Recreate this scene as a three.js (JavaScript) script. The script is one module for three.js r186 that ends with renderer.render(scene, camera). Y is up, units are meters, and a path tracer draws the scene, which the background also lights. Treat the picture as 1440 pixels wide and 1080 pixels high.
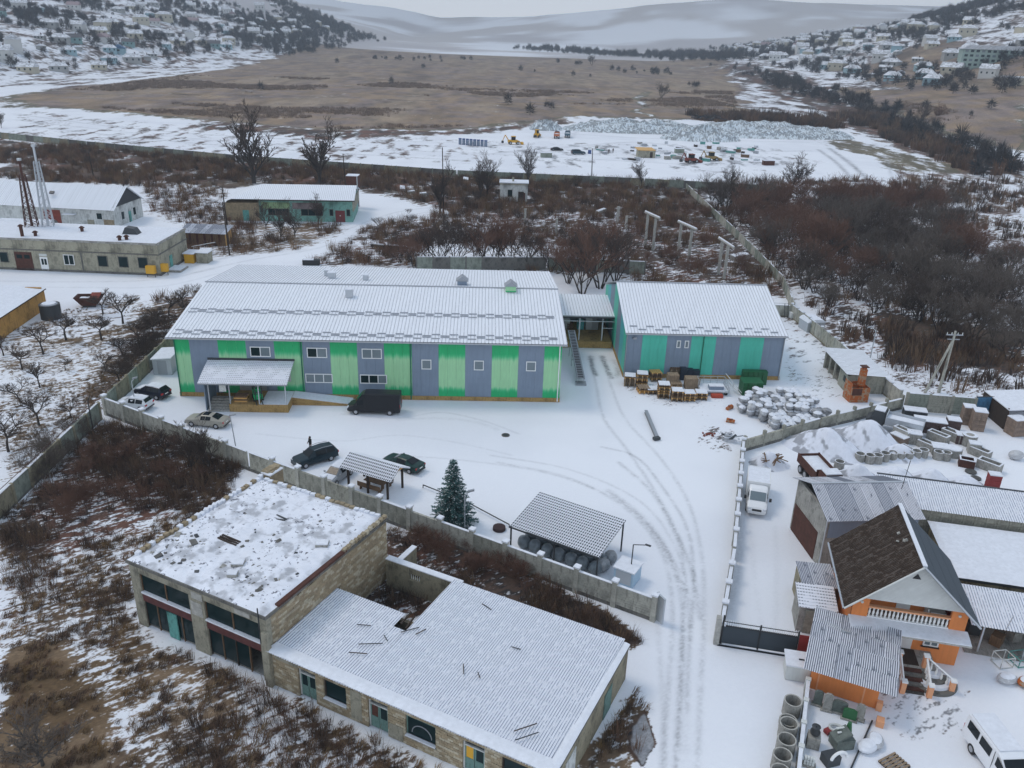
import * as THREE from 'three';
import { MarchingCubes } from 'three/addons/objects/MarchingCubes.js';

// ---------------------------------------------------------------- camera, sky, sun, exposure
const scene = new THREE.Scene();
const EYE = 44, PITCH = 23.22 * Math.PI / 180, ROLL = 1.865 * Math.PI / 180, FOCAL = 1180;
const camera = new THREE.PerspectiveCamera(2 * Math.atan(540 / FOCAL) * 180 / Math.PI, 4 / 3, 0.5, 9000);
camera.position.set(0, EYE, 0);
camera.rotation.order = 'YXZ';
camera.rotation.set(-PITCH, 0, ROLL);
const renderer = new THREE.WebGLRenderer({ antialias: true });
renderer.toneMapping = THREE.LinearToneMapping;
renderer.toneMappingExposure = 0.89;
renderer.shadowMap.enabled = true;
function overcastSky() {
  const w = 128, h = 64, d = new Float32Array(w * h * 4);
  for (let j = 0; j < h; j++) {
    const el = (j + 0.5) / h * Math.PI - Math.PI / 2, s = Math.max(0, Math.sin(el));
    const t = Math.pow(s, 0.6);
    for (let i = 0; i < w; i++) {
      const q = (j * w + i) * 4;
      d[q] = 1.75 - 1.27 * t; d[q + 1] = 1.8 - 1.16 * t; d[q + 2] = 1.87 - 1.0 * t; d[q + 3] = 1;
    }
  }
  const t = new THREE.DataTexture(d, w, h, THREE.RGBAFormat, THREE.FloatType);
  t.mapping = THREE.EquirectangularReflectionMapping; t.magFilter = THREE.LinearFilter; t.needsUpdate = true;
  return t;
}
scene.background = overcastSky();
scene.environment = scene.background;
const sun = new THREE.DirectionalLight(0xfff1e0, 1.4);
sun.position.set(-70, 120, -140); sun.target.position.set(0, 0, -110);
sun.castShadow = true; sun.shadow.radius = 34; sun.shadow.mapSize.set(2048, 2048);
Object.assign(sun.shadow.camera, { left: -160, right: 160, top: 160, bottom: -160, near: 1, far: 600 });
scene.add(sun, sun.target);
scene.fog = new THREE.FogExp2(0xc0cddb, 0.0003);

// ---------------------------------------------------------------- small tools
function rng(seed) { let a = seed >>> 0; return () => { a = (a + 0x6D2B79F5) | 0; let t = Math.imul(a ^ (a >>> 15), 1 | a); t = (t + Math.imul(t ^ (t >>> 7), 61 | t)) ^ t; return ((t ^ (t >>> 14)) >>> 0) / 4294967296; }; }
const R0 = rng(7);
const rnd = (a, b, r = R0) => a + (b - a) * r();
const pick = (a, r = R0) => a[Math.floor(r() * a.length)];
const clamp = (v, a = 0, b = 1) => Math.min(b, Math.max(a, v));
const sstep = (a, b, v) => { const t = clamp((v - a) / (b - a)); return t * t * (3 - 2 * t); };
const NT = 512, NV = (() => { const r = rng(99), a = new Float32Array(NT * NT); for (let i = 0; i < a.length; i++) a[i] = r(); return a; })();
function noise(x, y) {                                     // value noise, 0..1
  const xi = Math.floor(x), yi = Math.floor(y); let fx = x - xi, fy = y - yi;
  fx = fx * fx * (3 - 2 * fx); fy = fy * fy * (3 - 2 * fy);
  const x0 = xi & 511, x1 = (xi + 1) & 511, y0 = (yi & 511) << 9, y1 = ((yi + 1) & 511) << 9;
  const a = NV[y0 + x0], b = NV[y0 + x1], c = NV[y1 + x0], d = NV[y1 + x1];
  return a + (b - a) * fx + (c - a + (a - b - c + d) * fx) * fy;
}
function fbm(x, y, o = 4) { let s = 0, k = 0.5, t = 0; for (let i = 0; i < o; i++) { s += k * noise(x, y); t += k; x = x * 2.03 + 17.1; y = y * 2.03 + 9.7; k *= 0.5; } return s / t; }

// where the camera's survey of the photograph meets the level h (metres above the yard)
function ray(px, py) {
  let a = (px - 720) / FOCAL, b = (540 - py) / FOCAL; const c = Math.cos(ROLL), s = Math.sin(ROLL);
  [a, b] = [a * c - b * s, a * s + b * c];
  return [a, b * Math.cos(PITCH) - Math.sin(PITCH), -(Math.cos(PITCH) + b * Math.sin(PITCH))];
}
function at(px, py, h = 0) { const d = ray(px, py), t = (h - EYE) / d[1]; return { x: d[0] * t, y: h, z: d[2] * t }; }
function hit(px, py) {                                     // the same on the rising terrain
  const d = ray(px, py); let t = 300;
  for (; t < 3400; t += 4) { const x = d[0] * t, z = d[2] * t, y = EYE + d[1] * t; if (y < terrain(x, z)) break; }
  return { x: d[0] * t, y: terrain(d[0] * t, d[2] * t), z: d[2] * t, t };
}

// ---------------------------------------------------------------- terrain
function terrain(x, z) {
  const far = sstep(330, 520, -z);
  if (far <= 0) return 0;
  const d = -z; let h = 0;
  const x0 = -315 + clamp((d - 600) * 0.25, 0, 55);
  const l = Math.max(0, x0 - x), le = Math.max(0, l - 230);
  h += 0.2 * l * sstep(0, 90, l) - 0.08 * le;
  const r1 = Math.max(0, x - 185), r2 = Math.max(0, x - 310), fall = 1 - 0.72 * sstep(880, 1900, d);
  h += (0.13 * r1 * sstep(0, 60, r1) + 0.18 * r2 * sstep(0, 60, r2)) * fall;
  const hl = (cx, cz, rx, rz, H) => H * Math.exp(-(((x - cx) / rx) ** 2) - ((z - cz) / rz) ** 2);
  h += hl(-680, -1600, 270, 380, 95) + hl(470, -2700, 560, 420, 72) + hl(900, -3000, 900, 380, 48) + hl(-300, -3100, 700, 300, 40);
  h += (fbm(x * 0.006 + 40, z * 0.006, 3) - 0.5) * 14 * clamp(h / 25);
  return h * far;
}
function tileBox(b, nx, nz, cx, cz) { return { x0: b[0], x1: b[1], z0: b[2], z1: b[3], nx, nz, w: cx, h: cz }; }
// the ground in five sheets, fine near the yard and coarse on the hills: [x0, x1, z0 (near), z1 (far)]
const TILES = [
  tileBox([-76, 76, -30, -112], 230, 124, 2048, 1104),
  tileBox([-152, 152, -112, -232], 210, 84, 2048, 808),
  tileBox([-330, 330, -232, -520], 180, 90, 2048, 894),
  tileBox([-760, 760, -520, -1320], 190, 120, 2048, 1078),
];
// ---------------------------------------------------------------- materials
function noiseTex(size, fn, srgb = true) {                   // fn(u, v, x, y) -> [r, g, b] in 0..1 (sRGB) ; tiles by blending the edges
  const d = new Uint8Array(size * size * 4);
  for (let j = 0; j < size; j++) for (let i = 0; i < size; i++) { const c = fn(i / size, j / size, i, j), q = (j * size + i) * 4; d[q] = clamp(c[0]) * 255; d[q + 1] = clamp(c[1]) * 255; d[q + 2] = clamp(c[2]) * 255; d[q + 3] = 255; }
  const t = new THREE.DataTexture(d, size, size, THREE.RGBAFormat); t.wrapS = t.wrapT = THREE.RepeatWrapping; t.magFilter = t.minFilter = THREE.LinearFilter; if (srgb) t.colorSpace = THREE.SRGBColorSpace; t.needsUpdate = true; return t;
}
const tn = (u, v, f, o = 4, s = 0) => {                      // fbm that tiles over the unit square
  const a = (x, y) => fbm(x * f + s, y * f + s, o), bu = sstep(0.75, 1, u), bv = sstep(0.75, 1, v);
  const r = (x) => a(x, v) * (1 - bv) + a(x, v - 1) * bv; return r(u) * (1 - bu) + r(u - 1) * bu;
};
const grey = (k) => [k, k, k];
const TX = {
  mottle: noiseTex(256, (u, v) => grey(0.88 + 0.34 * (tn(u, v, 9, 5) - 0.5) + 0.16 * (tn(u, v, 60, 2) - 0.5))),
  stain: noiseTex(512, (u, v) => { const s = sstep(0.5, 0.72, tn(u, v, 7, 5, 9)), r = sstep(0.55, 0.75, tn(u, v * 0.25, 26, 3, 3)); return grey(0.95 - 0.13 * s - 0.13 * r + 0.14 * (tn(u, v, 50, 2) - 0.5) + 0.22 * (tn(u, v, 3, 3, 31) - 0.5)); }),
  soft: noiseTex(256, (u, v) => grey(0.94 + 0.1 * (tn(u, v, 5, 4, 8) - 0.5) + 0.06 * (tn(u, v * 0.1, 40, 2) - 0.5))),
  grain: noiseTex(256, (u, v) => grey(0.75 + 0.5 * (tn(u * 1, v * 0.06, 40, 3) - 0.5))),
  snow: noiseTex(256, (u, v) => { const k = 0.95 + 0.1 * (tn(u, v, 12, 4) - 0.5); return [k * 0.985, k * 0.99, k]; }),
  dirty: noiseTex(512, (u, v) => { const n = tn(u, v, 34, 4, 3), m = tn(u, v, 6, 4, 77), s = 0.8 * sstep(0.66, 0.74, n * 0.72 + m * 0.28 + 0.02), k = 0.96 - 0.2 * sstep(0.45, 0.7, tn(u, v, 9, 5, 19)) + 0.08 * (m - 0.5); return [k + (0.36 - k) * s, k * 1.003 + (0.36 - k) * s, k * 1.015 + (0.38 - k) * s]; }),
  dusted: noiseTex(512, (u, v) => { const s = sstep(0.3, 0.62, tn(u, v, 8, 5, 21)); return grey(0.74 + 0.24 * s); }),
  rust: noiseTex(256, (u, v) => { const s = sstep(0.4, 0.65, tn(u, v, 8, 5, 2)); return [0.66 - 0.04 * s, 0.36 + 0.2 * s, 0.16 + 0.34 * s]; }),
};
function rep(t, s) { const c = t.clone(); c.repeat.set(1 / s, 1 / s); c.needsUpdate = true; return c; }
const M = {};
function mat(name, rgb, rough = 0.85, opt = {}) {            // rgb linear
  const m = new THREE.MeshStandardMaterial({ roughness: rough, ...opt }); m.color.setRGB(...rgb); m.side = THREE.DoubleSide; m.name = name; M[name] = m; return m;
}
const TM = { soft: rep(TX.soft, 5), mottle3: rep(TX.mottle, 3), stain6: rep(TX.stain, 6), stain3: rep(TX.stain, 3), grain1: rep(TX.grain, 1), snow3: rep(TX.snow, 3), dust8: rep(TX.dusted, 8), rust2: rep(TX.rust, 2) };
mat('snow', [0.83, 0.85, 0.89], 0.95, { map: TM.snow3, bumpMap: TM.mottle3, bumpScale: 0.03 });
mat('snowDirty', [0.83, 0.85, 0.89], 0.95, { map: rep(TX.dirty, 7), bumpMap: TM.mottle3, bumpScale: 0.04 });
mat('concrete', [0.36, 0.35, 0.32], 0.92, { map: TM.stain3 });
mat('concreteDark', [0.16, 0.155, 0.14], 0.95, { map: TM.stain3 });
mat('concretePale', [0.5, 0.49, 0.45], 0.9, { map: TM.mottle3 });
mat('plaster', [0.36, 0.34, 0.26], 0.95, { map: TM.stain6 });
mat('whitewash', [0.62, 0.64, 0.62], 0.9, { map: TM.stain6 });
mat('stone', [0.42, 0.34, 0.22], 0.95, { map: TM.mottle3 });
mat('stoneB', [0.38, 0.30, 0.19], 0.95, { map: TM.mottle3 });
mat('mortar', [0.25, 0.21, 0.15], 0.98, { map: TM.mottle3 });
mat('metalGrey', [0.34, 0.36, 0.39], 0.5, { metalness: 0.5 });
mat('metalDark', [0.05, 0.055, 0.06], 0.5, { metalness: 0.4 });
mat('galv', [0.5, 0.53, 0.56], 0.45, { metalness: 0.6 });
mat('black', [0.012, 0.013, 0.015], 0.6);
mat('rubber', [0.016, 0.016, 0.017], 0.85);
mat('wood', [0.27, 0.16, 0.085], 0.9, { map: TM.grain1 });
mat('woodPale', [0.5, 0.37, 0.25], 0.9, { map: TM.grain1 });
mat('woodDark', [0.07, 0.045, 0.03], 0.9, { map: TM.grain1 });
mat('rust', [0.95, 0.85, 0.75], 0.9, { map: TM.rust2 });
mat('rustPlain', [0.10, 0.035, 0.022], 0.9, { map: TM.mottle3 });
M.glass = new THREE.MeshPhysicalMaterial({ roughness: 0.12, ior: 1.22, side: THREE.DoubleSide }); M.glass.color.setRGB(0.008, 0.022, 0.024);
mat('glassPale', [0.16, 0.2, 0.22], 0.12);
mat('white', [0.78, 0.79, 0.79], 0.5);
mat('offwhite', [0.66, 0.68, 0.66], 0.8, { map: TM.soft });
mat('orange', [0.78, 0.26, 0.075], 0.85, { map: TM.soft });
mat('orangePale', [0.74, 0.36, 0.19], 0.85);
mat('teal', [0.12, 0.36, 0.32], 0.8, { map: TM.stain3 });
mat('red', [0.23, 0.02, 0.02], 0.6);
mat('yellow', [0.62, 0.33, 0.02], 0.6);
mat('green', [0.02, 0.12, 0.04], 0.55);
mat('slate', [0.2, 0.2, 0.21], 0.9);
mat('ply', [0.62, 0.36, 0.12], 0.8);

// ---------------------------------------------------------------- mesh builder
class B {                                                   // collects faces; uv in metres
  constructor() { this.p = []; this.n = []; this.u = []; this.i = []; }
  quad(a, b, c, d, uv) {
    const k = this.p.length / 3, ux = b[0] - a[0], uy = b[1] - a[1], uz = b[2] - a[2], vx = d[0] - a[0], vy = d[1] - a[1], vz = d[2] - a[2];
    let nx = uy * vz - uz * vy, ny = uz * vx - ux * vz, nz = ux * vy - uy * vx; const l = Math.hypot(nx, ny, nz) || 1; nx /= l; ny /= l; nz /= l;
    const lu = Math.hypot(ux, uy, uz), lv = Math.hypot(vx, vy, vz), o = (a[0] + a[2]) * 0.37;
    for (const q of [a, b, c, d]) { this.p.push(...q); this.n.push(nx, ny, nz); }
    if (uv) this.u.push(...uv.flat()); else this.u.push(o, a[1], o + lu, a[1], o + lu, a[1] + lv, o, a[1] + lv);
    this.i.push(k, k + 1, k + 2, k, k + 2, k + 3); return this;
  }
  tri(a, b, c) { return this.quad(a, b, c, c); }
  box(x, y, z, w, h, d, ry = 0, rx = 0, rz = 0) {           // centre and size
    const e = new THREE.Euler(rx, ry, rz, 'YXZ'), m = new THREE.Matrix4().makeRotationFromEuler(e), v = new THREE.Vector3();
    const c = (sx, sy, sz) => { v.set(sx * w / 2, sy * h / 2, sz * d / 2).applyMatrix4(m); return [v.x + x, v.y + y, v.z + z]; };
    const A = c(-1, -1, 1), Bq = c(1, -1, 1), C = c(1, 1, 1), D = c(-1, 1, 1), E = c(-1, -1, -1), F = c(1, -1, -1), G = c(1, 1, -1), H = c(-1, 1, -1);
    this.quad(A, Bq, C, D).quad(F, E, H, G).quad(D, C, G, H).quad(E, F, Bq, A).quad(Bq, F, G, C).quad(E, A, D, H); return this;
  }
  b3(x0, x1, y0, y1, z0, z1) { return this.box((x0 + x1) / 2, (y0 + y1) / 2, (z0 + z1) / 2, x1 - x0, y1 - y0, z1 - z0); }
  tube(a, b, r0, r1 = r0, seg = 8, cap = true) {
    const A = new THREE.Vector3(...a), Bv = new THREE.Vector3(...b), d = Bv.clone().sub(A); if (d.length() < 1e-6) return this; d.normalize();
    const s = Math.abs(d.y) > 0.9 ? new THREE.Vector3(1, 0, 0) : new THREE.Vector3(0, 1, 0), u = s.cross(d).normalize(), v = d.clone().cross(u), k = this.p.length / 3, L = A.distanceTo(Bv);
    for (let i = 0; i <= seg; i++) { const t = i / seg * Math.PI * 2, nx = u.x * Math.cos(t) + v.x * Math.sin(t), ny = u.y * Math.cos(t) + v.y * Math.sin(t), nz = u.z * Math.cos(t) + v.z * Math.sin(t);
      this.p.push(A.x + nx * r0, A.y + ny * r0, A.z + nz * r0, Bv.x + nx * r1, Bv.y + ny * r1, Bv.z + nz * r1); this.n.push(nx, ny, nz, nx, ny, nz); this.u.push(i / seg * 6.28 * r0, 0, i / seg * 6.28 * r0, L); }
    for (let i = 0; i < seg; i++) { const q = k + i * 2; this.i.push(q, q + 2, q + 3, q, q + 3, q + 1); }
    if (cap) for (const [e, r, o] of [[A, r0, -1], [Bv, r1, 1]]) { if (r < 0.004) continue; const c = this.p.length / 3; this.p.push(e.x, e.y, e.z); this.n.push(d.x * o, d.y * o, d.z * o); this.u.push(0, 0);
      for (let i = 0; i <= seg; i++) { const t = i / seg * Math.PI * 2, x = u.x * Math.cos(t) + v.x * Math.sin(t), y = u.y * Math.cos(t) + v.y * Math.sin(t), z = u.z * Math.cos(t) + v.z * Math.sin(t); this.p.push(e.x + x * r, e.y + y * r, e.z + z * r); this.n.push(d.x * o, d.y * o, d.z * o); this.u.push(x * r, y * r + z * r); if (i) (o > 0 ? this.i.push(c, c + i, c + i + 1) : this.i.push(c, c + i + 1, c + i)); } }
    return this;
  }
  prism(poly, y0, y1) {                                     // polygon in x,z (any winding), extruded upwards
    const s = THREE.ShapeUtils.area(poly.map((q) => ({ x: q[0], y: q[1] }))); const P2 = s > 0 ? poly.slice().reverse() : poly;
    for (let i = 0; i < P2.length; i++) { const a = P2[i], b = P2[(i + 1) % P2.length]; this.quad([a[0], y0, a[1]], [b[0], y0, b[1]], [b[0], y1, b[1]], [a[0], y1, a[1]]); }
    const V = P2.map((q) => new THREE.Vector2(q[0], q[1])); for (const f of THREE.ShapeUtils.triangulateShape(V, [])) { const q = f.map((k) => P2[k]); for (const y of [y1, y0]) this.tri([q[0][0], y, q[0][1]], [q[1][0], y, q[1][1]], [q[2][0], y, q[2][1]]); }
    return this;
  }
  side(poly, z0, z1) {                                      // outline in x,y extruded along z
    const n = poly.length; for (let i = 0; i < n; i++) { const a = poly[i], b = poly[(i + 1) % n]; this.quad([a[0], a[1], z1], [b[0], b[1], z1], [b[0], b[1], z0], [a[0], a[1], z0]); }
    const V = poly.map((q) => new THREE.Vector2(q[0], q[1])); for (const f of THREE.ShapeUtils.triangulateShape(V, [])) { const q = f.map((k) => poly[k]); for (const z of [z0, z1]) this.tri([q[0][0], q[0][1], z], [q[1][0], q[1][1], z], [q[2][0], q[2][1], z]); }
    return this;
  }
  grid(f, nu, nv, uvS) {                                    // smooth surface f(s, t) -> [x, y, z]
    const k = this.p.length / 3;
    for (let j = 0; j <= nv; j++) for (let i = 0; i <= nu; i++) { const q = f(i / nu, j / nv); this.p.push(q[0], q[1], q[2]); this.u.push(uvS ? i / nu * uvS[0] : q[0], uvS ? j / nv * uvS[1] : q[2]);
      const e = 1e-3, a = f(i / nu + e, j / nv), b = f(i / nu - e, j / nv), c = f(i / nu, j / nv + e), d = f(i / nu, j / nv - e); const x1 = a[0] - b[0], y1 = a[1] - b[1], z1 = a[2] - b[2], x2 = c[0] - d[0], y2 = c[1] - d[1], z2 = c[2] - d[2];
      let nx = y1 * z2 - z1 * y2, ny = z1 * x2 - x1 * z2, nz = x1 * y2 - y1 * x2; const l = Math.hypot(nx, ny, nz) || 1; this.n.push(nx / l, ny / l, nz / l); }
    for (let j = 0; j < nv; j++) for (let i = 0; i < nu; i++) { const a = k + j * (nu + 1) + i, b = a + 1, c = a + nu + 1, d = c + 1; this.i.push(a, b, d, a, d, c); }
    return this;
  }
  geo() { const g = new THREE.BufferGeometry(); g.setAttribute('position', new THREE.Float32BufferAttribute(this.p, 3)); g.setAttribute('normal', new THREE.Float32BufferAttribute(this.n, 3)); g.setAttribute('uv', new THREE.Float32BufferAttribute(this.u, 2)); g.setIndex(this.i); return g; }
}
// ---------------------------------------------------------------- things and parts
const taken = {};
function numbered(n) { const k = taken[n] = (taken[n] ?? -1) + 1; return k ? `${n}_${String(k).padStart(3, '0')}` : n; }
function tag(o, label, category, group) { o.userData = { label, category }; if (group) o.userData.group = group; return o; }
function thing(name, label, category, x = 0, z = 0, ry = 0, group, y = 0) {
  const o = new THREE.Group(); o.name = numbered(name); o.position.set(x, y, z); o.rotation.y = ry; scene.add(o); return tag(o, label, category, group);
}
function part(parent, name, b, m, x = 0, y = 0, z = 0, ry = 0) {
  const o = new THREE.Mesh(b instanceof B ? b.geo() : b, m); o.name = name; o.position.set(x, y, z); o.rotation.y = ry; parent.add(o); return o;
}
function single(name, label, category, b, m, x = 0, z = 0, ry = 0, group, y = 0) {
  const o = new THREE.Mesh(b instanceof B ? b.geo() : b, m); o.name = numbered(name); o.position.set(x, y, z); o.rotation.y = ry; scene.add(o); return tag(o, label, category, group);
}
function copyOf(src, x, z, ry = 0, label, s = 1, y = 0) {
  const c = src.clone(); c.name = numbered(src.name.replace(/_\d{3}$/, '')); c.userData = { ...src.userData }; if (label) c.userData.label = label;
  c.position.set(x, y, z); c.rotation.y = ry; c.scale.setScalar(s); scene.add(c); return c;
}
// a sheet of ribbed or waved roofing: w across the waves (x), l along them; period and height of the wave; lies in x-y(up)-z with z down the slope
function waveSheet(w, l, period, amp, shape = 'sine', thick = 0) {
  const b = new B(), n = Math.round(w / period), per = shape === 'sine' ? 6 : 5, xs = [];
  for (let k = 0; k < n; k++) { if (shape === 'sine') for (let q = 0; q < per; q++) xs.push([(k + q / per) * period, amp * (0.5 - 0.5 * Math.cos(q / per * 2 * Math.PI))]); else { const o = k * period; xs.push([o, 0], [o + period * 0.80, 0], [o + period * 0.84, amp], [o + period * 0.94, amp], [o + period * 0.98, 0]); } }
  xs.push([n * period, 0]);
  for (let k = 0; k < xs.length - 1; k++) { const [x0, y0] = xs[k], [x1, y1] = xs[k + 1]; b.quad([x0, y0, l], [x1, y1, l], [x1, y1, 0], [x0, y0, 0], [[x0, 0], [x1, 0], [x1, l], [x0, l]]); }
  return b;
}
const D2R = Math.PI / 180;
function dirOf(a, b) { const dx = b.x - a.x, dz = b.z - a.z; return { L: Math.hypot(dx, dz), ry: Math.atan2(-dz, dx) }; }   // turn that lays local +x from a to b
// ---------------------------------------------------------------- what covers the ground
// cover: how much of the soil and dead growth shows through the snow; kind: 0 dry tan grass .. 0.5 brown weeds .. 1 bare grey slush
const P = (list, h = 0) => list.map(([x, y]) => { const p = at(x, y, h); return [p.x, p.z]; });
// [polygon in world metres, cover, kind, feather in metres]
const ZONES = [
  // valley
  [P([[20, 135], [200, 112], [330, 96], [480, 62], [640, 56], [900, 75], [1010, 82], [1050, 150], [1060, 172], [800, 165], [640, 182], [480, 185], [300, 168], [100, 152], [10, 152]]), 0.84, 0.12, 5],
  [P([[1060, 165], [1130, 182], [1230, 215], [1310, 240], [1240, 235], [1150, 182]]), 0.6, 0.1, 3],
  [P([[960, 160], [1150, 165], [1200, 182], [1100, 178], [980, 170]]), 0.85, 0.45, 4],
  [P([[1170, 118], [1300, 122], [1440, 150], [1440, 190], [1330, 172], [1240, 140]]), 1, 0.0, 6],
  [[[1165, 122], [1300, 132], [1450, 160], [1450, 218], [1330, 190], [1240, 156]].map(([x, y]) => { const q = hit(x, y); return [q.x, q.z]; }), 0.97, 0.0, 6],
  [P([[1000, 96], [1090, 132], [1180, 172], [1300, 222], [1440, 290], [1440, 238], [1330, 196], [1200, 150], [1080, 108]]), 0.6, 0.55, 4],
  [P([[600, 196], [760, 200], [1100, 205], [1150, 230], [1000, 240], [700, 232]]), 0.16, 0.9, 4],
  [P([[20, 156], [300, 178], [600, 192], [700, 230], [480, 224], [200, 205], [20, 186]]), 0.2, 0.5, 3],
  [P([[1160, 185], [1240, 205], [1420, 262], [1350, 262], [1220, 225]]), 0.55, 0.05, 4],
  [P([[300, 168], [480, 186], [640, 184], [800, 166], [800, 172], [660, 190], [480, 196], [300, 182]]), 0.6, 0.5, 3],
  // far wall to the buildings
  [P([[0, 192], [330, 226], [620, 248], [960, 256], [1100, 282], [1110, 398], [1060, 398], [900, 392], [880, 300], [640, 300], [500, 262], [320, 262], [200, 262], [0, 250]]), 0.6, 0.5, 2],
  [P([[200, 250], [320, 262], [320, 312], [250, 316], [205, 300]]), 0.3, 0.5, 1.5],
  [P([[265, 310], [480, 316], [490, 322], [420, 350], [330, 360], [250, 358]]), 0.42, 0.3, 1.5],
  [P([[520, 320], [620, 300], [900, 300], [900, 372], [790, 384], [600, 376], [430, 372], [470, 350]]), 0.42, 0.55, 1.5],
  [P([[880, 300], [1110, 300], [1110, 420], [880, 395]]), 0.5, 0.5, 1.5],
  [P([[590, 345], [880, 345], [880, 372], [590, 372]]), 0.12, 0.3, 1],
  // thicket on the right
  [P([[965, 258], [1230, 250], [1300, 262], [1440, 400], [1440, 570], [1290, 545], [1170, 480], [1115, 405]]), 0.36, 0.5, 2],
  [P([[1230, 440], [1440, 470], [1440, 560], [1330, 530], [1250, 500]]), 0.8, 0.4, 1.5],
  [P([[1270, 240], [1440, 250], [1440, 360], [1350, 330]]), 0.33, 0.4, 2],
  // orchard
  [P([[0, 470], [130, 425], [300, 405], [255, 470], [215, 500], [0, 690]]), 0.3, 0.25, 1.2],
  [P([[215, 430], [290, 405], [240, 470], [215, 505], [130, 580], [100, 570]]), 0.5, 0.4, 1],
  // weeds before the yard fence and round the ruins
  [P([[0, 735], [150, 592], [345, 655], [330, 700], [180, 800], [205, 890], [390, 975], [660, 1100], [0, 1100]]), 0.36, 0.35, 0.6],
  [P([[150, 595], [330, 655], [260, 720], [120, 770], [20, 790], [0, 740]]), 0.55, 0.6, 0.7],
  [P([[0, 930], [80, 905], [150, 960], [170, 1020], [150, 1100], [0, 1100]]), 0.8, 0.05, 0.8],
  [P([[160, 880], [260, 940], [340, 1000], [200, 1010], [120, 950]]), 0.46, 0.1, 0.8],
  [P([[545, 745], [640, 750], [830, 848], [905, 905], [860, 915], [640, 830], [545, 800]]), 0.62, 0.5, 0.4],
  [P([[885, 965], [905, 990], [860, 1085], [820, 1085]]), 0.5, 0.3, 0.3],
  [P([[480, 830], [560, 800], [660, 800], [630, 860], [520, 880]]), 0.5, 0.55, 0.3],
  // yard and stone yard: trodden or driven places only
  [P([[890, 1000], [905, 990], [903, 1030], [888, 1070], [874, 1045], [878, 1010]]), 1, 1, 0.12],
  [P([[1110, 470], [1160, 470], [1180, 560], [1110, 560]]), 0.16, 0.9, 0.8],
  [P([[1090, 440], [1120, 430], [1150, 470], [1115, 480]]), 0.2, 0.6, 0.8],
  [P([[1260, 540], [1360, 540], [1440, 560], [1440, 520], [1300, 510]]), 0.3, 0.8, 1],
  [P([[1235, 945], [1300, 985], [1350, 955], [1365, 965], [1330, 1020], [1270, 1040], [1240, 1010]]), 0.17, 0.95, 0.5],
  [P([[1000, 600], [1035, 600], [1030, 640], [990, 625]]), 0.2, 0.8, 0.6],
  [P([[870, 530], [1030, 560], [1000, 585], [880, 560]]), 0.13, 0.9, 0.8],
  [P([[1060, 548], [1160, 555], [1150, 600], [1080, 605]]), 0.2, 0.9, 0.6],
];
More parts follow.
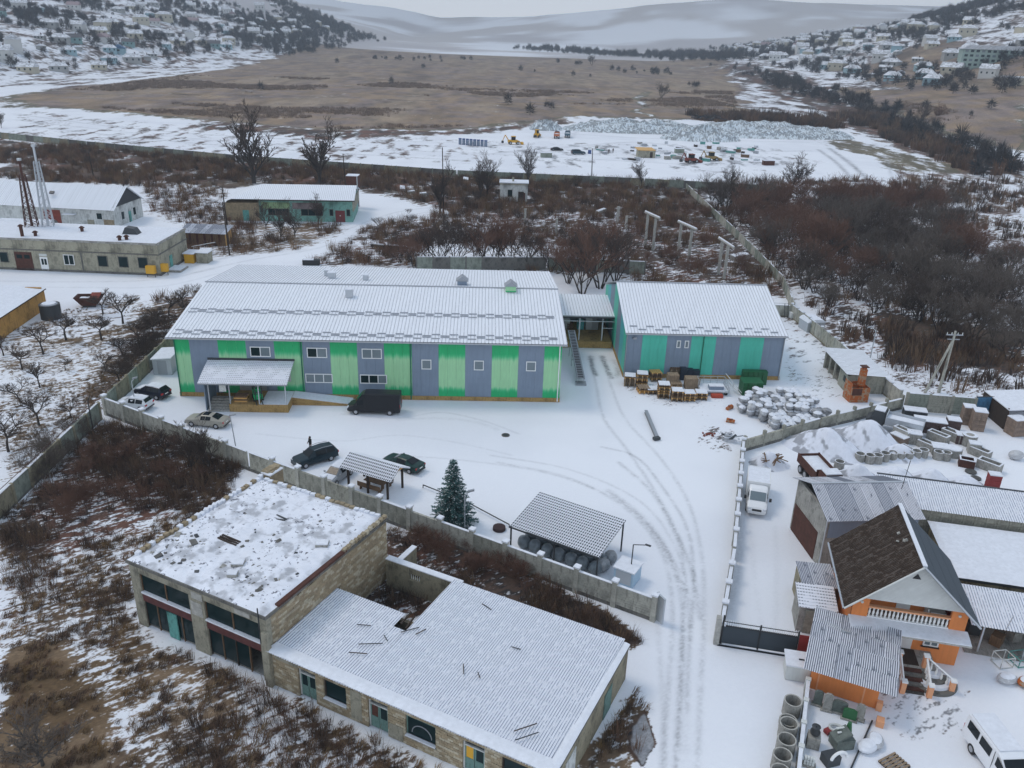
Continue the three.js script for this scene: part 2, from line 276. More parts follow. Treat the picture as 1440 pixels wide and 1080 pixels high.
// tracks: [polyline, width in metres, strength]
const arc = (pts, n = 40) => { const c = new THREE.CatmullRomCurve3(pts.map(([x, y]) => { const p = at(x, y); return new THREE.Vector3(p.x, 0, p.z); })); return c.getPoints(n).map((v) => [v.x, v.z]); };
const TRACKS = [
  [arc([[828, 500], [838, 540], [850, 590], [880, 630], [920, 690], [955, 760], [962, 830], [958, 920], [950, 1080]]), 0.3, 0.34],
  [arc([[847, 500], [860, 545], [880, 590], [925, 640], [965, 700], [985, 770], [990, 860], [985, 960], [980, 1080]]), 0.3, 0.3],
  [arc([[845, 628], [890, 640], [935, 690], [965, 740], [975, 800], [970, 900]]), 0.26, 0.42],
  [arc([[700, 650], [800, 672], [880, 715], [930, 775], [945, 850], [940, 960], [930, 1080]]), 0.3, 0.3],
  [arc([[690, 640], [800, 660], [900, 705], [950, 770], [968, 850], [966, 1000]]), 0.24, 0.26],
  [arc([[560, 640], [660, 648], [780, 668], [870, 705], [930, 760], [955, 830], [958, 950], [950, 1080]]), 0.24, 0.2],
  [arc([[855, 690], [900, 725], [940, 780], [962, 830]]), 0.5, 0.42],
  [arc([[870, 650], [915, 690], [945, 740], [972, 800], [985, 870]]), 0.34, 0.36],
  [arc([[480, 582], [560, 588], [620, 580], [680, 592], [730, 610]]), 0.26, 0.22],
  [arc([[560, 590], [620, 588], [670, 594], [700, 604]]), 0.5, 0.14],
  [arc([[360, 610], [480, 620], [560, 612], [640, 622], [720, 640]]), 0.22, 0.16],
  [arc([[830, 500], [833, 515], [838, 528]]), 0.5, 0.95], [arc([[846, 500], [852, 515], [860, 532]]), 0.5, 0.95],
  [arc([[864, 506], [870, 520], [868, 530]]), 0.7, 0.5],
  [arc([[935, 1080], [930, 960], [925, 880]]), 0.3, 0.2], [arc([[960, 1080], [962, 960], [960, 880]]), 0.7, 0.13],
  [arc([[1040, 730], [1038, 800], [1025, 860]]), 0.5, 0.25],
  [arc([[1055, 740], [1062, 820], [1070, 880]]), 0.35, 0.08], [arc([[1090, 740], [1092, 820], [1090, 890]]), 0.35, 0.08],
  // lanes behind
  [arc([[250, 380], [330, 360], [430, 345], [500, 318], [560, 298], [620, 290]]), 0.6, 0.24], [arc([[270, 384], [350, 366], [450, 348], [520, 322], [580, 302], [640, 294]]), 0.6, 0.22],
  [arc([[0, 395], [120, 396], [230, 392], [300, 378]]), 0.5, 0.2], [arc([[0, 402], [120, 404], [230, 402], [310, 384]]), 0.5, 0.18],
  [arc([[240, 290], [290, 292], [310, 300], [280, 312]]), 0.9, 0.4], [arc([[255, 300], [300, 310]]), 0.9, 0.4],
  // building site
  [arc([[1150, 210], [1175, 228], [1205, 260]]), 1.2, 0.75], [arc([[1165, 208], [1198, 232], [1228, 262]]), 1.4, 0.85], [arc([[1155, 200], [1230, 215], [1255, 250]]), 0.8, 0.4],
  [arc([[20, 160], [200, 182], [420, 196], [620, 200], [760, 208], [960, 214], [1140, 212]]), 1.4, 0.35],
  [arc([[20, 168], [220, 190], [420, 206], [640, 214], [800, 222], [980, 232]]), 1.2, 0.3],
  [arc([[30, 176], [260, 200], [460, 214], [660, 226]]), 1.4, 0.35], [arc([[560, 188], [760, 186], [900, 194], [1140, 200]]), 1.2, 0.3],
  [arc([[700, 215], [820, 205], [900, 200], [1010, 214], [1080, 222]]), 2.4, 0.32], [arc([[800, 195], [830, 180], [900, 185]]), 1.6, 0.25],
];
const SNOWLINES = [                                          // trodden snow ways across the dead grass
  [arc([[0, 135], [60, 124], [150, 116], [230, 108], [290, 100], [330, 96]]), 6, 0.9], [arc([[0, 130], [30, 126], [60, 122]]), 22, 0.9],
  [arc([[1000, 140], [1060, 152], [1130, 166], [1200, 182], [1260, 196]]), 3, 0.7], [arc([[905, 128], [892, 146], [900, 160], [930, 166]]), 4, 0.5],
  [arc([[960, 96], [1040, 100], [1110, 98], [1200, 104]]), 6, 0.5],
];
function maskCanvas(T) {
  const w = T.w >> 1, h = T.h >> 1, c = document.createElement('canvas'); c.width = w; c.height = h;
  const g = c.getContext('2d'), sx = w / (T.x1 - T.x0), sz = h / (T.z0 - T.z1);
  const X = (x) => (x - T.x0) * sx, Y = (z) => (T.z0 - z) * sz;
  g.fillStyle = 'rgb(10,60,0)'; g.fillRect(0, 0, w, h);
  const farBase = T.z0 <= -520;
  if (farBase) { g.fillStyle = 'rgb(72,130,0)'; g.fillRect(0, 0, w, h); }
  for (const [poly, cover, kind, f] of ZONES) {
    g.filter = `blur(${Math.max(0.6, f * sx * 0.8).toFixed(1)}px)`;
    g.fillStyle = `rgb(${Math.round(cover * 255)},${Math.round(kind * 255)},0)`;
    g.beginPath(); poly.forEach(([x, z], i) => (i ? g.lineTo(X(x), Y(z)) : g.moveTo(X(x), Y(z)))); g.closePath(); g.fill();
  }
  const line = (l, width, style) => { g.strokeStyle = style; g.lineWidth = Math.max(0.7, width * sx); g.lineJoin = g.lineCap = 'round'; g.beginPath(); l.forEach(([x, z], i) => (i ? g.lineTo(X(x), Y(z)) : g.moveTo(X(x), Y(z)))); g.stroke(); };
  for (const [l, width, s] of SNOWLINES) { g.filter = `blur(${Math.max(0.5, width * sx * 0.15).toFixed(1)}px)`; line(l, width, `rgba(0,0,0,${s})`); }
  g.globalCompositeOperation = 'lighter';
  for (const [l, width, s] of TRACKS) { g.filter = `blur(${Math.max(0.4, width * sx * 0.4).toFixed(1)}px)`; line(l, width, `rgb(0,0,${Math.round(s * 255)})`); }
  g.globalCompositeOperation = 'source-over'; g.filter = 'none';
  T.mask = g.getImageData(0, 0, w, h).data; T.mw = w; T.mh = h;
}
function maskAt(T, x, z, ch) {
  const u = clamp((x - T.x0) / (T.x1 - T.x0)) * (T.mw - 1), v = clamp((T.z0 - z) / (T.z0 - T.z1)) * (T.mh - 1);
  const i = Math.min(T.mw - 2, u | 0), j = Math.min(T.mh - 2, v | 0), fx = u - i, fy = v - j, q = (j * T.mw + i) * 4 + ch, m = T.mask;
  return ((m[q] * (1 - fx) + m[q + 4] * fx) * (1 - fy) + (m[q + T.mw * 4] * (1 - fx) + m[q + T.mw * 4 + 4] * fx) * fy) / 255;
}
function coverAt(x, z) { for (const T of TILES) if (x >= T.x0 && x <= T.x1 && z <= T.z0 && z >= T.z1) return [maskAt(T, x, z, 0), maskAt(T, x, z, 1)]; return [0, 0]; }
const mix3 = (o, a, b, t) => { o[0] = a[0] + (b[0] - a[0]) * t; o[1] = a[1] + (b[1] - a[1]) * t; o[2] = a[2] + (b[2] - a[2]) * t; };
const toS = (v) => 255 * (v <= 0.0031308 ? v * 12.92 : 1.055 * Math.pow(v, 1 / 2.4) - 0.055);
const LUT = new Uint8Array(4097).map((_, i) => toS(i / 4096));
const GC = { snow: [0.80, 0.82, 0.86], snow2: [0.70, 0.72, 0.77], tan: [0.24, 0.168, 0.105], straw: [0.27, 0.205, 0.14], ochre: [0.11, 0.067, 0.03], brown: [0.075, 0.047, 0.034], dark: [0.028, 0.022, 0.02], red: [0.13, 0.06, 0.04], slush: [0.27, 0.28, 0.30], green: [0.075, 0.085, 0.045], mauve: [0.215, 0.163, 0.14] };
function groundTexture(T) {
  maskCanvas(T);
  const { w, h } = T, d = new Uint8Array(w * h * 4), o = [0, 0, 0], c = [0, 0, 0], s = [0, 0, 0];
  const px = (T.x1 - T.x0) / w, fine = clamp(0.25 / px, 0.25, 4), far = T.z1 < -250;
  for (let j = 0; j < h; j++) {
    const z = T.z0 - (j + 0.5) / h * (T.z0 - T.z1);
    for (let i = 0; i < w; i++) {
      const x = T.x0 + (i + 0.5) * px;
      const wa = far ? 22 : 2.6, wf = far ? 0.03 : 0.22, wx = x + (fbm(x * wf + 50, z * wf, 3) - 0.5) * wa, wz = z + (fbm(x * wf, z * wf + 80, 3) - 0.5) * wa;
      const cv = maskAt(T, wx, wz, 0), kd = maskAt(T, wx, wz, 1), tr = maskAt(T, x, z, 2);
      const ax = far ? x : x * 0.82 - z * 0.57, az = far ? z : x * 0.57 + z * 0.82, n5 = noise(ax * 2.2 * fine + 70, az * 4.6 * fine), n1 = far ? noise(x * 0.5 * fine + 3, z * 0.16 * fine) : noise(ax * 0.42 * fine + 3, az * 1.25 * fine), n2 = noise(ax * 1.5 * fine, az * 3.4 * fine + 8), n3 = fbm(x * 0.09, z * 0.09 + 5, 3), n4 = noise(x * 0.31 + 11, z * 0.31);
      const n0 = NV[((j * 7 + i * 131) & 511) * 512 + ((i * 3 + j * 57) & 511)];
      // soil and dead growth
      if (far) { mix3(c, GC.tan, GC.mauve, sstep(0.35, 0.65, n3)); mix3(c, c, GC.straw, 0.7 * sstep(0.55, 0.8, noise(x * 0.045, z * 0.012 + 31))); mix3(c, c, GC.brown, 0.75 * sstep(0.62, 0.86, fbm(x * 0.02 + 9, z * 0.007 + 3, 4))); }
      else mix3(c, GC.tan, GC.ochre, sstep(0.3, 0.7, n3));
      if (kd > 0.2) { mix3(o, GC.brown, GC.red, sstep(0.45, 0.75, n4)); mix3(o, o, GC.dark, sstep(0.4, 0.75, n1)); mix3(c, c, o, sstep(0.15, 0.5, kd)); }
      if (kd > 0.7) mix3(c, c, GC.slush, sstep(0.7, 0.95, kd));
      if (kd < 0.2 && cv < 0.75 && far) mix3(c, c, GC.green, 0.6);
      if (far) mix3(c, c, noise(x * 0.03 + 8, z * 0.1) > 0.5 ? GC.straw : GC.brown, 0.5 * sstep(0.35, 0.8, n1 * 0.5 + 0.5 * noise(x * 0.06 + 4, z * 0.16)) * sstep(0.3, 0.6, n3));
      const k = 0.62 + 0.42 * n2 + 0.3 * n5 + 0.12 * (n0 - 0.5) + (far ? 0.9 * (fbm(x * 0.14 + 2, z * 0.045, 3) - 0.5) : 0); c[0] *= k; c[1] *= k; c[2] *= k;
      // snow that lies between
      mix3(s, GC.snow, GC.snow2, 0.6 * sstep(0.35, 0.75, n3) + 0.25 * (n2 - 0.5));
      const th = 0.36 * n1 + 0.26 * n2 + 0.16 * n5 + 0.22 * n4, e = 0.26 + 0.66 * cv, m = sstep(th - 0.07, th + 0.07, e) * sstep(0.05, 0.12, cv);
      mix3(o, s, c, m);
      if (tr > 0.01) { const t = clamp(tr * 1.2 * sstep(-0.1, 0.6, 0.6 * noise(x * 1.1, z * 1.1 + 60) + 0.4 * noise(x * 4, z * 4 + 20)) * (0.5 + 1.0 * n2)); mix3(o, o, GC.slush, clamp(t)); }
      const q = (j * w + i) * 4;
      d[q] = LUT[clamp(o[0]) * 4096 | 0]; d[q + 1] = LUT[clamp(o[1]) * 4096 | 0]; d[q + 2] = LUT[clamp(o[2]) * 4096 | 0]; d[q + 3] = 255;
    }
  }
  const t = new THREE.DataTexture(d, w, h, THREE.RGBAFormat); t.colorSpace = THREE.SRGBColorSpace; t.magFilter = t.minFilter = THREE.LinearFilter; t.needsUpdate = true;
  return t;
}
function relief(x, z) {                                      // hummocks where weeds stand, smooth where people drive
  if (z < -520) return 0;
  const [cv] = coverAt(x, z);
  return (fbm(x * 0.35, z * 0.35, 3) - 0.5) * 0.5 * sstep(0.15, 0.6, cv) + (fbm(x * 0.6 + 9, z * 0.6, 2) - 0.5) * 0.05;
}
const groundNames = ['yard_ground', 'works_ground', 'valley_ground', 'settlement_ground'];
TILES.forEach((T, k) => {
  const map = groundTexture(T), pos = [], uv = [], idx = [];
  for (let j = 0; j <= T.nz; j++) for (let i = 0; i <= T.nx; i++) {
    const x = T.x0 + (T.x1 - T.x0) * i / T.nx, z = T.z0 + (T.z1 - T.z0) * j / T.nz;
    pos.push(x, terrain(x, z) + relief(x, z) - 0.02, z); uv.push(i / T.nx, j / T.nz);
    if (i < T.nx && j < T.nz) { const a = j * (T.nx + 1) + i, b = a + 1, c = a + T.nx + 1, e = c + 1; idx.push(a, b, e, a, e, c); }
  }
  const g = new THREE.BufferGeometry(); g.setAttribute('position', new THREE.Float32BufferAttribute(pos, 3)); g.setAttribute('uv', new THREE.Float32BufferAttribute(uv, 2)); g.setIndex(idx); g.computeVertexNormals();
  const m = new THREE.Mesh(g, new THREE.MeshStandardMaterial({ map, roughness: 0.95, ...(k < 2 ? { bumpMap: (() => { const b = TX.mottle.clone(); b.colorSpace = THREE.NoColorSpace; b.repeat.set((T.x1 - T.x0) / 2.4, (T.z0 - T.z1) / 2.4); b.needsUpdate = true; return b; })(), bumpScale: 0.035 } : {}) })); m.name = groundNames[k]; m.receiveShadow = true;
  m.userData = { kind: 'structure', label: ['snowed-over yard with tyre tracks and weedy margins', 'snowy ground of the works behind the halls', 'valley floor with dead grass and snowy building site', 'snowy slopes under the village houses'][k], category: 'ground' };
  scene.add(m);
});
{ // the country all round, beneath the finer sheets
  const n = 150, pos = [], col = [], idx = [], X0 = -3000, X1 = 3000, Z0 = 300, Z1 = -4200, c = [0, 0, 0], o = [0, 0, 0];
  for (let j = 0; j <= n; j++) for (let i = 0; i <= n; i++) {
    const x = X0 + (X1 - X0) * i / n, z = Z0 + (Z1 - Z0) * j / n;
    let low = 0; for (const T of TILES) if (x > T.x0 - 45 && x < T.x1 + 45 && z < T.z0 + 45 && z > T.z1 - 45) low = 1.2;
    const inner = TILES.some((T) => x > T.x0 + 10 && x < T.x1 - 10 && z < T.z0 && z > T.z1);
    pos.push(x, terrain(x, z) - (inner ? 2.5 : low * 0.4), z);
    const wood = sstep(0.42, 0.58, fbm(x * 0.0031 + 4, z * 0.0031, 4)), f = sstep(0.5, 0.62, fbm(x * 0.005 + 70, z * 0.004, 3));
    mix3(c, GC.snow, GC.mauve, 0.55 * wood); mix3(c, c, GC.tan, 0.5 * f * (1 - wood));
    col.push(c[0], c[1], c[2]);
    if (i < n && j < n) { const a = j * (n + 1) + i, b = a + 1, e = a + n + 1, g = e + 1; idx.push(a, b, g, a, g, e); }
  }
  const g = new THREE.BufferGeometry(); g.setAttribute('position', new THREE.Float32BufferAttribute(pos, 3)); g.setAttribute('color', new THREE.Float32BufferAttribute(col, 3)); g.setIndex(idx); g.computeVertexNormals();
  const m = new THREE.Mesh(g, new THREE.MeshStandardMaterial({ vertexColors: true, roughness: 1 })); m.name = 'hills'; m.userData = { kind: 'structure', label: 'wooded snowy hills and far valley', category: 'hills' }; scene.add(m);
}
// ---------------------------------------------------------------- the two striped halls
TX.ribSnow = noiseTex(512, (u, v) => { const f = (u * 3) % 1, n = tn(u, v, 14, 4, 5), m = tn(u, v, 5, 4, 33); const line = sstep(0.765, 0.80, f) * (1 - sstep(0.94, 0.99, f)) * sstep(0.28, 0.5, n + 0.12);
  const k = (0.95 + 0.05 * (m - 0.5) + 0.05 * (n - 0.5)) * (1 - 0.2 * line); return [k * 0.975, k * 0.985, k]; });
TX.ribSnow.repeat.set(1 / 1.32, 1 / 8);
TX.fadedGreen = (() => {                                     // green coil paint, washed out to yellow green over the middle, in streaks
  const t = noiseTex(512, (u, v) => { const e1 = 0.15 + 0.05 * (tn(u, 0.3, 30, 2) - 0.5) + 0.07 * (tn(u, 0.6, 9, 2, 4) - 0.5), e2 = 0.76 + 0.06 * (tn(u, 0.2, 34, 2, 8) - 0.5) + 0.08 * (tn(u, 0.7, 8, 2, 14) - 0.5);
    const w = sstep(e1 - 0.06, e1 + 0.05, v) * (1 - sstep(e2 - 0.09, e2 + 0.06, v)), n = 0.95 + 0.09 * (tn(u, v * 0.3, 24, 3) - 0.5);
    return [n * (0.12 + 0.52 * w), n * (0.70 + 0.15 * w), n * (0.43 + 0.22 * w)]; });
  return t; })();
mat('roofSheet', [0.93, 0.94, 0.96], 0.6, { map: TX.ribSnow });
mat('panelGrey', [0.215, 0.275, 0.36], 0.6, { map: TM.soft });
mat('panelFaded', [1, 1, 1], 0.6, { map: TX.fadedGreen });
mat('panelTeal', [0.08, 0.55, 0.41], 0.55, { map: TM.soft });
mat('panelCyan', [0.1, 0.46, 0.5], 0.55, { map: TM.soft });
mat('guard', [0.36, 0.38, 0.42], 0.5, { metalness: 0.3 });
mat('plinth', [0.42, 0.27, 0.10], 0.95, { map: TM.stain3 });
mat('gutter', [0.45, 0.47, 0.5], 0.5, { metalness: 0.5 });
mat('pipeGreen', [0.01, 0.15, 0.085], 0.6);
function windowPart(parent, x, y, z, w, h, panes, name = 'window', frameM = M.white, glassM = M.glassPale) {   // looks to +z
  const o = part(parent, name, new B().b3(-w / 2, w / 2, -h / 2, -h / 2 + 0.1, 0, 0.1).b3(-w / 2, w / 2, h / 2 - 0.1, h / 2, 0, 0.1).b3(-w / 2, -w / 2 + 0.1, -h / 2 + 0.1, h / 2 - 0.1, 0, 0.1).b3(w / 2 - 0.1, w / 2, -h / 2 + 0.1, h / 2 - 0.1, 0, 0.1), frameM, x, y, z);
  for (let k = 1; k < panes; k++) part(o, 'mullion', new B().b3(-0.05, 0.05, -h / 2 + 0.1, h / 2 - 0.1, 0.003, 0.09), frameM, -w / 2 + w * k / panes, 0, 0);
  for (let k = 0; k < panes; k++) part(o, 'pane', new B().b3(-w / panes / 2 + 0.06, w / panes / 2 - 0.06, -h / 2 + 0.1, h / 2 - 0.1, 0.02, 0.05), (Array.isArray(glassM) ? glassM[k % glassM.length] : glassM), -w / 2 + w * (k + 0.5) / panes, 0, 0);
  return o;
}
function hall(o, c) {
  const { W, D, he, ee, hr, oa, ob, of } = c, D2 = D / 2;
  // core behind the cladding, with gables
  part(o, 'inner_wall', new B().b3(0.1, W - 0.1, 0, he - 0.05, -D + 0.1, -0.13).side([[0.1, he - 0.05], [W - 0.1, he - 0.05], [W - 0.1, he], [0.1, he]], -D + 0.1, -0.13), M.panelGrey);
  let u = 0;
  c.stripes.forEach(([u1, m], k) => { const n = Math.max(1, Math.round((u1 - u) / 1.12)); for (let q = 0; q < n; q++) { const a = u + (u1 - u) * q / n, b = u + (u1 - u) * (q + 1) / n, g = new B();
      g.b3(a + 0.006, b - 0.006, c.y0 ?? 0.55, he, -0.12, 0);
      if (m === M.panelFaded) for (let i = 0; i < 4; i++) { g.u[i * 2] = (g.p[i * 3] - u) / (u1 - u) * 0.9 + k * 0.137; g.u[i * 2 + 1] = (g.p[i * 3 + 1] - 0.5) / (he - 0.5); }
      part(o, 'wall_sheet', g, m); } u = u1; });
  for (const [sx, x0] of [[-1, -0.001], [1, W - 0.119]]) { let v = 0; c.sideStripes.forEach(([v1, m]) => { const n = Math.max(1, Math.round((v1 - v) / 1.6)); for (let q = 0; q < n; q++) { const a = v + (v1 - v) * q / n, b = v + (v1 - v) * (q + 1) / n, H = (t) => ee + (hr - ee) * (1 - Math.abs(t - D2) / D2) - 0.18;
        const za = -a - 0.004, zb = -b + 0.004, y0 = 0.55, A = H(a), Bh = H(b), g = new B(), x1 = x0 + 0.12;
        for (const x of [x0, x1]) g.quad([x, y0, za], [x, y0, zb], [x, Bh, zb], [x, A, za]); g.quad([x0, A, za], [x1, A, za], [x1, Bh, zb], [x0, Bh, zb]); part(o, 'wall_sheet', g, m); } v = v1; }); }
  part(o, 'wall_sheet', new B().b3(0, W, 0.55, he, -D, -D + 0.1), M.panelGrey);
  part(o, 'plinth', new B().b3(-0.05, W + 0.05, 0, c.y0 ?? 0.55, -D, 0.06), M.plinth);
  // roof sheets
  const run = D2 + of, rise = (hr - ee) * run / D2, L = Math.hypot(run, rise), pitch = Math.atan2(rise, run), n = Math.round((W + oa + ob) / 1.32), sw = (W + oa + ob) / n;
  const variants = [0, 1, 2, 3, 4].map((k) => { const g = waveSheet(1.32, L, 0.44, 0.05, 'rib'); for (let i = 1; i < g.u.length; i += 2) g.u[i] += k * 1.73; const e = g.geo(); e.scale(sw / 1.32, 1, 1); return e; });
  const roof = part(o, 'roof', new B().side([[-run, ee - 0.1 + 0.02], [0, ee + rise - 0.1], [run, ee - 0.1 + 0.02], [run, ee - 0.16], [0, ee + rise - 0.16], [-run, ee - 0.16]].map(([a, b]) => [a, b]), 0.02, W + oa + ob - 0.02), M.metalGrey, -oa, 0, -D2, 0);
  roof.rotation.y = Math.PI / 2;                             // the outline runs across the hall
  const sheetG = new THREE.Group();
  for (let k = 0; k < n; k++) for (const s of [1, -1]) {
    const m = new THREE.Mesh(variants[(k * 3 + (s > 0 ? 0 : 2)) % 5], M.roofSheet); m.name = 'roof_sheet';
    m.position.set(-oa + (s > 0 ? k * sw : (k + 1) * sw), ee + rise, -D2); m.rotation.order = 'YXZ'; m.rotation.set(pitch, s > 0 ? 0 : Math.PI, 0); o.add(m);
  }
  part(o, 'ridge_cap', new B().b3(-oa, W + ob, ee + rise + 0.03, ee + rise + 0.085, -D2 - 0.16, -D2 + 0.16), M.guard);
  const guard = new B().b3(-0.52, 0.52, 0, 0.11, -0.05, 0.05).geo();
  for (const [t, s] of c.guards) for (let k = 0; ; k++) { const x = -oa + 1.2 + k * 1.12; if (x > W + ob - 0.7) break; const tt = t + (k % 2 ? 0 : 0.7), d = s > 0 ? run - tt : tt - run; const m = new THREE.Mesh(guard, M.guard); m.name = 'snow_guard'; m.position.set(x, ee + rise - Math.abs(d) * Math.tan(pitch) + 0.045, -D2 + d); m.rotation.x = s * pitch; o.add(m); }
  part(o, 'gutter', new B().b3(-oa, W + ob, ee - 0.2, ee - 0.06, of, of + 0.14), M.gutter);
  for (const [x, m] of c.pipes) part(o, 'downpipe', new B().tube([x, 0.1, 0.1], [x, ee - 0.5, 0.1], 0.075).tube([x, ee - 0.5, 0.1], [x, ee - 0.15, of + 0.05], 0.075), m);
  for (const [x, y, w, h, p, g] of c.windows) windowPart(o, x, y, 0.02, w, h, p, 'window', M.white, g);
}
const mainHall = thing('striped_hall', 'long two-storey hall with green and grey striped walls and a low white metal roof', 'hall', -41.37, -95.36, 0.04);
{
  const gs = [1.86, 5.3, 8.67, 12.1, 15.5, 18.9, 22.2, 25.5, 28.9, 32.2, 35.5, 38.8, 42.1, 45.3, 47.47], DG = M.glass, PG = M.glassPale;
  hall(mainHall, { W: 47.47, D: 32, he: 7.73, ee: 8.0, hr: 10.0, oa: 0.74, ob: 0.6, of: 0.56, stripes: gs.map((u, k) => [u, k % 2 ? M.panelGrey : M.panelFaded]), sideStripes: [[6, M.panelFaded], [12, M.panelGrey], [20, M.panelFaded], [26, M.panelGrey], [32, M.panelFaded]],
    guards: [[1.2, 1], [7.2, 1], [25.5, -1], [31.6, -1]], pipes: [[0.1, M.pipeGreen], [15.35, M.pipeGreen], [28.75, M.pipeGreen], [47.2, M.white]],
    windows: [[10.4, 6.15, 2.45, 1.3, 2, [DG, PG]], [17.3, 6.15, 2.45, 1.3, 2, [DG, PG]], [24.0, 6.15, 2.45, 1.3, 2, [PG, PG]], [17.35, 2.75, 3.35, 1.2, 3, [PG]], [24.1, 2.75, 3.35, 1.2, 3, [DG, DG, PG]], [30.7, 4.85, 1.22, 1.28, 1, PG], [37.2, 4.85, 1.22, 1.28, 1, PG], [43.7, 4.85, 1.22, 1.28, 1, PG]] });
  const vent = (x, z, w, h, hood, m) => { const v = part(mainHall, 'roof_vent', new B().b3(-w / 2, w / 2, 0, h, -w / 2, w / 2), m, x, 10.0 - Math.abs(z + 16) * 0.12 + 0.05, z); if (hood) part(v, 'hood', new B().side([[-w * 0.65, h], [w * 0.65, h], [0, h + w * 0.5]], -w * 0.6, w * 0.6), M.metalGrey); else part(v, 'lid', new B().b3(-w / 2 - 0.06, w / 2 + 0.06, h, h + 0.08, -w / 2 - 0.06, w / 2 + 0.06), M.snow); };
  vent(19.6, -12.1, 0.9, 1.1, 0, M.galv); vent(14.7, -23.4, 0.8, 0.9, 0, M.galv); vent(15.7, -21.4, 1.0, 0.9, 0, M.galv); vent(20.7, -20.4, 0.75, 0.8, 0, M.galv); vent(34.6, -18.2, 1.35, 0.7, 1, M.panelGrey); vent(41.4, -15.2, 1.4, 0.8, 1, M.panelFaded);
}
const sideHall = thing('striped_hall', 'smaller hall with teal and grey striped walls and a steep white metal roof', 'hall', 15.16, -106.35, 0.03);
hall(sideHall, { W: 21.56, D: 22.9, he: 6.36, ee: 6.5, hr: 10.05, oa: 0.2, ob: 0.27, of: 0.33, stripes: [[2.2, M.panelGrey], [5.55, M.panelTeal], [8.85, M.panelGrey], [12.2, M.panelTeal], [15.5, M.panelGrey], [18.7, M.panelTeal], [21.56, M.panelGrey]], sideStripes: [[2.4, M.panelTeal], [5.5, M.panelCyan], [9, M.panelGrey], [13, M.panelTeal], [17, M.panelGrey], [20, M.panelCyan], [22.9, M.panelTeal]], guards: [[0.7, 1]], pipes: [[10.5, M.pipeGreen], [0.1, M.metalGrey], [21.45, M.metalGrey]], windows: [[7.15, 4.95, 0.55, 1.05, 1, M.glassPale], [8.25, 4.95, 0.55, 1.05, 1, M.glassPale]] });
part(sideHall, 'wall_lamp', new B().box(0, 0, 0.2, 0.3, 0.2, 0.4).box(0.15, 0.1, 0.45, 0.35, 0.25, 0.2), M.metalGrey, 1.0, 5.7, 0.02);

// ---------------------------------------------------------------- loading porch of the long hall
TX.tileSnow = noiseTex(512, (u, v) => {                      // snow on pressed metal tiles: the steps and wave crests stay bare
  const fx = (u * 16) % 1, fy = (v * 10) % 1, n = tn(u, v, 16, 3, 2), m = tn(u, v, 4, 3, 13), bare = sstep(0.36, 0.46, fy) * (1 - sstep(0.97, 1, fy)) * sstep(0.08, 0.18, fx) * (1 - sstep(0.66, 0.78, fx)) * 1.25, b2 = 0.0 * sstep(0.02, 0.08, fx) * (1 - sstep(0.14, 0.22, fx));
  const c = clamp((bare + b2) * sstep(0.18, 0.42, n + 0.25 - 0.2 * m)); const k = 0.9; return [k + (0.10 - k) * c, k * 1.005 + (0.15 - k) * c, k * 1.02 + (0.17 - k) * c]; });
TX.tileSnow.repeat.set(1 / 3.52, 1 / 3.5);
TX.tileThick = noiseTex(512, (u, v) => { const fx = (u * 16) % 1, fy = (v * 10) % 1, n = tn(u, v, 16, 3, 2), m = tn(u, v, 4, 4, 47), bare = sstep(0.7, 0.76, fy) * (1 - sstep(0.93, 1, fy)) * sstep(0.1, 0.3, fx) * (1 - sstep(0.7, 0.85, fx));
  const c = clamp(bare * sstep(0.2, 0.4, n) * (1 - sstep(0.5, 0.58, m)) * 0.8); const k = 0.9; return [k + (0.13 - k) * c, k * 1.005 + (0.16 - k) * c, k * 1.02 + (0.19 - k) * c]; });
TX.tileThick.repeat.set(1 / 3.52, 1 / 3.5);
mat('tiles', [0.92, 0.93, 0.96], 0.7, { map: TX.tileSnow }); mat('tilesSnowy', [0.92, 0.93, 0.96], 0.75, { map: TX.tileThick });
function tileRoof(w, L, curve = 0) {                         // stepped sheet, z runs down the slope 0..L, y up
  const b = new B(), rows = Math.round(L / 0.35), s = L / rows, y = (z) => -curve * (z / L) ** 2;
  for (let k = 0; k < rows; k++) { const z0 = k * s, z1 = z0 + s; b.quad([0, y(z1) + 0.035, z1], [w, y(z1) + 0.035, z1], [w, y(z0), z0], [0, y(z0), z0], [[0, -z1], [w, -z1], [w, -z0], [0, -z0]]); b.quad([0, y(z1), z1], [w, y(z1), z1], [w, y(z1) + 0.035, z1], [0, y(z1) + 0.035, z1], [[0, -z1 + 0.1], [w, -z1 + 0.1], [w, -z1 + 0.12], [0, -z1 + 0.12]]); }
  for (const [x, t] of [[0, 0], [w, 0]]) for (let k = 0; k < rows; k++) b.quad([x, y(k * s) - 0.1, k * s], [x, y(k * s + s) - 0.1, k * s + s], [x, y(k * s + s), k * s + s], [x, y(k * s), k * s]);
  return b;
}
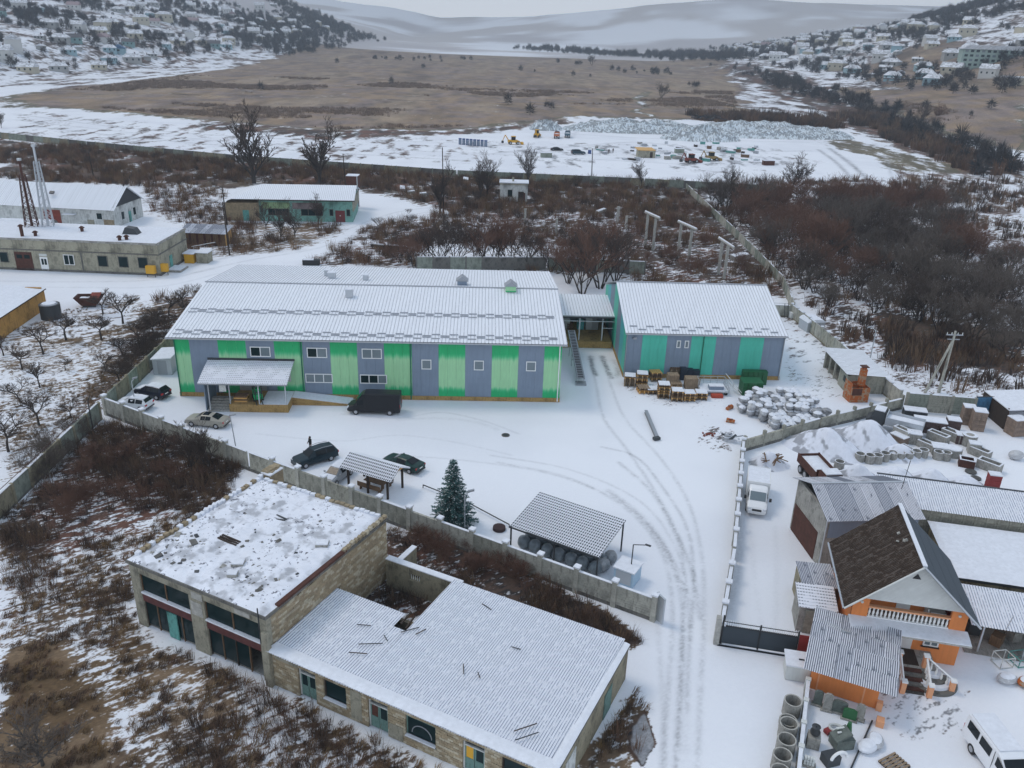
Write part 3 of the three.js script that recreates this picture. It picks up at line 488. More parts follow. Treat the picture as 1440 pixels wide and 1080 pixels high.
{
  const p = thing('loading_porch', 'loading porch with curved tiled canopy and concrete platform before the long hall', 'porch', -41.37, -95.36, 0.04);
  const r = part(p, 'canopy', tileRoof(10.5, 4.75, 0.35), M.tilesSnowy, 3.95, 5.0, 0.12); r.rotation.x = Math.atan2(0.85, 4.6);
  part(p, 'canopy_flashing', new B().b3(3.9, 14.5, 5.0, 5.25, 0.03, 0.14), M.metalDark);
  part(p, 'fascia', new B().b3(3.95, 14.45, 3.62, 3.78, 4.6, 4.7), M.metalGrey);
  for (const x of [5.0, 7.45, 10.9, 14.1]) part(p, 'post', new B().b3(x - 0.06, x + 0.06, x < 6 ? 0 : 1, 3.8, 4.2, 4.32), M.galv);
  const plat = part(p, 'platform', new B().b3(7.3, 14.3, 0, 0.98, 0.12, 4.4), M.plinth); part(plat, 'snow_cover', new B().b3(11.0, 14.25, 0.985, 1.05, 0.3, 4.3), M.snow);
  part(p, 'ramp', new B().side([[14.3, 0], [21.5, 0], [21.5, 0.12], [14.3, 0.95]], 0.12, 2.2), M.plinth); part(p, 'ramp_snow', new B().side([[14.3, 0.955], [21.5, 0.125], [21.5, 0.2], [14.3, 1.03]], 0.14, 2.05), M.snow);
  for (let k = 0; k < 5; k++) part(p, 'step', new B().b3(4.75, 7.29, 0.2 * k, 0.2 * k + 0.2, 2.0 - k * 0, 4.4 - k * 0.42), M.concrete);
  part(p, 'side_wall', new B().b3(4.4, 4.5, 0, 4.0, 0.12, 4.1), M.panelGrey); part(p, 'side_screen', new B().b3(11.0, 13.9, 2.3, 4.1, 0.14, 0.22), M.whitewash);
  part(p, 'door', new B().b3(5.0, 6.2, 1.0, 3.2, 0.13, 0.2), M.panelGrey); part(p, 'loading_door', new B().b3(7.5, 10.8, 1.0, 4.0, 0.13, 0.18), M.metalGrey);
  part(p, 'notice_board', new B().b3(6.3, 7.1, 2.6, 3.9, 4.25, 4.3), M.whitewash);
  // forklift and timber inside
  const q = (x, z) => { const c = Math.cos(0.04), s = Math.sin(0.04); return [-41.37 + x * c + z * s, -95.36 - x * s + z * c]; };
  let [x, z] = q(10.3, 2.7); const f = thing('forklift', 'green forklift standing in the loading porch', 'forklift', x, z, 0.04 - 1.2, undefined, 1.0);
  part(f, 'body', new B().b3(-0.9, 0.9, 0.3, 0.95, -0.5, 0.5).b3(-1.0, -0.35, 0.95, 1.15, -0.5, 0.5), new THREE.MeshStandardMaterial({ color: 0x18b06a, roughness: 0.5 })); part(f, 'mast', new B().b3(0.95, 1.05, 0.1, 2.2, -0.4, -0.3).b3(0.95, 1.05, 0.1, 2.2, 0.3, 0.4).b3(0.95, 1.05, 1.2, 1.3, -0.3, 0.3), M.metalDark);
  part(f, 'overhead_guard', new B().b3(-0.6, 0.8, 2.05, 2.12, -0.5, 0.5).b3(-0.6, -0.53, 0.95, 2.05, -0.5, -0.43).b3(-0.6, -0.53, 0.95, 2.05, 0.43, 0.5).b3(0.73, 0.8, 0.95, 2.05, -0.5, -0.43).b3(0.73, 0.8, 0.95, 2.05, 0.43, 0.5), M.black); for (const s of [-0.35, 0.35]) part(f, 'fork', new B().b3(1.05, 2.1, 0.06, 0.12, s - 0.06, s + 0.06), M.metalDark);
  for (const a of [-0.6, 0.65]) for (const s of [-0.5, 0.5]) part(f, 'wheel', new B().tube([a, 0.25, s - 0.1], [a, 0.25, s + 0.1], 0.25, 0.25, 14), M.rubber);
  [x, z] = q(8.5, 3.2); const tb = thing('timber_stack', 'stack of sawn orange timber in the loading porch', 'timber', x, z, 0.04, undefined, 1.0); for (let a = 0; a < 4; a++) for (let b = 0; b < 5; b++) part(tb, 'plank', new B().b3(-0.75 + rnd(-0.06, 0.06), 0.75 + rnd(-0.06, 0.06), a * 0.2, a * 0.2 + 0.16, -0.55 + b * 0.22, -0.36 + b * 0.22), a % 2 ? M.wood : M.ply);
}
// ---------------------------------------------------------------- roofed passage between the halls, with its conveyor
{
  const p = thing('roofed_passage', 'open roofed passage between the two halls with steel posts and dark inside', 'canopy', 15.16, -106.35, 0.03);
  const n = 6, sw = 8.3 / n, g = waveSheet(1.32, 9.4, 0.44, 0.05, 'rib').geo(); g.scale(sw / 1.32, 1, 1);
  for (let k = 0; k < n; k++) { const m = part(p, 'roof_sheet', g, M.roofSheet, -8.1 + k * sw, 5.3, -20.6); m.rotation.x = 0.05; }
  part(p, 'beam', new B().b3(-8.0, 0.0, 4.45, 4.75, -11.6, -11.4), M.metalDark); part(p, 'rail', new B().b3(-8.0, 0.0, 3.95, 4.05, -11.5, -11.4), M.galv); part(p, 'fascia', new B().b3(-8.1, 0.15, 4.75, 4.9, -11.3, -11.2), M.gutter);
  for (const x of [-5.1, -1.7]) part(p, 'post', new B().b3(x - 0.09, x + 0.09, 1.0, 4.5, -11.6, -11.42), M.galv); part(p, 'brace', new B().b3(-1.7, -0.2, 2.9, 3.0, -11.55, -11.45), M.galv);
  part(p, 'platform', new B().b3(-7.6, -0.2, 0, 1.0, -20.5, -10.9), M.plinth); part(p, 'back_wall', new B().b3(-8.0, 0, 0, 5.2, -20.6, -20.4), M.panelGrey);
  for (const [x, h, c] of [[-6.6, 1.7, M.galv], [-4.4, 1.2, M.panelCyan], [-3.1, 2.1, M.galv], [-2.2, 1.5, M.metalGrey], [-6.0, 0.9, M.wood]]) part(p, 'machine_cabinet', new B().b3(x - 0.5, x + 0.5, 1.0, 1.0 + h, -17.5, -16.2).b3(x - 0.3, x + 0.3, 1.0 + h, 1.25 + h, -17.2, -16.6), c);
  const v = thing('conveyor', 'steel belt conveyor sloping out of the passage onto the snow', 'conveyor', 15.16, -106.35, 0.03);
  const A = [-6.5, 3.2, -9.4], E = [-6.05, 0.75, 2.7];
  for (const s of [-0.45, 0.45]) part(v, 'side_frame', new B().tube([A[0] + s, A[1], A[2]], [E[0] + s, E[1], E[2]], 0.11, 0.11, 6), M.metalGrey);
  part(v, 'belt', new B().quad([E[0] - 0.42, E[1] + 0.03, E[2]], [E[0] + 0.42, E[1] + 0.03, E[2]], [A[0] + 0.42, A[1] + 0.03, A[2]], [A[0] - 0.42, A[1] + 0.03, A[2]]), M.rubber);
  for (let k = 0; k < 30; k++) { const t = k / 30 + 0.02, y = A[1] + (E[1] - A[1]) * t, z = A[2] + (E[2] - A[2]) * t, x = A[0] + (E[0] - A[0]) * t; part(v, 'roller', new B().tube([x - 0.42, y + 0.07, z], [x + 0.42, y + 0.07, z], 0.06, 0.06, 8), M.metalGrey); }
  part(v, 'end_stand', new B().b3(E[0] - 0.45, E[0] - 0.37, 0.15, 0.8, 2.55, 2.63).b3(E[0] + 0.37, E[0] + 0.45, 0.15, 0.8, 2.55, 2.63).b3(E[0] - 0.7, E[0] + 0.7, 0, 0.16, 2.2, 3.4), M.metalGrey);
  for (const [z, h] of [[-7.5, 2.6], [-3.5, 1.9]]) part(v, 'leg', new B().b3(-6.85, -6.77, 0, h, z, z + 0.08).b3(-5.95, -5.87, 0, h, z, z + 0.08).b3(-6.8, -5.9, h * 0.5, h * 0.5 + 0.06, z, z + 0.06), M.metalGrey);
}
{ const o = thing('storage_box', 'grey sheet-metal shed with snowy lid beside the long hall and the wall', 'shed', -46.2, -103.8, 0.04); part(o, 'body', new B().b3(-1.2, 1.2, 0, 2.2, -2.0, 2.0), M.galv); part(o, 'roof', new B().side([[-1.35, 2.15], [1.35, 2.35], [1.35, 2.48], [-1.35, 2.28]], -2.15, 2.15), M.snow); part(o, 'door', new B().b3(-0.6, 0.6, 0.1, 2.0, 2.0, 2.04), M.metalGrey); }
// ---------------------------------------------------------------- vehicles (front towards local +x)
const paint = (r, g, b, rough = 0.32) => { const m = new THREE.MeshPhysicalMaterial({ roughness: rough, ior: 1.3, clearcoat: 0.15, clearcoatRoughness: 0.2 }); m.color.setRGB(r, g, b); m.side = THREE.DoubleSide; return m; };
mat('lampRed', [0.45, 0.02, 0.02], 0.25); mat('lampClear', [0.7, 0.72, 0.75], 0.15); M.carGlass = new THREE.MeshPhysicalMaterial({ roughness: 0.08, ior: 1.3, side: THREE.DoubleSide }); M.carGlass.color.setRGB(0.008, 0.012, 0.015); mat('hub', [0.4, 0.41, 0.43], 0.4, { metalness: 0.6 }); mat('plate', [0.75, 0.75, 0.72], 0.6); mat('trim', [0.02, 0.02, 0.022], 0.5);
// stations: [x, bottom, belt, top, half width at belt, half width at top]
function loftBody(S, b = new B()) {
  const prof = ([x, y0, yb, yt, wb, wt]) => { const h = [[wb * 0.9, y0], [wb, y0 + 0.16], [wb * 1.01, (y0 + yb) / 2], [wb * 0.97, yb], [wt, yt - Math.min(0.06, (yt - yb) * 0.3)], [wt * 0.82, yt], [0, yt + 0.02]]; return [...h.map(([z, y]) => [x, y, z]), ...h.slice(0, -1).reverse().map(([z, y]) => [x, y, -z])]; };
  const P = S.map(prof), n = P[0].length;
  for (let i = 0; i < P.length - 1; i++) for (let k = 0; k < n - 1; k++) b.quad(P[i][k], P[i + 1][k], P[i + 1][k + 1], P[i][k + 1]);
  for (const e of [P[0], P[P.length - 1]]) for (let k = 0; k < n / 2 - 1; k++) b.quad(e[k], e[n - 1 - k], e[n - 2 - k], e[k + 1]);
  for (let i = 0; i < P.length - 1; i++) b.quad(P[i][0], P[i][n - 1], P[i + 1][n - 1], P[i + 1][0]);
  return b;
}
const lerp = (a, b, t) => a + (b - a) * t;
function sideGlass(S, i, j, s, b = new B(), e0 = 0.04, e1 = 0.04) {   // pane between stations i and j on side s, a little proud
  const A = S[i], C = S[j], pt = (q, t) => [q[0], lerp(q[2] + 0.03, q[3] - 0.07, t), s * (lerp(q[4] * 0.97, q[5], t) + 0.012)];
  const mixp = (p, q, t) => p.map((v, k) => lerp(v, q[k], t)); const a = pt(A, 0), d = pt(A, 1), c = pt(C, 1), bb = pt(C, 0);
  return b.quad(mixp(a, bb, e0), mixp(bb, a, e1), mixp(c, d, e1), mixp(d, c, e0));
}
function endGlass(A, C, b = new B()) {                        // windscreen or rear window from station A (low) to C (roof)
  const o = Math.sign(A[0] - C[0]) * 0.012, f = 0.9; return b.quad([lerp(A[0], C[0], 0.06) + o, lerp(A[3], C[3], 0.06) + 0.03, A[5] * f], [lerp(A[0], C[0], 0.06) + o, lerp(A[3], C[3], 0.06) + 0.03, -A[5] * f], [lerp(A[0], C[0], 0.93) + o, lerp(A[3], C[3], 0.93) + 0.03, -C[5] * f], [lerp(A[0], C[0], 0.93) + o, lerp(A[3], C[3], 0.93) + 0.03, C[5] * f]);
}
function wheels(o, xs, z, r, w = 0.22) { for (const x of xs) for (const s of [-1, 1]) { const t = part(o, 'wheel', new B().tube([0, 0, -w / 2], [0, 0, w / 2], r, r, 18), M.rubber, x, r, s * z); part(t, 'rim', new B().tube([0, 0, s * w * 0.45], [0, 0, s * (w / 2 + 0.015)], r * 0.62, r * 0.58, 14), M.hub); } }
function car(name, label, cat, p, ry, kind, pm, opt = {}) {
  const o = thing(name, label, cat, p.x, p.z, ry), sc = opt.scale ?? 1; let S, cab, rear, front, wx, pil;
  if (kind === 'hatch') { S = [[-2.05, 0.45, 0.85, 0.9, 0.78, 0.72], [-1.98, 0.3, 0.95, 1.05, 0.84, 0.74], [-1.62, 0.24, 0.95, 1.42, 0.87, 0.6], [-0.7, 0.24, 0.93, 1.5, 0.88, 0.62], [0.25, 0.24, 0.92, 1.44, 0.88, 0.6], [1.0, 0.24, 0.9, 0.96, 0.87, 0.7], [1.75, 0.26, 0.8, 0.84, 0.84, 0.7], [2.05, 0.36, 0.64, 0.68, 0.74, 0.62]]; rear = [1, 2]; front = [5, 4]; cab = [[2, 3], [3, 4]]; wx = [-1.28, 1.3]; }
  if (kind === 'sedan') { S = [[-2.4, 0.45, 0.85, 0.88, 0.76, 0.7], [-2.3, 0.3, 0.95, 0.99, 0.86, 0.74], [-1.75, 0.24, 0.98, 1.06, 0.9, 0.74], [-0.85, 0.24, 0.97, 1.38, 0.92, 0.6], [-0.2, 0.24, 0.95, 1.42, 0.92, 0.61], [0.4, 0.24, 0.93, 1.37, 0.92, 0.6], [1.2, 0.24, 0.91, 0.96, 0.91, 0.74], [2.1, 0.26, 0.8, 0.84, 0.87, 0.72], [2.42, 0.36, 0.62, 0.66, 0.74, 0.62]]; rear = [2, 3]; front = [6, 5]; cab = [[2, 3], [3, 4], [4, 5]]; wx = [-1.45, 1.5]; }
  if (kind === 'wagon') { S = [[-2.4, 0.5, 0.9, 0.95, 0.78, 0.74], [-2.34, 0.34, 1.05, 1.12, 0.88, 0.78], [-2.0, 0.3, 1.08, 1.58, 0.93, 0.66], [-1.0, 0.28, 1.06, 1.68, 0.94, 0.68], [0.3, 0.28, 1.03, 1.62, 0.94, 0.67], [1.1, 0.28, 1.0, 1.06, 0.93, 0.78], [2.05, 0.3, 0.9, 0.95, 0.9, 0.76], [2.42, 0.4, 0.7, 0.74, 0.78, 0.66]]; rear = [1, 2]; front = [5, 4]; cab = [[2, 3], [3, 4]]; wx = [-1.45, 1.5]; }
  part(o, 'body', loftBody(S), pm);
  for (const s of [-1, 1]) for (const [i, j] of cab) { if (kind === 'sedan' && i === 2) continue; part(o, 'side_window', sideGlass(S, i, j, s), M.carGlass); }
  part(o, 'windscreen', endGlass(S[front[0]], S[front[1]]), opt.pale ? M.glassPale : M.carGlass); part(o, 'rear_window', endGlass(S[rear[0]], S[rear[1]]), M.carGlass);
  const R = S[0], R1 = S[1], F = S[S.length - 1];
  for (const s of [-1, 1]) { part(o, 'tail_light', new B().box(R1[0] - 0.04, R1[2] - 0.14, s * R1[4] * 0.82, 0.1, 0.2, 0.3), M.lampRed); part(o, 'headlight', new B().box(F[0] - 0.08, F[2] + 0.02, s * F[4] * 0.82, 0.14, 0.14, 0.32), M.lampClear); part(o, 'mirror', new B().box(0.75, 1.02, s * (S[4][4] + 0.08), 0.12, 0.13, 0.18), pm); }
  part(o, 'number_plate', new B().box(R[0] - 0.012, 0.7, 0, 0.02, 0.11, 0.5), M.plate); part(o, 'bumper', new B().b3(R[0] - 0.03, R[0] + 0.12, 0.3, 0.46, -R[4], R[4]).b3(F[0] - 0.14, F[0] + 0.02, 0.28, 0.42, -F[4], F[4]), opt.trim ?? M.trim);
  wheels(o, wx, 0.78 + (kind === 'hatch' ? 0 : 0.04), 0.33);
  const snowOver = (i, j, nm) => { const b = new B(); for (let k = i; k < j; k++) { const A = S[k], C = S[k + 1], f = 0.93, a = (q, s, h) => [q[0], q[3] + h, s * q[5] * f]; b.quad(a(A, 1, 0.055), a(C, 1, 0.055), a(C, -1, 0.055), a(A, -1, 0.055)); for (const s of [-1, 1]) b.quad(a(A, s, -0.03), a(C, s, -0.03), a(C, s, 0.055), a(A, s, 0.055)); } part(o, nm, b, M.snow); };
  if (opt.snowRoof) snowOver(cab.length > 2 ? 3 : 2, front[1], 'roof_snow'); if (opt.snowHood) snowOver(front[0], S.length - 2, 'bonnet_snow'); if (opt.snowRear && kind === 'hatch') snowOver(1, 2, 'rear_snow');
  if (opt.sunroof) part(o, 'sunroof', new B().b3(-0.45, 0.25, 1.425, 1.455, -0.42, 0.42), M.carGlass);
  if (opt.rails) for (const s of [-1, 1]) part(o, 'roof_rail', new B().tube([-1.8, 1.68, s * 0.6], [-0.6, 1.77, s * 0.64], 0.03, 0.03, 6).tube([-0.6, 1.77, s * 0.64], [0.3, 1.7, s * 0.62], 0.03, 0.03, 6), M.hub);
  o.scale.setScalar(sc); return o;
}
const headTo = (a, b) => { const A = at(...a), C = at(...b); return [{ x: (A.x + C.x) / 2, z: (A.z + C.z) / 2 }, Math.atan2(-(C.z - A.z), C.x - A.x)]; };
{
  let [p, r] = headTo([214, 576], [166, 570]); car('parked_car', 'white hatchback parked by the yard fence corner, snow on its roof', 'car', p, r, 'hatch', paint(0.72, 0.74, 0.77), { snowRoof: 1, snowHood: 1, pale: 1, scale: 1.03 });
  [p, r] = headTo([238, 561], [192, 552]); car('parked_car', 'dark hatchback with snowy roof and bonnet beside the white hatchback', 'car', p, r, 'hatch', paint(0.012, 0.016, 0.028), { snowRoof: 1, snowHood: 1, scale: 1.08 });
  [p, r] = headTo([321, 600], [264, 594]); car('parked_car', 'beige sedan with dark sunroof parked before the loading porch', 'car', p, r, 'sedan', paint(0.33, 0.31, 0.265), { sunroof: 1, scale: 1.02 });
  [p, r] = headTo([466, 642], [420, 656]); car('parked_car', 'dark blue estate car with silver roof rails beside a standing person', 'car', p, r, 'wagon', paint(0.006, 0.022, 0.032), { rails: 1 });
  [p, r] = headTo([588, 664], [548, 650]); car('parked_car', 'dark green sedan standing behind the tiled gazebo', 'car', p, r, 'sedan', paint(0.006, 0.035, 0.03), { scale: 0.97 });
  [p, r] = headTo([486, 664], [462, 682]); car('parked_car', 'snow-covered small car beside the tiled gazebo and the fence', 'car', p, r, 'hatch', paint(0.3, 0.32, 0.34), { snowRoof: 1, snowHood: 1, snowRear: 1 });
}
function van(name, label, p, ry, pm, L, opt = {}) {            // box van with a short sloping nose
  const o = thing(name, label, 'van', p.x, p.z, ry), H = opt.h ?? 2.75, h = L / 2;
  const S = [[-h, 0.45, 1.3, H - 0.15, 0.97, 0.86], [-h + 0.06, 0.35, 1.35, H, 1.0, 0.88], [0.1, 0.32, 1.35, H, 1.01, 0.89], [h - 2.1, 0.32, 1.32, H - 0.03, 1.0, 0.87], [h - 1.75, 0.32, 1.3, H - 0.22, 1.0, 0.84], [h - 0.85, 0.32, 1.22, 1.3, 0.98, 0.84], [h - 0.2, 0.34, 0.98, 1.05, 0.93, 0.78], [h, 0.42, 0.7, 0.76, 0.84, 0.7]];
  part(o, 'body', loftBody(S), pm); part(o, 'windscreen', endGlass(S[5], S[4]), opt.pale ? M.glassPale : M.carGlass);
  for (const s of [-1, 1]) { const A = [h - 2.0, 0, 1.32, 2.12, 1.0, 0.93], C = [h - 1.25, 0, 1.26, 1.85, 1.0, 0.93]; part(o, 'side_window', sideGlass([A, C], 0, 1, s), M.carGlass); part(o, 'door_line', new B().b3(h - 2.2, h - 2.18, 0.5, 2.2, s * 1.0 - 0.02, s * 1.0 + 0.02), M.trim); part(o, 'mirror', new B().box(h - 1.15, 1.5, s * 1.15, 0.15, 0.32, 0.2), M.trim); part(o, 'tail_light', new B().box(-h + 0.01, 1.15, s * 0.88, 0.08, 0.5, 0.14), M.lampRed); part(o, 'headlight', new B().box(h - 0.14, 0.92, s * 0.72, 0.2, 0.22, 0.3), M.lampClear); }
  part(o, 'grille', new B().box(h - 0.02, 0.82, 0, 0.08, 0.2, 0.9), M.trim); part(o, 'number_plate', new B().box(h + 0.02, 0.5, 0, 0.02, 0.11, 0.5), M.plate);
  wheels(o, [-h + 1.25, h - 1.05], 0.9, 0.36, 0.24); return o;
}
{ let [p, r] = headTo([560, 583], [492, 581]); p.z -= 0.6; van('delivery_van', 'black long high-roof van parked before the long hall', p, r, paint(0.012, 0.013, 0.016), 6.4, { h: 2.7 }); }
{ // white light truck with a box body, facing the camera
  const p = at(1063, 706), o = thing('box_truck', 'white light truck with an open box body beside the stone yard fence', 'truck', p.x, p.z, Math.atan2(-(at(1064, 740).z - at(1061, 660).z), at(1064, 740).x - at(1061, 660).x - 0.4)), pm = paint(0.78, 0.79, 0.8);
  const S = [[0.35, 0.5, 1.35, 2.15, 0.98, 0.86], [0.45, 0.38, 1.35, 2.22, 1.0, 0.87], [1.15, 0.36, 1.34, 2.2, 1.0, 0.86], [1.4, 0.34, 1.32, 2.05, 1.0, 0.84], [2.2, 0.34, 1.24, 1.32, 0.98, 0.84], [2.95, 0.36, 0.98, 1.05, 0.93, 0.78], [3.15, 0.44, 0.72, 0.78, 0.84, 0.7]];
  part(o, 'cab', loftBody(S), pm); part(o, 'windscreen', endGlass(S[4], S[3]), M.glassPale); for (const s of [-1, 1]) { part(o, 'side_window', sideGlass([[1.0, 0, 1.34, 2.1, 1.0, 0.9], [1.75, 0, 1.28, 1.8, 1.0, 0.9]], 0, 1, s), M.carGlass); part(o, 'mirror', new B().box(1.9, 1.5, s * 1.2, 0.15, 0.34, 0.24), M.trim); part(o, 'headlight', new B().box(3.0, 0.92, s * 0.72, 0.2, 0.24, 0.32), M.lampClear); }
  part(o, 'grille', new B().box(3.12, 0.84, 0, 0.08, 0.2, 0.9), M.trim); part(o, 'number_plate', new B().box(3.18, 0.5, 0, 0.02, 0.12, 0.55), M.plate);
  const bx = part(o, 'cargo_box', new B().b3(-3.2, 0.25, 0.75, 0.9, -1.12, 1.12).b3(-3.2, -3.14, 0.9, 2.45, -1.12, 1.12).b3(0.19, 0.25, 0.9, 2.45, -1.12, 1.12).b3(-3.14, 0.19, 0.9, 2.45, -1.12, -1.06).b3(-3.14, 0.19, 0.9, 2.45, 1.06, 1.12), M.white); part(bx, 'canopy_snow', new B().b3(-3.1, 0.15, 2.3, 2.42, -1.05, 1.05), M.snow);
  part(o, 'chassis', new B().b3(-3.1, 2.6, 0.45, 0.72, -0.45, 0.45), M.trim); wheels(o, [-2.0, 1.95], 0.88, 0.38, 0.26);
}
{ const a = at(1356, 1020), p = at(1395, 1062); const v = van('delivery_van', 'white panel van with dark side windows parked on the snow near the house steps', { x: 32.6, z: -41.0 }, -Math.PI / 2 + 0.08, paint(0.74, 0.76, 0.79), 5.4, { h: 2.3 }); for (const k of [0, 1]) part(v, 'side_window', sideGlass([[-2.4 + k * 1.35, 0, 1.35, 2.1, 1.01, 0.93], [-1.15 + k * 1.35, 0, 1.35, 2.1, 1.01, 0.93]], 0, 1, 1), M.carGlass); part(v, 'roof_snow', new B().b3(-2.55, 0.6, 2.31, 2.37, -0.8, 0.8), M.snow); }
// old lorries of the stone yard
function dumpTruck(label, px, ry, bed, bedSnow, s = 1, cabM = M.green) {
  const p = at(...px), o = thing('dump_truck', label, 'truck', p.x, p.z, ry); o.scale.setScalar(s);
  part(o, 'chassis', new B().b3(-3.3, 3.1, 0.75, 1.05, -0.42, 0.42), M.black); const b = part(o, 'dump_bed', new B().b3(-3.4, 1.0, 1.1, 1.2, -1.2, 1.2).b3(-3.4, 1.0, 1.2, 2.1, -1.2, -1.12).b3(-3.4, 1.0, 1.2, 2.1, 1.12, 1.2).b3(0.92, 1.0, 1.2, 2.4, -1.12, 1.12).b3(-3.4, -3.32, 1.2, 2.0, -1.12, 1.12), bed); part(b, 'load_snow', new B().grid((u, v) => [-3.3 + 4.2 * u, 1.75 + 0.3 * Math.sin(u * 3.1) * Math.sin(v * 3.1), -1.1 + 2.2 * v], 8, 6), M.snow);
  part(o, 'cab', loftBody([[1.15, 0.8, 1.7, 2.5, 1.05, 0.95], [1.3, 0.7, 1.7, 2.6, 1.1, 0.95], [2.5, 0.7, 1.65, 2.55, 1.1, 0.95], [2.8, 0.7, 1.6, 1.75, 1.08, 0.95], [3.3, 0.75, 1.3, 1.4, 1.05, 0.9]]), cabM); part(o, 'windscreen', endGlass([2.8, 0.7, 1.6, 1.75, 1.08, 0.95], [2.5, 0.7, 1.65, 2.55, 1.1, 0.95]), M.carGlass); if (bedSnow) part(o, 'cab_snow', new B().b3(1.25, 2.5, 2.6, 2.72, -0.85, 0.85), M.snow);
  wheels(o, [-2.6, -1.4, 2.3], 0.95, 0.5, 0.32); return o;
}
dumpTruck('old brown tipper lorry under snow standing among the sand heaps', [1152, 682], -1.45, M.rustPlain, 1, 1, M.rustPlain);
dumpTruck('dark lorry with a snowy flat bed beside the block stacks and the low fence', [1255, 606], 2.6, M.galv, 1, 0.95, M.metalDark);
// ---------------------------------------------------------------- walls and fences
// a run of panels between posts; pts in world metres
function fenceRun(name, label, pts, o) {
  const f = thing(name, label, o.cat ?? 'fence', pts[0].x, pts[0].z); const rl = (p) => [p.x - pts[0].x, p.z - pts[0].z]; const rr = rng(o.seed ?? 3);
  const geos = {};
  for (let s = 0; s < pts.length - 1; s++) {
    const A = pts[s], C = pts[s + 1], { L, ry } = dirOf(A, C), n = Math.max(1, Math.round(L / o.bay)), w = L / n, key = w.toFixed(2);
    const [ax, az] = rl(A), ux = (C.x - A.x) / L, uz = (C.z - A.z) / L;
    if (!geos[key]) { const g = new B(), rows = o.rows ?? 1, y0 = o.y0 ?? 0.25, hh = (o.h - y0) / rows; for (let r = 0; r < rows; r++) { const bs = o.split ?? 1; for (let q = 0; q < bs; q++) { const a = o.post / 2 + (w - o.post) * q / bs, c = o.post / 2 + (w - o.post) * (q + 1) / bs; g.b3(a + 0.008, c - 0.008, y0 + r * hh + 0.01, y0 + (r + 1) * hh - 0.01, -o.t / 2, o.t / 2); } } geos[key] = g.geo(); geos[key + 'p'] = new B().b3(0, w, -0.1, y0, -o.t / 2 - 0.05, o.t / 2 + 0.05).geo(); geos[key + 's'] = new B().b3(o.post / 2, w - o.post / 2, 0, 0.055, -o.t / 2 - 0.02, o.t / 2 + 0.02).geo(); }
    for (let k = 0; k < n; k++) {
      const x = ax + ux * w * k, z = az + uz * w * k;
      const pn = part(f, 'panel', geos[key], pick(o.mats, rr), x, 0, z, ry);
      if (o.plinth) part(f, 'footing', geos[key + 'p'], o.plinth, x, 0, z, ry);
      if (o.cap && rr() < (o.capShare ?? 1)) part(pn, 'snow_cap', geos[key + 's'], M.snow, 0, o.h + 0.002, 0, 0);
      if (o.rail) part(f, 'rail', new B().tube([0, o.h + 0.35, 0], [w, o.h + 0.35, 0], 0.035, 0.035, 5), o.rail, x, 0, z, ry);
      if (k || s === 0 || o.corner) postAt(x, z, ry, rr() < (o.leanShare ?? 0) ? rr() * 0.1 - 0.05 : 0);
    }
    if (s === pts.length - 2) postAt(ax + ux * L, az + uz * L, ry, 0);
  }
  function postAt(x, z, ry, lean) { if (!o.postGeo) o.postGeo = new B().b3(-o.post / 2, o.post / 2, -0.1, o.ph, -o.post / 2 - 0.02, o.post / 2 + 0.02).geo(), o.capGeo = new B().b3(-o.post / 2 - 0.06, o.post / 2 + 0.06, o.ph, o.ph + 0.14, -o.post / 2 - 0.08, o.post / 2 + 0.08).geo(); const q = part(f, 'post', o.postGeo, o.postM ?? o.mats[0], x, 0, z, ry); q.rotation.z = lean; if (o.postCap) part(q, 'cap', o.capGeo, M.snow); }
  return f;
}
mat('fenceA', [0.42, 0.41, 0.34], 0.92, { map: TM.stain3 }); mat('fenceB', [0.34, 0.335, 0.28], 0.92, { map: TM.stain6 }); mat('fenceC', [0.47, 0.46, 0.40], 0.92, { map: TM.stain6 });
mat('wallGreenish', [0.27, 0.30, 0.25], 0.95, { map: TM.stain6 }); mat('wallTan', [0.30, 0.27, 0.19], 0.95, { map: TM.stain3 });
const W2 = (x, z) => ({ x, z });
fenceRun('yard_fence', 'long pale concrete block fence with capped posts along the yard', [W2(-47.9, -89.4), W2(-27.3, -77.3), W2(12.0, -55.0)], { bay: 3.55, rows: 8, split: 2, h: 2.15, ph: 2.5, post: 0.42, t: 0.2, y0: 0.3, mats: [M.fenceA, M.fenceB, M.fenceC], plinth: M.concreteDark, postCap: 1, postM: M.fenceC, cap: 1, capShare: 0.8, seed: 5 });
single('gate_leaf', 'grey sheet-metal gate end standing at the tip of the yard fence', 'gate', new B().b3(-0.08, 0.08, 0.15, 2.6, -0.45, 0.45).b3(-0.14, 0.14, 0.1, 2.66, -0.52, -0.45), M.galv, 12.45, -54.75, 0.5);
fenceRun('boundary_wall', 'concrete panel wall with a rusty pipe coping between orchard and weeds', [W2(-47.4, -60), W2(-48.0, -88)], { bay: 3.1, h: 2.2, ph: 2.2, post: 0.35, t: 0.18, y0: 0.15, mats: [M.wallGreenish, M.wallTan], plinth: M.concreteDark, postM: M.wallTan, cap: 1, capShare: 0.6, rail: M.rustPlain, seed: 8 });
fenceRun('boundary_wall', 'concrete panel wall behind the parked hatchbacks beside the long hall', [W2(-48.1, -89.8), W2(-48.5, -112), W2(-47.6, -128)], { bay: 3.1, h: 2.2, ph: 2.3, post: 0.35, t: 0.18, y0: 0.15, mats: [M.wallGreenish, M.wallTan], plinth: M.concreteDark, postM: M.wallTan, cap: 1, capShare: 0.5, rail: M.woodDark, seed: 9 });
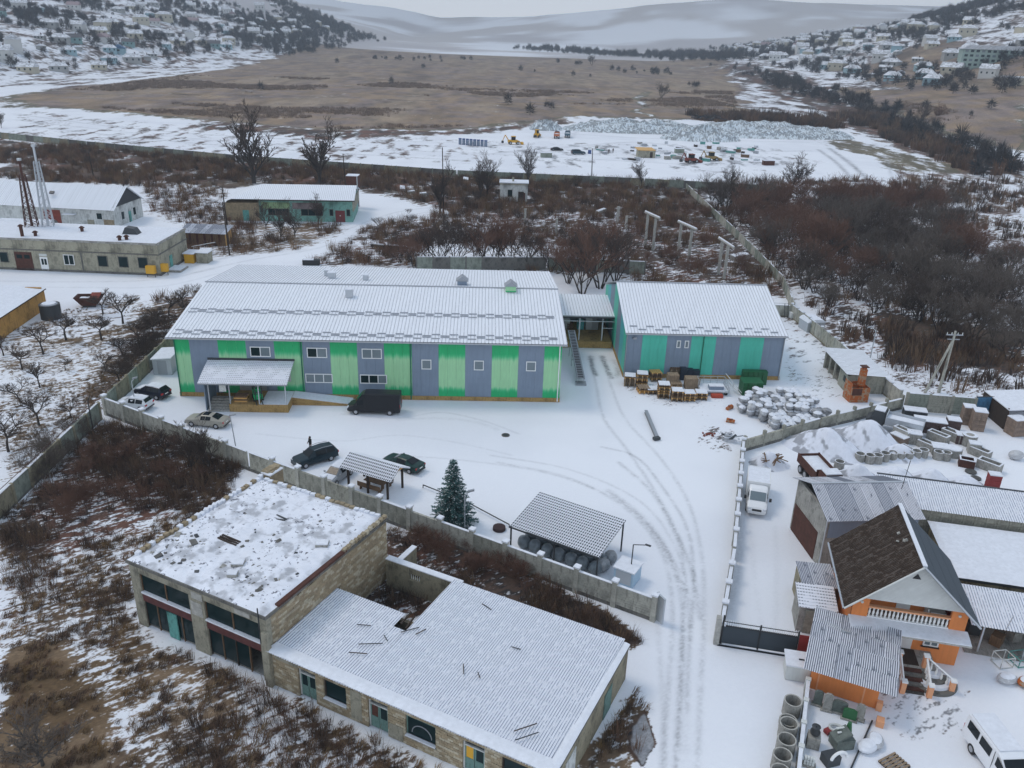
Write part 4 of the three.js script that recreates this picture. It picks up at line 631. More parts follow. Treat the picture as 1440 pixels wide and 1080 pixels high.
fenceRun('stone_yard_fence', 'low white-capped concrete fence beside the white box truck', [W2(16.9, -52.7), W2(20.4, -63.5), W2(26.4, -85)], { bay: 2.75, h: 1.5, ph: 1.75, post: 0.4, t: 0.25, y0: 0.3, mats: [M.fenceC, M.concretePale], plinth: M.concrete, postM: M.concretePale, postCap: 1, cap: 1, seed: 10 });
fenceRun('stone_yard_fence', 'low concrete wall with stub posts between the wrapped bags and the sand heaps', [W2(26.6, -85.3), W2(37.3, -91.8), W2(50.0, -98.6)], { bay: 2.9, h: 1.45, ph: 1.95, post: 0.32, t: 0.25, y0: 0.3, mats: [M.fenceB, M.fenceA], plinth: M.concreteDark, postM: M.fenceB, cap: 1, capShare: 0.5, seed: 11 });
fenceRun('panel_fence', 'pale concrete panel fence running along the thicket behind the open shed', [W2(46.6, -135.2), W2(47.6, -126), W2(48.6, -114), W2(50.1, -99.4)], { bay: 2.4, h: 2.15, ph: 2.3, post: 0.25, t: 0.14, y0: 0.15, mats: [M.fenceC, M.fenceA], plinth: M.wallTan, postM: M.fenceC, postCap: 1, cap: 1, capShare: 0.4, seed: 12 });
fenceRun('panel_fence', 'short concrete fence across the yard end with a ladder leaning on it', [W2(37.5, -135.8), W2(46.4, -135.3)], { bay: 2.6, h: 1.9, ph: 2.1, post: 0.25, t: 0.14, y0: 0.15, mats: [M.fenceC, M.wallGreenish], plinth: M.wallTan, cap: 1, rail: M.metalGrey, seed: 13 });
fenceRun('panel_fence', 'long weathered concrete fence along the edge of the thicket', [W2(49.9, -253), W2(50.7, -190), W2(50.4, -154), W2(47.5, -137)], { bay: 3.1, h: 1.9, ph: 2.0, post: 0.22, t: 0.14, y0: 0.1, mats: [M.fenceC, M.wallGreenish, M.fenceA], cap: 1, capShare: 0.35, leanShare: 0.3, seed: 14 });
fenceRun('panel_fence', 'far concrete wall between the scrub and the building site', [W2(-200, -318), W2(-150, -298), W2(-92, -278), W2(-19, -262), W2(38, -258), W2(80, -252)], { bay: 4, h: 2.3, ph: 2.4, post: 0.3, t: 0.16, y0: 0.1, mats: [M.wallGreenish, M.wallTan, M.concreteDark], cap: 1, capShare: 0.5, seed: 15 });
fenceRun('block_wall', 'grey concrete block wall behind the brick stacks', [W2(50.3, -98.0), W2(58.4, -97.0)], { bay: 2.7, rows: 8, split: 3, h: 2.5, ph: 2.55, post: 0.35, t: 0.22, y0: 0.1, mats: [M.fenceB, M.wallGreenish], cap: 1, seed: 16 });
{ const f = thing('sheet_gate', 'bright blue corrugated sheet gate beside the block wall', 'gate', 58.5, -97.0, dirOf(W2(58.5, -97.0), W2(62, -97.4)).ry); const g = waveSheet(1.2, 2.5, 0.2, 0.035).geo(); mat('blueSheet', [0.06, 0.2, 0.36], 0.6, { map: TM.mottle3 }); for (let k = 0; k < 3; k++) { const m = part(f, 'sheet', g, M.blueSheet, k * 1.2, 2.65, 0); m.rotation.x = Math.PI / 2; } part(f, 'frame', new B().b3(0, 3.6, 2.6, 2.72, -0.1, 0.02).b3(0, 0.1, 0, 2.7, -0.12, -0.02).b3(3.5, 3.6, 0, 2.7, -0.12, -0.02), M.metalDark); }
{ // drive gate of the house
  const a = at(1012, 905), c = at(1118, 922), { L, ry } = dirOf(a, c), g = thing('drive_gate', 'dark sliding sheet gate with a spiked white top rail beside the orange house', 'gate', a.x, a.z, ry);
  part(g, 'post', new B().b3(-0.5, -0.1, 0, 2.5, -0.25, 0.25), M.concretePale); for (let k = 0; k < 2; k++) part(g, 'sheet', new B().b3(k * L / 2 + 0.03, (k + 1) * L / 2 - 0.03, 0.15, 1.75, -0.04, 0.04), new THREE.MeshStandardMaterial({ color: 0x2e3840, roughness: 0.6 }));
  part(g, 'top_rail', new B().b3(0, L, 1.75, 1.83, -0.06, 0.06).b3(0, L, 2.15, 2.2, -0.03, 0.03), M.black); for (let k = 0; k < 34; k++) part(g, 'spike', new B().b3(-0.022, 0.022, 1.83, 2.38, -0.022, 0.022), M.white, (k + 0.5) * L / 34, 0, 0); for (const x of [0.04, L / 2, L - 0.04]) part(g, 'stile', new B().b3(x - 0.06, x + 0.06, 0.05, x < 1 ? 2.7 : 2.3, -0.08, 0.08), M.black);
  const d = at(1140, 900); part(g, 'wicket', new B().b3(L + 0.05, L + 1.5, 0.1, 2.0, -0.05, 0.05), M.red); part(g, 'track', new B().b3(-0.2, L + 1.6, 0.0, 0.06, 0.15, 0.3), M.black);
}
// ---------------------------------------------------------------- derelict buildings in the foreground
TX.slateSnow = noiseTex(512, (u, v) => { const f = (u * 11) % 1, n = tn(u, v, 18, 4, 6), m = tn(u, v * 0.5, 5, 4, 12), line = sstep(0.3, 0.45, f) * (1 - sstep(0.55, 0.7, f)) * sstep(0.36, 0.62, n * 0.6 + m * 0.5); const k = 0.9 + 0.07 * (m - 0.5); const c = line * 0.85; return [k + (0.42 - k) * c, k * 1.004 + (0.45 - k) * c, k * 1.02 + (0.51 - k) * c]; });
TX.slateSnow.repeat.set(1 / 2.2, 1 / 3.2);
TX.slateBare = noiseTex(512, (u, v) => { const f = (u * 11) % 1, n = tn(u, v, 14, 4, 61), m = tn(u, v, 4, 4, 72), sn = sstep(0.12, 0.3, f) * (1 - sstep(0.6, 0.8, f)) * sstep(0.26, 0.5, n * 0.5 + m * 0.6); const k = 0.88; return [0.45 + (k - 0.45) * sn, 0.465 + (k - 0.465) * sn, 0.5 + (k * 1.02 - 0.5) * sn]; });
TX.slateBare.repeat.set(1 / 1.54, 1 / 3.2);
mat('slateSnow', [0.9, 0.92, 0.95], 0.9, { map: TX.slateSnow }); mat('slateBare', [0.9, 0.92, 0.95], 0.9, { map: TX.slateBare });
function slateRoof(o, x0, x1, z0, z1, y0, y1, m, opt = {}) {   // sheets from the upper edge z0 (height y0) down to z1 (height y1); x across
  const rr = rng(opt.seed ?? 21), period = opt.period ?? (m === M.slateBare ? 0.14 : 0.2), L = Math.hypot(z1 - z0, y1 - y0), rows = Math.max(1, Math.round(L / (opt.len ?? 1.7))), l = L / rows, nx = Math.max(1, Math.round((x1 - x0) / 1.1)), w = (x1 - x0) / nx, pitch = Math.atan2(y0 - y1, Math.abs(z1 - z0)), sgn = z1 > z0 ? 1 : -1;
  const vs = [0, 1, 2].map((k) => { const b = waveSheet(Math.round(w / period) * period, l + 0.12, period, opt.amp ?? 0.05); for (let i = 0; i < b.u.length; i += 2) { b.u[i] += k * 0.6; b.u[i + 1] += k * 1.13; } const g = b.geo(); g.scale(w / (Math.round(w / period) * period), 1, 1); return g; });
  for (let r = 0; r < rows; r++) for (let k = 0; k < nx; k++) { if (opt.skip && opt.skip(k / nx, r / rows, rr)) continue; const s = new THREE.Mesh(vs[Math.floor(rr() * 3)], Array.isArray(m) ? pick(m, rr) : m); s.name = opt.name ?? 'roof_sheet'; s.rotation.order = 'YXZ'; s.rotation.set(pitch + 0.012, sgn > 0 ? 0 : Math.PI, (rr() - 0.5) * 0.006); const t = r / rows; s.position.set(sgn > 0 ? x0 + k * w : x0 + (k + 1) * w, y0 + (y1 - y0) * t + 0.02 + rr() * 0.008, z0 + (z1 - z0) * t); o.add(s); }
}
function blocks(o, name, x0, x1, y0, y1, z, depth, holes, mats, seed, bw = 0.42, bh = 0.21, gap = 0.018) {   // courses of sawn limestone on the face z (towards +z); openings left free
  const rr = rng(seed), bs = mats.map(() => new B()), rows = Math.round((y1 - y0) / bh), h = (y1 - y0) / rows;
  for (let r = 0; r < rows; r++) { let x = x0 + (r % 2 ? -bw / 2 : 0); for (; x < x1; x += bw) { let a = Math.max(x, x0), c = Math.min(x + bw, x1); if (c - a < 0.06) continue; const ya = y0 + r * h, yb = ya + h; let bad = false; for (const [hx0, hx1, hy0, hy1] of holes) if (yb > hy0 + 0.02 && ya < hy1 - 0.02) { if (a >= hx0 && c <= hx1) bad = true; else if (a < hx0 && c > hx0) c = Math.min(c, hx0); else if (a < hx1 && c > hx1) a = Math.max(a, hx1); } if (bad || c - a < 0.05 || (r === rows - 1 && rr() < 0.1)) continue; const p = (rr() - 0.5) * 0.035; bs[Math.floor(rr() * mats.length)].b3(a + gap / 2, c - gap / 2, ya + gap / 2, yb - gap / 2, z - depth, z + p); } }
  bs.forEach((b, k) => { if (b.p.length) { const m = part(o, name, b, mats[k]); m.userData.kind = 'stuff'; } });
}
mat('stoneC', [0.56, 0.49, 0.36], 0.95, { map: TM.mottle3 }); mat('plasterOld', [0.33, 0.31, 0.24], 0.95, { map: TM.stain3 }); mat('brickBand', [0.14, 0.045, 0.04], 0.9, { map: TM.mottle3 });
const RA = -0.46, RX = -28.55, RZ = -52.61;
const ruin = (x, z) => { const c = Math.cos(RA), s = Math.sin(RA); return { x: RX + x * c + z * s, z: RZ - x * s + z * c }; };
{
  const o = thing('derelict_shop', 'derelict two-storey block with broken shop windows and rubble on its snowy flat roof', 'building', RX, RZ, RA), W = 13.5, D = 14.4, H = 5.75;
  part(o, 'side_wall', new B().b3(0, 0.4, 0, H, -D, -0.4), M.plasterOld);
  part(o, 'inner_wall', new B().b3(W - 0.4, W - 0.16, 0, H - 0.05, -D, -0.4).b3(0.4, W - 0.4, 0, H, -D, -D + 0.35).b3(0.4, W - 0.4, 0, H - 0.3, -5.2, -5.0), M.mortar);
  const sw = new THREE.Group(); sw.name = 'gable_wall'; sw.position.set(W - 0.18, 0, 0); sw.rotation.y = Math.PI / 2; o.add(sw); blocks(sw, 'stone_blocks', 0.3, D, 0, H, 0.15, 0.2, [], [M.stone, M.stoneB, M.stoneC], 31, 0.45, 0.22);
  part(o, 'floor_slab', new B().b3(0.4, W - 0.4, 2.75, 2.95, -D + 0.4, -0.5).b3(0.4, W - 0.4, 0.02, 0.1, -D + 0.4, -0.3), M.concrete);
  // front: piers, spandrels, mullions, panes
  for (const [a, b] of [[0, 0.95], [6.05, 7.55], [12.75, 13.5]]) { part(o, 'pier', new B().b3(a, b, 0, H, -0.45, 0), M.plasterOld); }
  part(o, 'patch', new B().b3(6.2, 7.3, 3.4, 4.6, 0.0, 0.025).b3(6.4, 7.45, 4.9, 5.5, 0.0, 0.03), M.concretePale); part(o, 'patch', new B().b3(10.6, 12.0, 5.2, 5.6, 0.0, 0.05), M.concretePale);
  for (const [a, b] of [[0.95, 6.05], [7.55, 12.75]]) {
    part(o, 'lintel', new B().b3(a, b, 5.05, H, -0.4, -0.02), M.plasterOld); const sp = part(o, 'spandrel', new B().b3(a, b, 2.55, 3.3, -0.35, -0.04), M.brickBand); part(sp, 'sill_snow', new B().b3(a, b, 3.3, 3.42, -0.4, 0.06), M.snow);
    const n = 2, w = (b - a) / n; for (let k = 0; k <= n; k++) part(o, 'mullion', new B().b3(a + k * w - 0.05, a + k * w + 0.05, 3.42, 5.05, -0.25, -0.12), M.wood); for (let k = 0; k < n; k++) part(o, 'pane', new B().b3(a + k * w + 0.06, a + (k + 1) * w - 0.06, 3.45, 5.02, -0.2, -0.185), M.glass);
    for (let k = 0; k <= 4; k++) part(o, 'mullion', new B().b3(a + k * (b - a) / 4 - 0.045, a + k * (b - a) / 4 + 0.045, 0.1, 2.55, -0.25, -0.13), k % 2 ? M.wood : M.woodDark); for (let k = 0; k < 4; k++) if (!(k === 3 && a > 5)) part(o, 'pane', new B().b3(a + k * (b - a) / 4 + 0.05, a + (k + 1) * (b - a) / 4 - 0.05, 0.3, 2.5, -0.21, -0.195), M.glass);
  }
  part(o, 'door', new B().b3(3.3, 4.3, 0.05, 2.4, -0.14, -0.06), M.teal); part(o, 'corner_post', new B().b3(13.2, 13.75, 0, 4.7, 0.0, 0.35), M.plasterOld); part(o, 'gutter_pipe', new B().tube([13.0, 3.6, 0.2], [13.0, 6.6, 0.2], 0.05, 0.05, 6), M.metalDark);
  const slab = part(o, 'roof', new B().b3(-0.15, W + 0.1, H, H + 0.24, -D - 0.1, 0.15), M.concreteDark);
  // uneven snow over the roof, thin at the edges
  part(slab, 'roof_snow', new B().grid((u, v) => { const x = -0.05 + (W + 0.05) * u, z = 0.05 - (D + 0.05) * v, e = Math.min(u, 1 - u, v, 1 - v); return [x, H + 0.245 + sstep(0, 0.06, e) * (0.06 + 0.3 * fbm(x * 1.3, z * 1.3, 4)), z]; }, 70, 76), M.snowDirty);
  part(o, 'parapet', new B().b3(W - 0.22, W + 0.14, H + 0.24, H + 0.42, -D * 0.62, -1.2), M.rustPlain); const rr = rng(44);
  for (let k = 0; k < 12; k++) { part(o, 'parapet_stone', new B().box(W - 0.02, H + 0.4 + rr() * 0.12, -D + 0.3 + k * 0.48, 0.3, 0.26, 0.4, rr() * 0.3), pick([M.stone, M.stoneC], rr)); }
  for (let k = 0; k < 30; k++) part(o, 'parapet_stone', new B().box(0.12 + rr() * 0.12, H + 0.36 + rr() * 0.1, -0.8 - k * 0.46, 0.36, 0.24 + rr() * 0.2, 0.38, rr() * 0.6), rr() < 0.55 ? M.snow : M.stoneB);
  for (let k = 0; k < 24; k++) part(o, 'parapet_stone', new B().box(0.8 + k * 0.52, H + 0.36, -D + 0.15 + rr() * 0.15, 0.42, 0.2 + rr() * 0.15, 0.3, rr() * 0.4), rr() < 0.7 ? M.snow : M.stone);
  for (let k = 0; k < 190; k++) { const edge = rr() < 0.5, x = edge ? 1 + rr() * 3.5 + (rr() < 0.5 ? 7.5 : 0) : 0.7 + rr() * 12, z = edge ? -0.8 - rr() * 3.5 : -0.7 - rr() * 13, s = 0.08 + rr() * rr() * rr() * 0.5; part(o, 'rubble', new B().box(x, H + 0.42, z, s * 1.5, s * 0.6, s, rr() * 3, rr() * 0.3, rr() * 0.3), pick([M.concreteDark, M.concreteDark, M.metalDark, M.concrete, M.snow], rr)); }
  for (const [x, z, s] of [[11.6, -8.5, 0.8], [7.8, -3.4, 0.75], [8.4, -2.2, 0.6]]) { const t = part(o, 'roof_hatch', new B().box(x, H + 0.5, z, s * 1.2, 0.3, s, 0.5), M.concrete); part(t, 'snow_cap', new B().box(x, H + 0.69, z, s * 1.15, 0.08, s * 0.9, 0.5), M.snow); }
  for (let k = 0; k < 3; k++) part(o, 'plank', new B().box(4.9, H + 0.45, -5.2 - k * 0.24, 2.0, 0.1, 0.14, -0.05), M.woodDark);
  for (let k = 0; k < 2; k++) part(o, 'plank', new B().box(6.2, H + 0.45, -9.6 - k * 0.4, 1.2, 0.08, 0.12, 0.3 - k * 0.4), M.metalDark);
}
{
  const o = thing('derelict_workshop', 'long low derelict stone building under a snow-covered slate roof', 'building', RX, RZ, RA), X0 = 13.6, X1 = 35.6, H = 3.0, T = 0.4;
  // openings in the front wall: [x0, x1, y0, y1, kind]
  const op = [[16.0, 17.5, 0.1, 2.5, 'door'], [18.2, 20.1, 0.9, 2.45, 'window'], [21.9, 23.5, 0.1, 2.5, 'door'], [24.9, 27.2, 0.85, 2.45, 'arch'], [29.2, 30.8, 0.1, 2.5, 'door'], [32.0, 34.0, 0.9, 2.45, 'window']];
  const g = new B(); let x = X0; for (const [a, b, y0, y1] of op) { g.b3(x, a, 0, H, -T, -0.12); g.b3(a, b, y1, H, -T, -0.12); if (y0 > 0.3) g.b3(a, b, 0, y0, -T, -0.12); x = b; } g.b3(x, X1, 0, H, -T, -0.12); part(o, 'wall_core', g, M.mortar);
  blocks(o, 'stone_blocks', X0, X1, 0, H, 0, 0.1, op, [M.stone, M.stoneB, M.stoneC], 71);
  for (const q of [[20.5, 21.4, 0.3, 2.7], [14.0, 16.0, 2.55, 2.9], [23.6, 24.7, 0.1, 1.3]]) part(o, 'render_patch', new B().b3(...q, 0.02, 0.04), M.plasterOld);
  const greenM = mat('doorGreen', [0.14, 0.25, 0.22], 0.8, { map: TM.stain3 });
  for (const [a, b, y0, y1, kind] of op) {
    if (kind === 'door') { part(o, 'door_frame', new B().b3(a, a + 0.1, y0, y1, -0.28, -0.14).b3(b - 0.1, b, y0, y1, -0.28, -0.14).b3(a + 0.1, b - 0.1, y1 - 0.45, y1 - 0.35, -0.28, -0.14).b3(a + 0.1, b - 0.1, y1 - 0.08, y1, -0.28, -0.14), M.whitewash); const mid = (a + b) / 2; for (const [p, q, k] of [[a + 0.1, mid - 0.02, 0], [mid + 0.02, b - 0.1, 1]]) { const d = part(o, 'door', new B().b3(p, q, y0, y0 + 0.95, -0.24, -0.18).b3(p, p + 0.08, y0 + 0.95, y1 - 0.45, -0.24, -0.18).b3(q - 0.08, q, y0 + 0.95, y1 - 0.45, -0.24, -0.18), M.doorGreen); part(d, 'pane', new B().b3(p + 0.08, q - 0.08, y0 + 0.95, y1 - 0.47, -0.22, -0.2), k === 0 && a > 20 ? (a > 25 ? M.yellow : M.rustPlain) : M.glass); } }
    else { part(o, 'window_frame', new B().b3(a, a + 0.08, y0, y1, -0.25, -0.15).b3(b - 0.08, b, y0, y1, -0.25, -0.15).b3(a + 0.08, b - 0.08, y1 - 0.08, y1, -0.25, -0.15), kind === 'arch' ? M.doorGreen : M.woodDark); part(o, 'pane', new B().b3(a + 0.08, b - 0.08, y0 + 0.05, y1 - 0.08, -0.23, -0.2), M.glass); const s = part(o, 'sill', new B().b3(a - 0.06, b + 0.06, y0 - 0.08, y0, -0.3, 0.1), M.concrete); part(s, 'sill_snow', new B().b3(a, b, y0 + 0.002, y0 + 0.06, -0.14, 0.1), M.snow); if (kind === 'arch') part(o, 'grille_arch', new THREE.TorusGeometry(0.75, 0.035, 6, 18, Math.PI), M.metalGrey, (a + b) / 2, y0 + 0.3, -0.17); }
  }
  part(o, 'end_wall', new B().b3(X1 - T, X1, 0, H, -12.4, -0.4), M.wallTan); part(o, 'end_door', new B().b3(X1, X1 + 0.05, 0.05, 2.2, -9.6, -8.2), M.doorGreen); part(o, 'end_door', new B().b3(X1, X1 + 0.05, 0.05, 2.3, -3.2, -1.6), M.whitewash);
  part(o, 'back_wall', new B().b3(21.0, X1, 0, H, -12.8, -12.4).b3(X0, 21.0, 0, H, -7.5, -7.2).b3(20.9, 21.2, 0, H, -12.4, -7.5), M.mortar);
  part(o, 'eaves_course', new B().b3(X0, X1, H, H + 0.14, -0.45, 0.12).b3(X1 - 0.45, X1 + 0.1, H, H + 0.14, -12.8, -0.46), M.concreteDark);
  slateRoof(o, X0 - 0.1, 20.9, -7.6, 0.25, 3.36, 3.2, M.slateSnow, { seed: 3, len: 1.6, skip: (u, v, rr) => u > 0.72 && v < 0.13 });
  slateRoof(o, 20.9, X1 - 0.35, -12.9, 0.25, 3.42, 3.2, M.slateSnow, { seed: 4, len: 1.6 });
  part(o, 'eaves_snow', new B().grid((u, v) => { const x = X0 + (X1 - X0 + 0.1) * u; return [x, 3.26 + 0.1 * Math.sin(v * Math.PI) + 0.03 * fbm(x * 2, v, 2), -0.75 + v * (1.05 + 0.1 * fbm(x * 1.5, 3, 2))]; }, 80, 4).grid((u, v) => { const z = -12.7 + 12.6 * u; return [X1 - 0.55 + v * 0.68, 3.28 + 0.08 * Math.sin(v * Math.PI) + 0.03 * fbm(z * 2, v, 2), z]; }, 40, 3), M.snow);
  const rr = rng(12); const bits = [[23.2, -11.4, 1.3, 0.3], [24.8, -11.2, 1.0, -0.3], [21.2, -6.2, 1.4, 0.9], [20.6, -5.0, 0.7, 0.4], [20.2, -4.6, 0.7, -0.6], [22.0, -6.4, 0.9, 1.2], [18.6, -4.2, 1.6, 0.4], [19.6, -3.6, 1.7, 0.55], [18.0, -5.0, 1.0, 0.4], [27.4, -3.4, 1.9, 0.75], [27.8, -4.6, 0.6, -0.8], [26.6, -4.6, 1.0, -1.0], [30.0, -6.2, 1.4, 0.85], [28.8, -8.2, 0.7, 0.1], [32.6, -2.0, 1.6, 0.9], [32.8, -1.7, 1.6, 0.9], [33.0, -1.4, 1.6, 0.9], [19.4, -2.4, 1.3, 0.4], [15.4, -5.6, 1.6, 0.9]];
  for (const [bx, bz, l, a] of bits.filter((_, i) => i % 3)) part(o, 'roof_batten', new B().box(bx, 3.47, bz, l, 0.04, 0.06, a), rr() < 0.6 ? M.metalDark : M.woodDark);
  for (let k = 0; k < 5; k++) part(o, 'rafter', new B().box(18.4 + k * 0.55, 3.22, -7.0 - rr() * 0.4, 0.12, 0.1, 1.5, rr() * 0.15), M.woodDark);
}
{ // roofless court behind the workshop
  const p = (x0, x1, z0, z1, h) => new B().b3(x0, x1, 0, h, z0, z1);
  const w = thing('ruin_wall', 'roofless stained wall with a barred opening behind the slate roof', 'wall', RX, RZ, RA); part(w, 'wall', new B().b3(14.0, 16.3, 0, 2.7, -13.9, -13.4).b3(16.3, 17.4, 0, 1.5, -13.9, -13.4).b3(16.3, 17.4, 2.1, 2.7, -13.9, -13.4).b3(17.4, 21.2, 0, 2.7, -13.9, -13.4), M.wallTan); part(w, 'snow_cap', new B().b3(14.0, 21.2, 2.7, 2.79, -13.95, -13.35), M.snow); for (let k = 0; k < 5; k++) part(w, 'bar', new B().b3(16.4 + k * 0.2, 16.44 + k * 0.2, 1.5, 2.1, -13.6, -13.56), M.white);
  const v = thing('ruin_wall', 'short snow-capped cross wall stub behind the derelict shop', 'wall', RX, RZ, RA); part(v, 'wall', p(14.3, 14.7, -17.0, -13.95, 2.0), M.wallTan); part(v, 'snow_cap', new B().b3(14.25, 14.75, 2.0, 2.08, -17.0, -13.96), M.snow);
  const q = thing('ruin_wall', 'broken stone wall end under snow at the back corner of the derelict shop', 'wall', RX, RZ, RA); const rr = rng(9); for (let k = 0; k < 8; k++) part(q, 'stone', new B().box(0.1 + rr() * 0.4, 5.9 + rr() * 0.5, -14.9 - k * 0.16, 0.7, 0.5, 0.5, rr() * 0.5), M.stone); part(q, 'wall', p(-0.1, 0.9, -16.2, -14.55, 6.3), M.stoneB); part(q, 'snow_cap', new B().b3(-0.15, 0.95, 6.3, 6.42, -16.2, -14.5), M.snow);
}
// ---------------------------------------------------------------- things standing in the yard
{ // gazebo by the fence
  const a = ruinless(-16.5, -74.0), o = thing('gazebo', 'small timber gazebo with snowy tiled roof by the fence', 'gazebo', -13.6, -74.6, -0.46), m = M.tiles;
  for (const [x, z] of [[-2.4, -1.3], [2.4, -1.3], [-2.4, 1.3], [2.4, 1.3], [0, 1.3]]) part(o, 'post', new B().b3(x - 0.09, x + 0.09, 0, 2.4, z - 0.09, z + 0.09), M.woodDark);
  const f = part(o, 'roof_slope', tileRoof(6.2, 2.0), M.tiles, -3.1, 3.25, 0); f.rotation.x = 0.48; const b = part(o, 'roof_slope', tileRoof(6.2, 2.0), M.snow, 3.1, 3.25, 0, Math.PI); b.rotation.order = 'YXZ'; b.rotation.x = 0.48;
  part(o, 'gable', new B().side([[-1.55, 2.42], [1.55, 2.42], [0, 3.2]], 2.55, 2.6), M.ply).rotation.y = Math.PI / 2; part(o, 'tie_beam', new B().b3(-2.5, 2.5, 2.3, 2.42, 1.22, 1.36).b3(-2.5, 2.5, 2.3, 2.42, -1.36, -1.22), M.woodDark);
  part(o, 'table', new B().b3(-1.2, 1.2, 0.7, 0.78, -0.4, 0.4).b3(-0.9, -0.8, 0, 0.7, -0.2, 0.2).b3(0.8, 0.9, 0, 0.7, -0.2, 0.2), M.wood); for (const z of [-0.95, 0.95]) part(o, 'bench', new B().b3(-1.4, 1.4, 0.4, 0.46, z - 0.2, z + 0.2).b3(-1.2, -1.1, 0, 0.4, z - 0.15, z + 0.15).b3(1.1, 1.2, 0, 0.4, z - 0.15, z + 0.15).b3(-1.4, 1.4, 0.5, 0.95, z + Math.sign(z) * 0.22 - 0.03, z + Math.sign(z) * 0.22 + 0.03), M.wood);
}
function ruinless(x, z) { return { x, z }; }
{ // shelter with wrapped bales
  const cx = (0.4 + 10.3) / 2, cz = -64.3, ry = -0.53, o = thing('bale_shelter', 'open shelter with snowy tiled lean-to roof over wrapped bales by the fence', 'shelter', 0.35, -64.5, ry);
  const w = 8.9, r = part(o, 'roof', tileRoof(w, 5.5), M.tiles, -0.1, 3.3, -5.35); r.rotation.x = Math.atan2(0.85, 5.4);
  for (const [x, z] of [[0, 0], [w - 0.25, 0], [0, -5.2], [w - 0.25, -5.2], [w / 2, 0], [w / 2, -5.2]]) part(o, 'post', new B().b3(x - 0.06, x + 0.06, 0, z ? 3.2 : 2.4, z - 0.06, z + 0.06), M.metalDark);
  part(o, 'fascia', new B().b3(-0.1, w - 0.1, 2.28, 2.42, 0.12, 0.18), M.metalDark); const c = Math.cos(ry), s = Math.sin(ry), P2 = (x, z) => [0.35 + x * c + z * s, -64.5 - x * s + z * c]; const rr = rng(61);
  mat('wrap', [0.42, 0.44, 0.46], 0.35, { map: TM.mottle3 }); mat('wrapBlue', [0.2, 0.24, 0.27], 0.35, { map: TM.mottle3 });
  let n = 0; const geoB = [0, 1, 2].map((k) => new B().grid((u, v) => { const a = u * Math.PI * 2, q = Math.sin(Math.min(1, Math.max(0, v)) * Math.PI), rad = 0.62 * Math.pow(Math.max(0.0001, q), 0.35) * (1 + 0.1 * (noise(u * 9 + k * 7, v * 7) - 0.5)); return [Math.cos(a) * rad, 0.02 + 1.25 * v, Math.sin(a) * rad * 0.95]; }, 16, 9, [4, 1.3]).geo());
  for (let i = 0; i < 7; i++) for (let j = 0; j < 2; j++) { const [x, z] = P2(0.9 + i * 1.2 + rr() * 0.1, -0.75 - j * 1.35); single('wrapped_bale', 'plastic-wrapped bale stored under the tiled shelter by the fence', 'bale', geoB[n++ % 3], j ? M.wrapBlue : pick([M.wrap, M.wrapBlue], rr), x, z, rr() * 6, 'bales under the shelter', 0); }
  for (const [dx, dz] of [[8.55, -1.6], [8.6, -3.0]]) { const [x, z] = P2(dx, dz); single('wrapped_bale', 'plastic-wrapped bale stored under the tiled shelter by the fence', 'bale', geoB[n++ % 3], M.wrap, x, z, 1, 'bales under the shelter', 0); }
  part(o, 'back_panel', new B().b3(0.2, 4.6, 0.1, 1.9, -5.3, -5.24), M.whitewash);
}
{ const o = thing('control_cabinet', 'pale blue metal cabinet with snowy lid and lamp arm by the fence', 'cabinet', 10.5, -60.3, -0.53); part(o, 'body', new B().b3(-0.9, 0.9, 0, 1.5, -0.9, 0.9), new THREE.MeshStandardMaterial({ color: 0xa9c3d6, roughness: 0.6 })); part(o, 'lid_snow', new B().b3(-1.0, 1.0, 1.5, 1.62, -1.0, 1.0), M.snow); part(o, 'lamp_arm', new B().tube([0.2, 1.6, -0.2], [0.2, 3.6, -0.2], 0.05, 0.05, 6).tube([0.2, 3.6, -0.2], [1.4, 4.0, -0.2], 0.04, 0.04, 6).box(1.5, 4.02, -0.2, 0.5, 0.08, 0.18), M.metalDark); part(o, 'door', new B().b3(-0.7, 0.7, 0.2, 1.4, 0.9, 0.93), M.galv); }
function lampPost(label, px, h, armx = 0.9) { const p = at(...px), o = thing('lamp_post', label, 'lamp post', p.x, p.z); part(o, 'pole', new B().tube([0, 0, 0], [0, h, 0], 0.09, 0.06, 8), M.galv); part(o, 'arm', new B().tube([0, h, 0], [armx, h + 0.45, 0], 0.05, 0.05, 6), M.galv); part(o, 'lamp_head', new B().box(armx * 1.2, h + 0.5, 0, 0.6, 0.14, 0.26, 0, 0, 0.3), M.metalGrey); return o; }
lampPost('lamp post standing beside the blue spruce', [653, 744], 3.7, 0.5); lampPost('lamp post beside the parked hatchbacks by the wall', [191, 574], 3.5, 0.4); lampPost('lamp post behind the open shed at the thicket', [1222, 512], 5.2, -0.8);
{ const p = at(335, 646), o = thing('lamp_post', 'thin lamp post leaning at the yard fence near the beige sedan', 'lamp post', p.x, p.z); part(o, 'pole', new B().tube([0, 0, 0], [-0.35, 5.2, 0], 0.07, 0.05, 6), M.galv); part(o, 'lamp_head', new B().box(-0.1, 5.3, 0, 0.7, 0.12, 0.22, 0, 0, 0.2), M.metalGrey); }
{ const p = at(400, 575); const q = at(131, 605), o = thing('lamp_post', 'bent lamp post at the corner of the orchard wall', 'lamp post', q.x, q.z); part(o, 'pole', new B().tube([0, 0, 0], [0, 3.6, 0], 0.08, 0.06, 6), M.metalDark); part(o, 'arm', new B().tube([0, 3.6, 0], [0.35, 4.4, 0], 0.05, 0.05, 6), M.metalDark); }
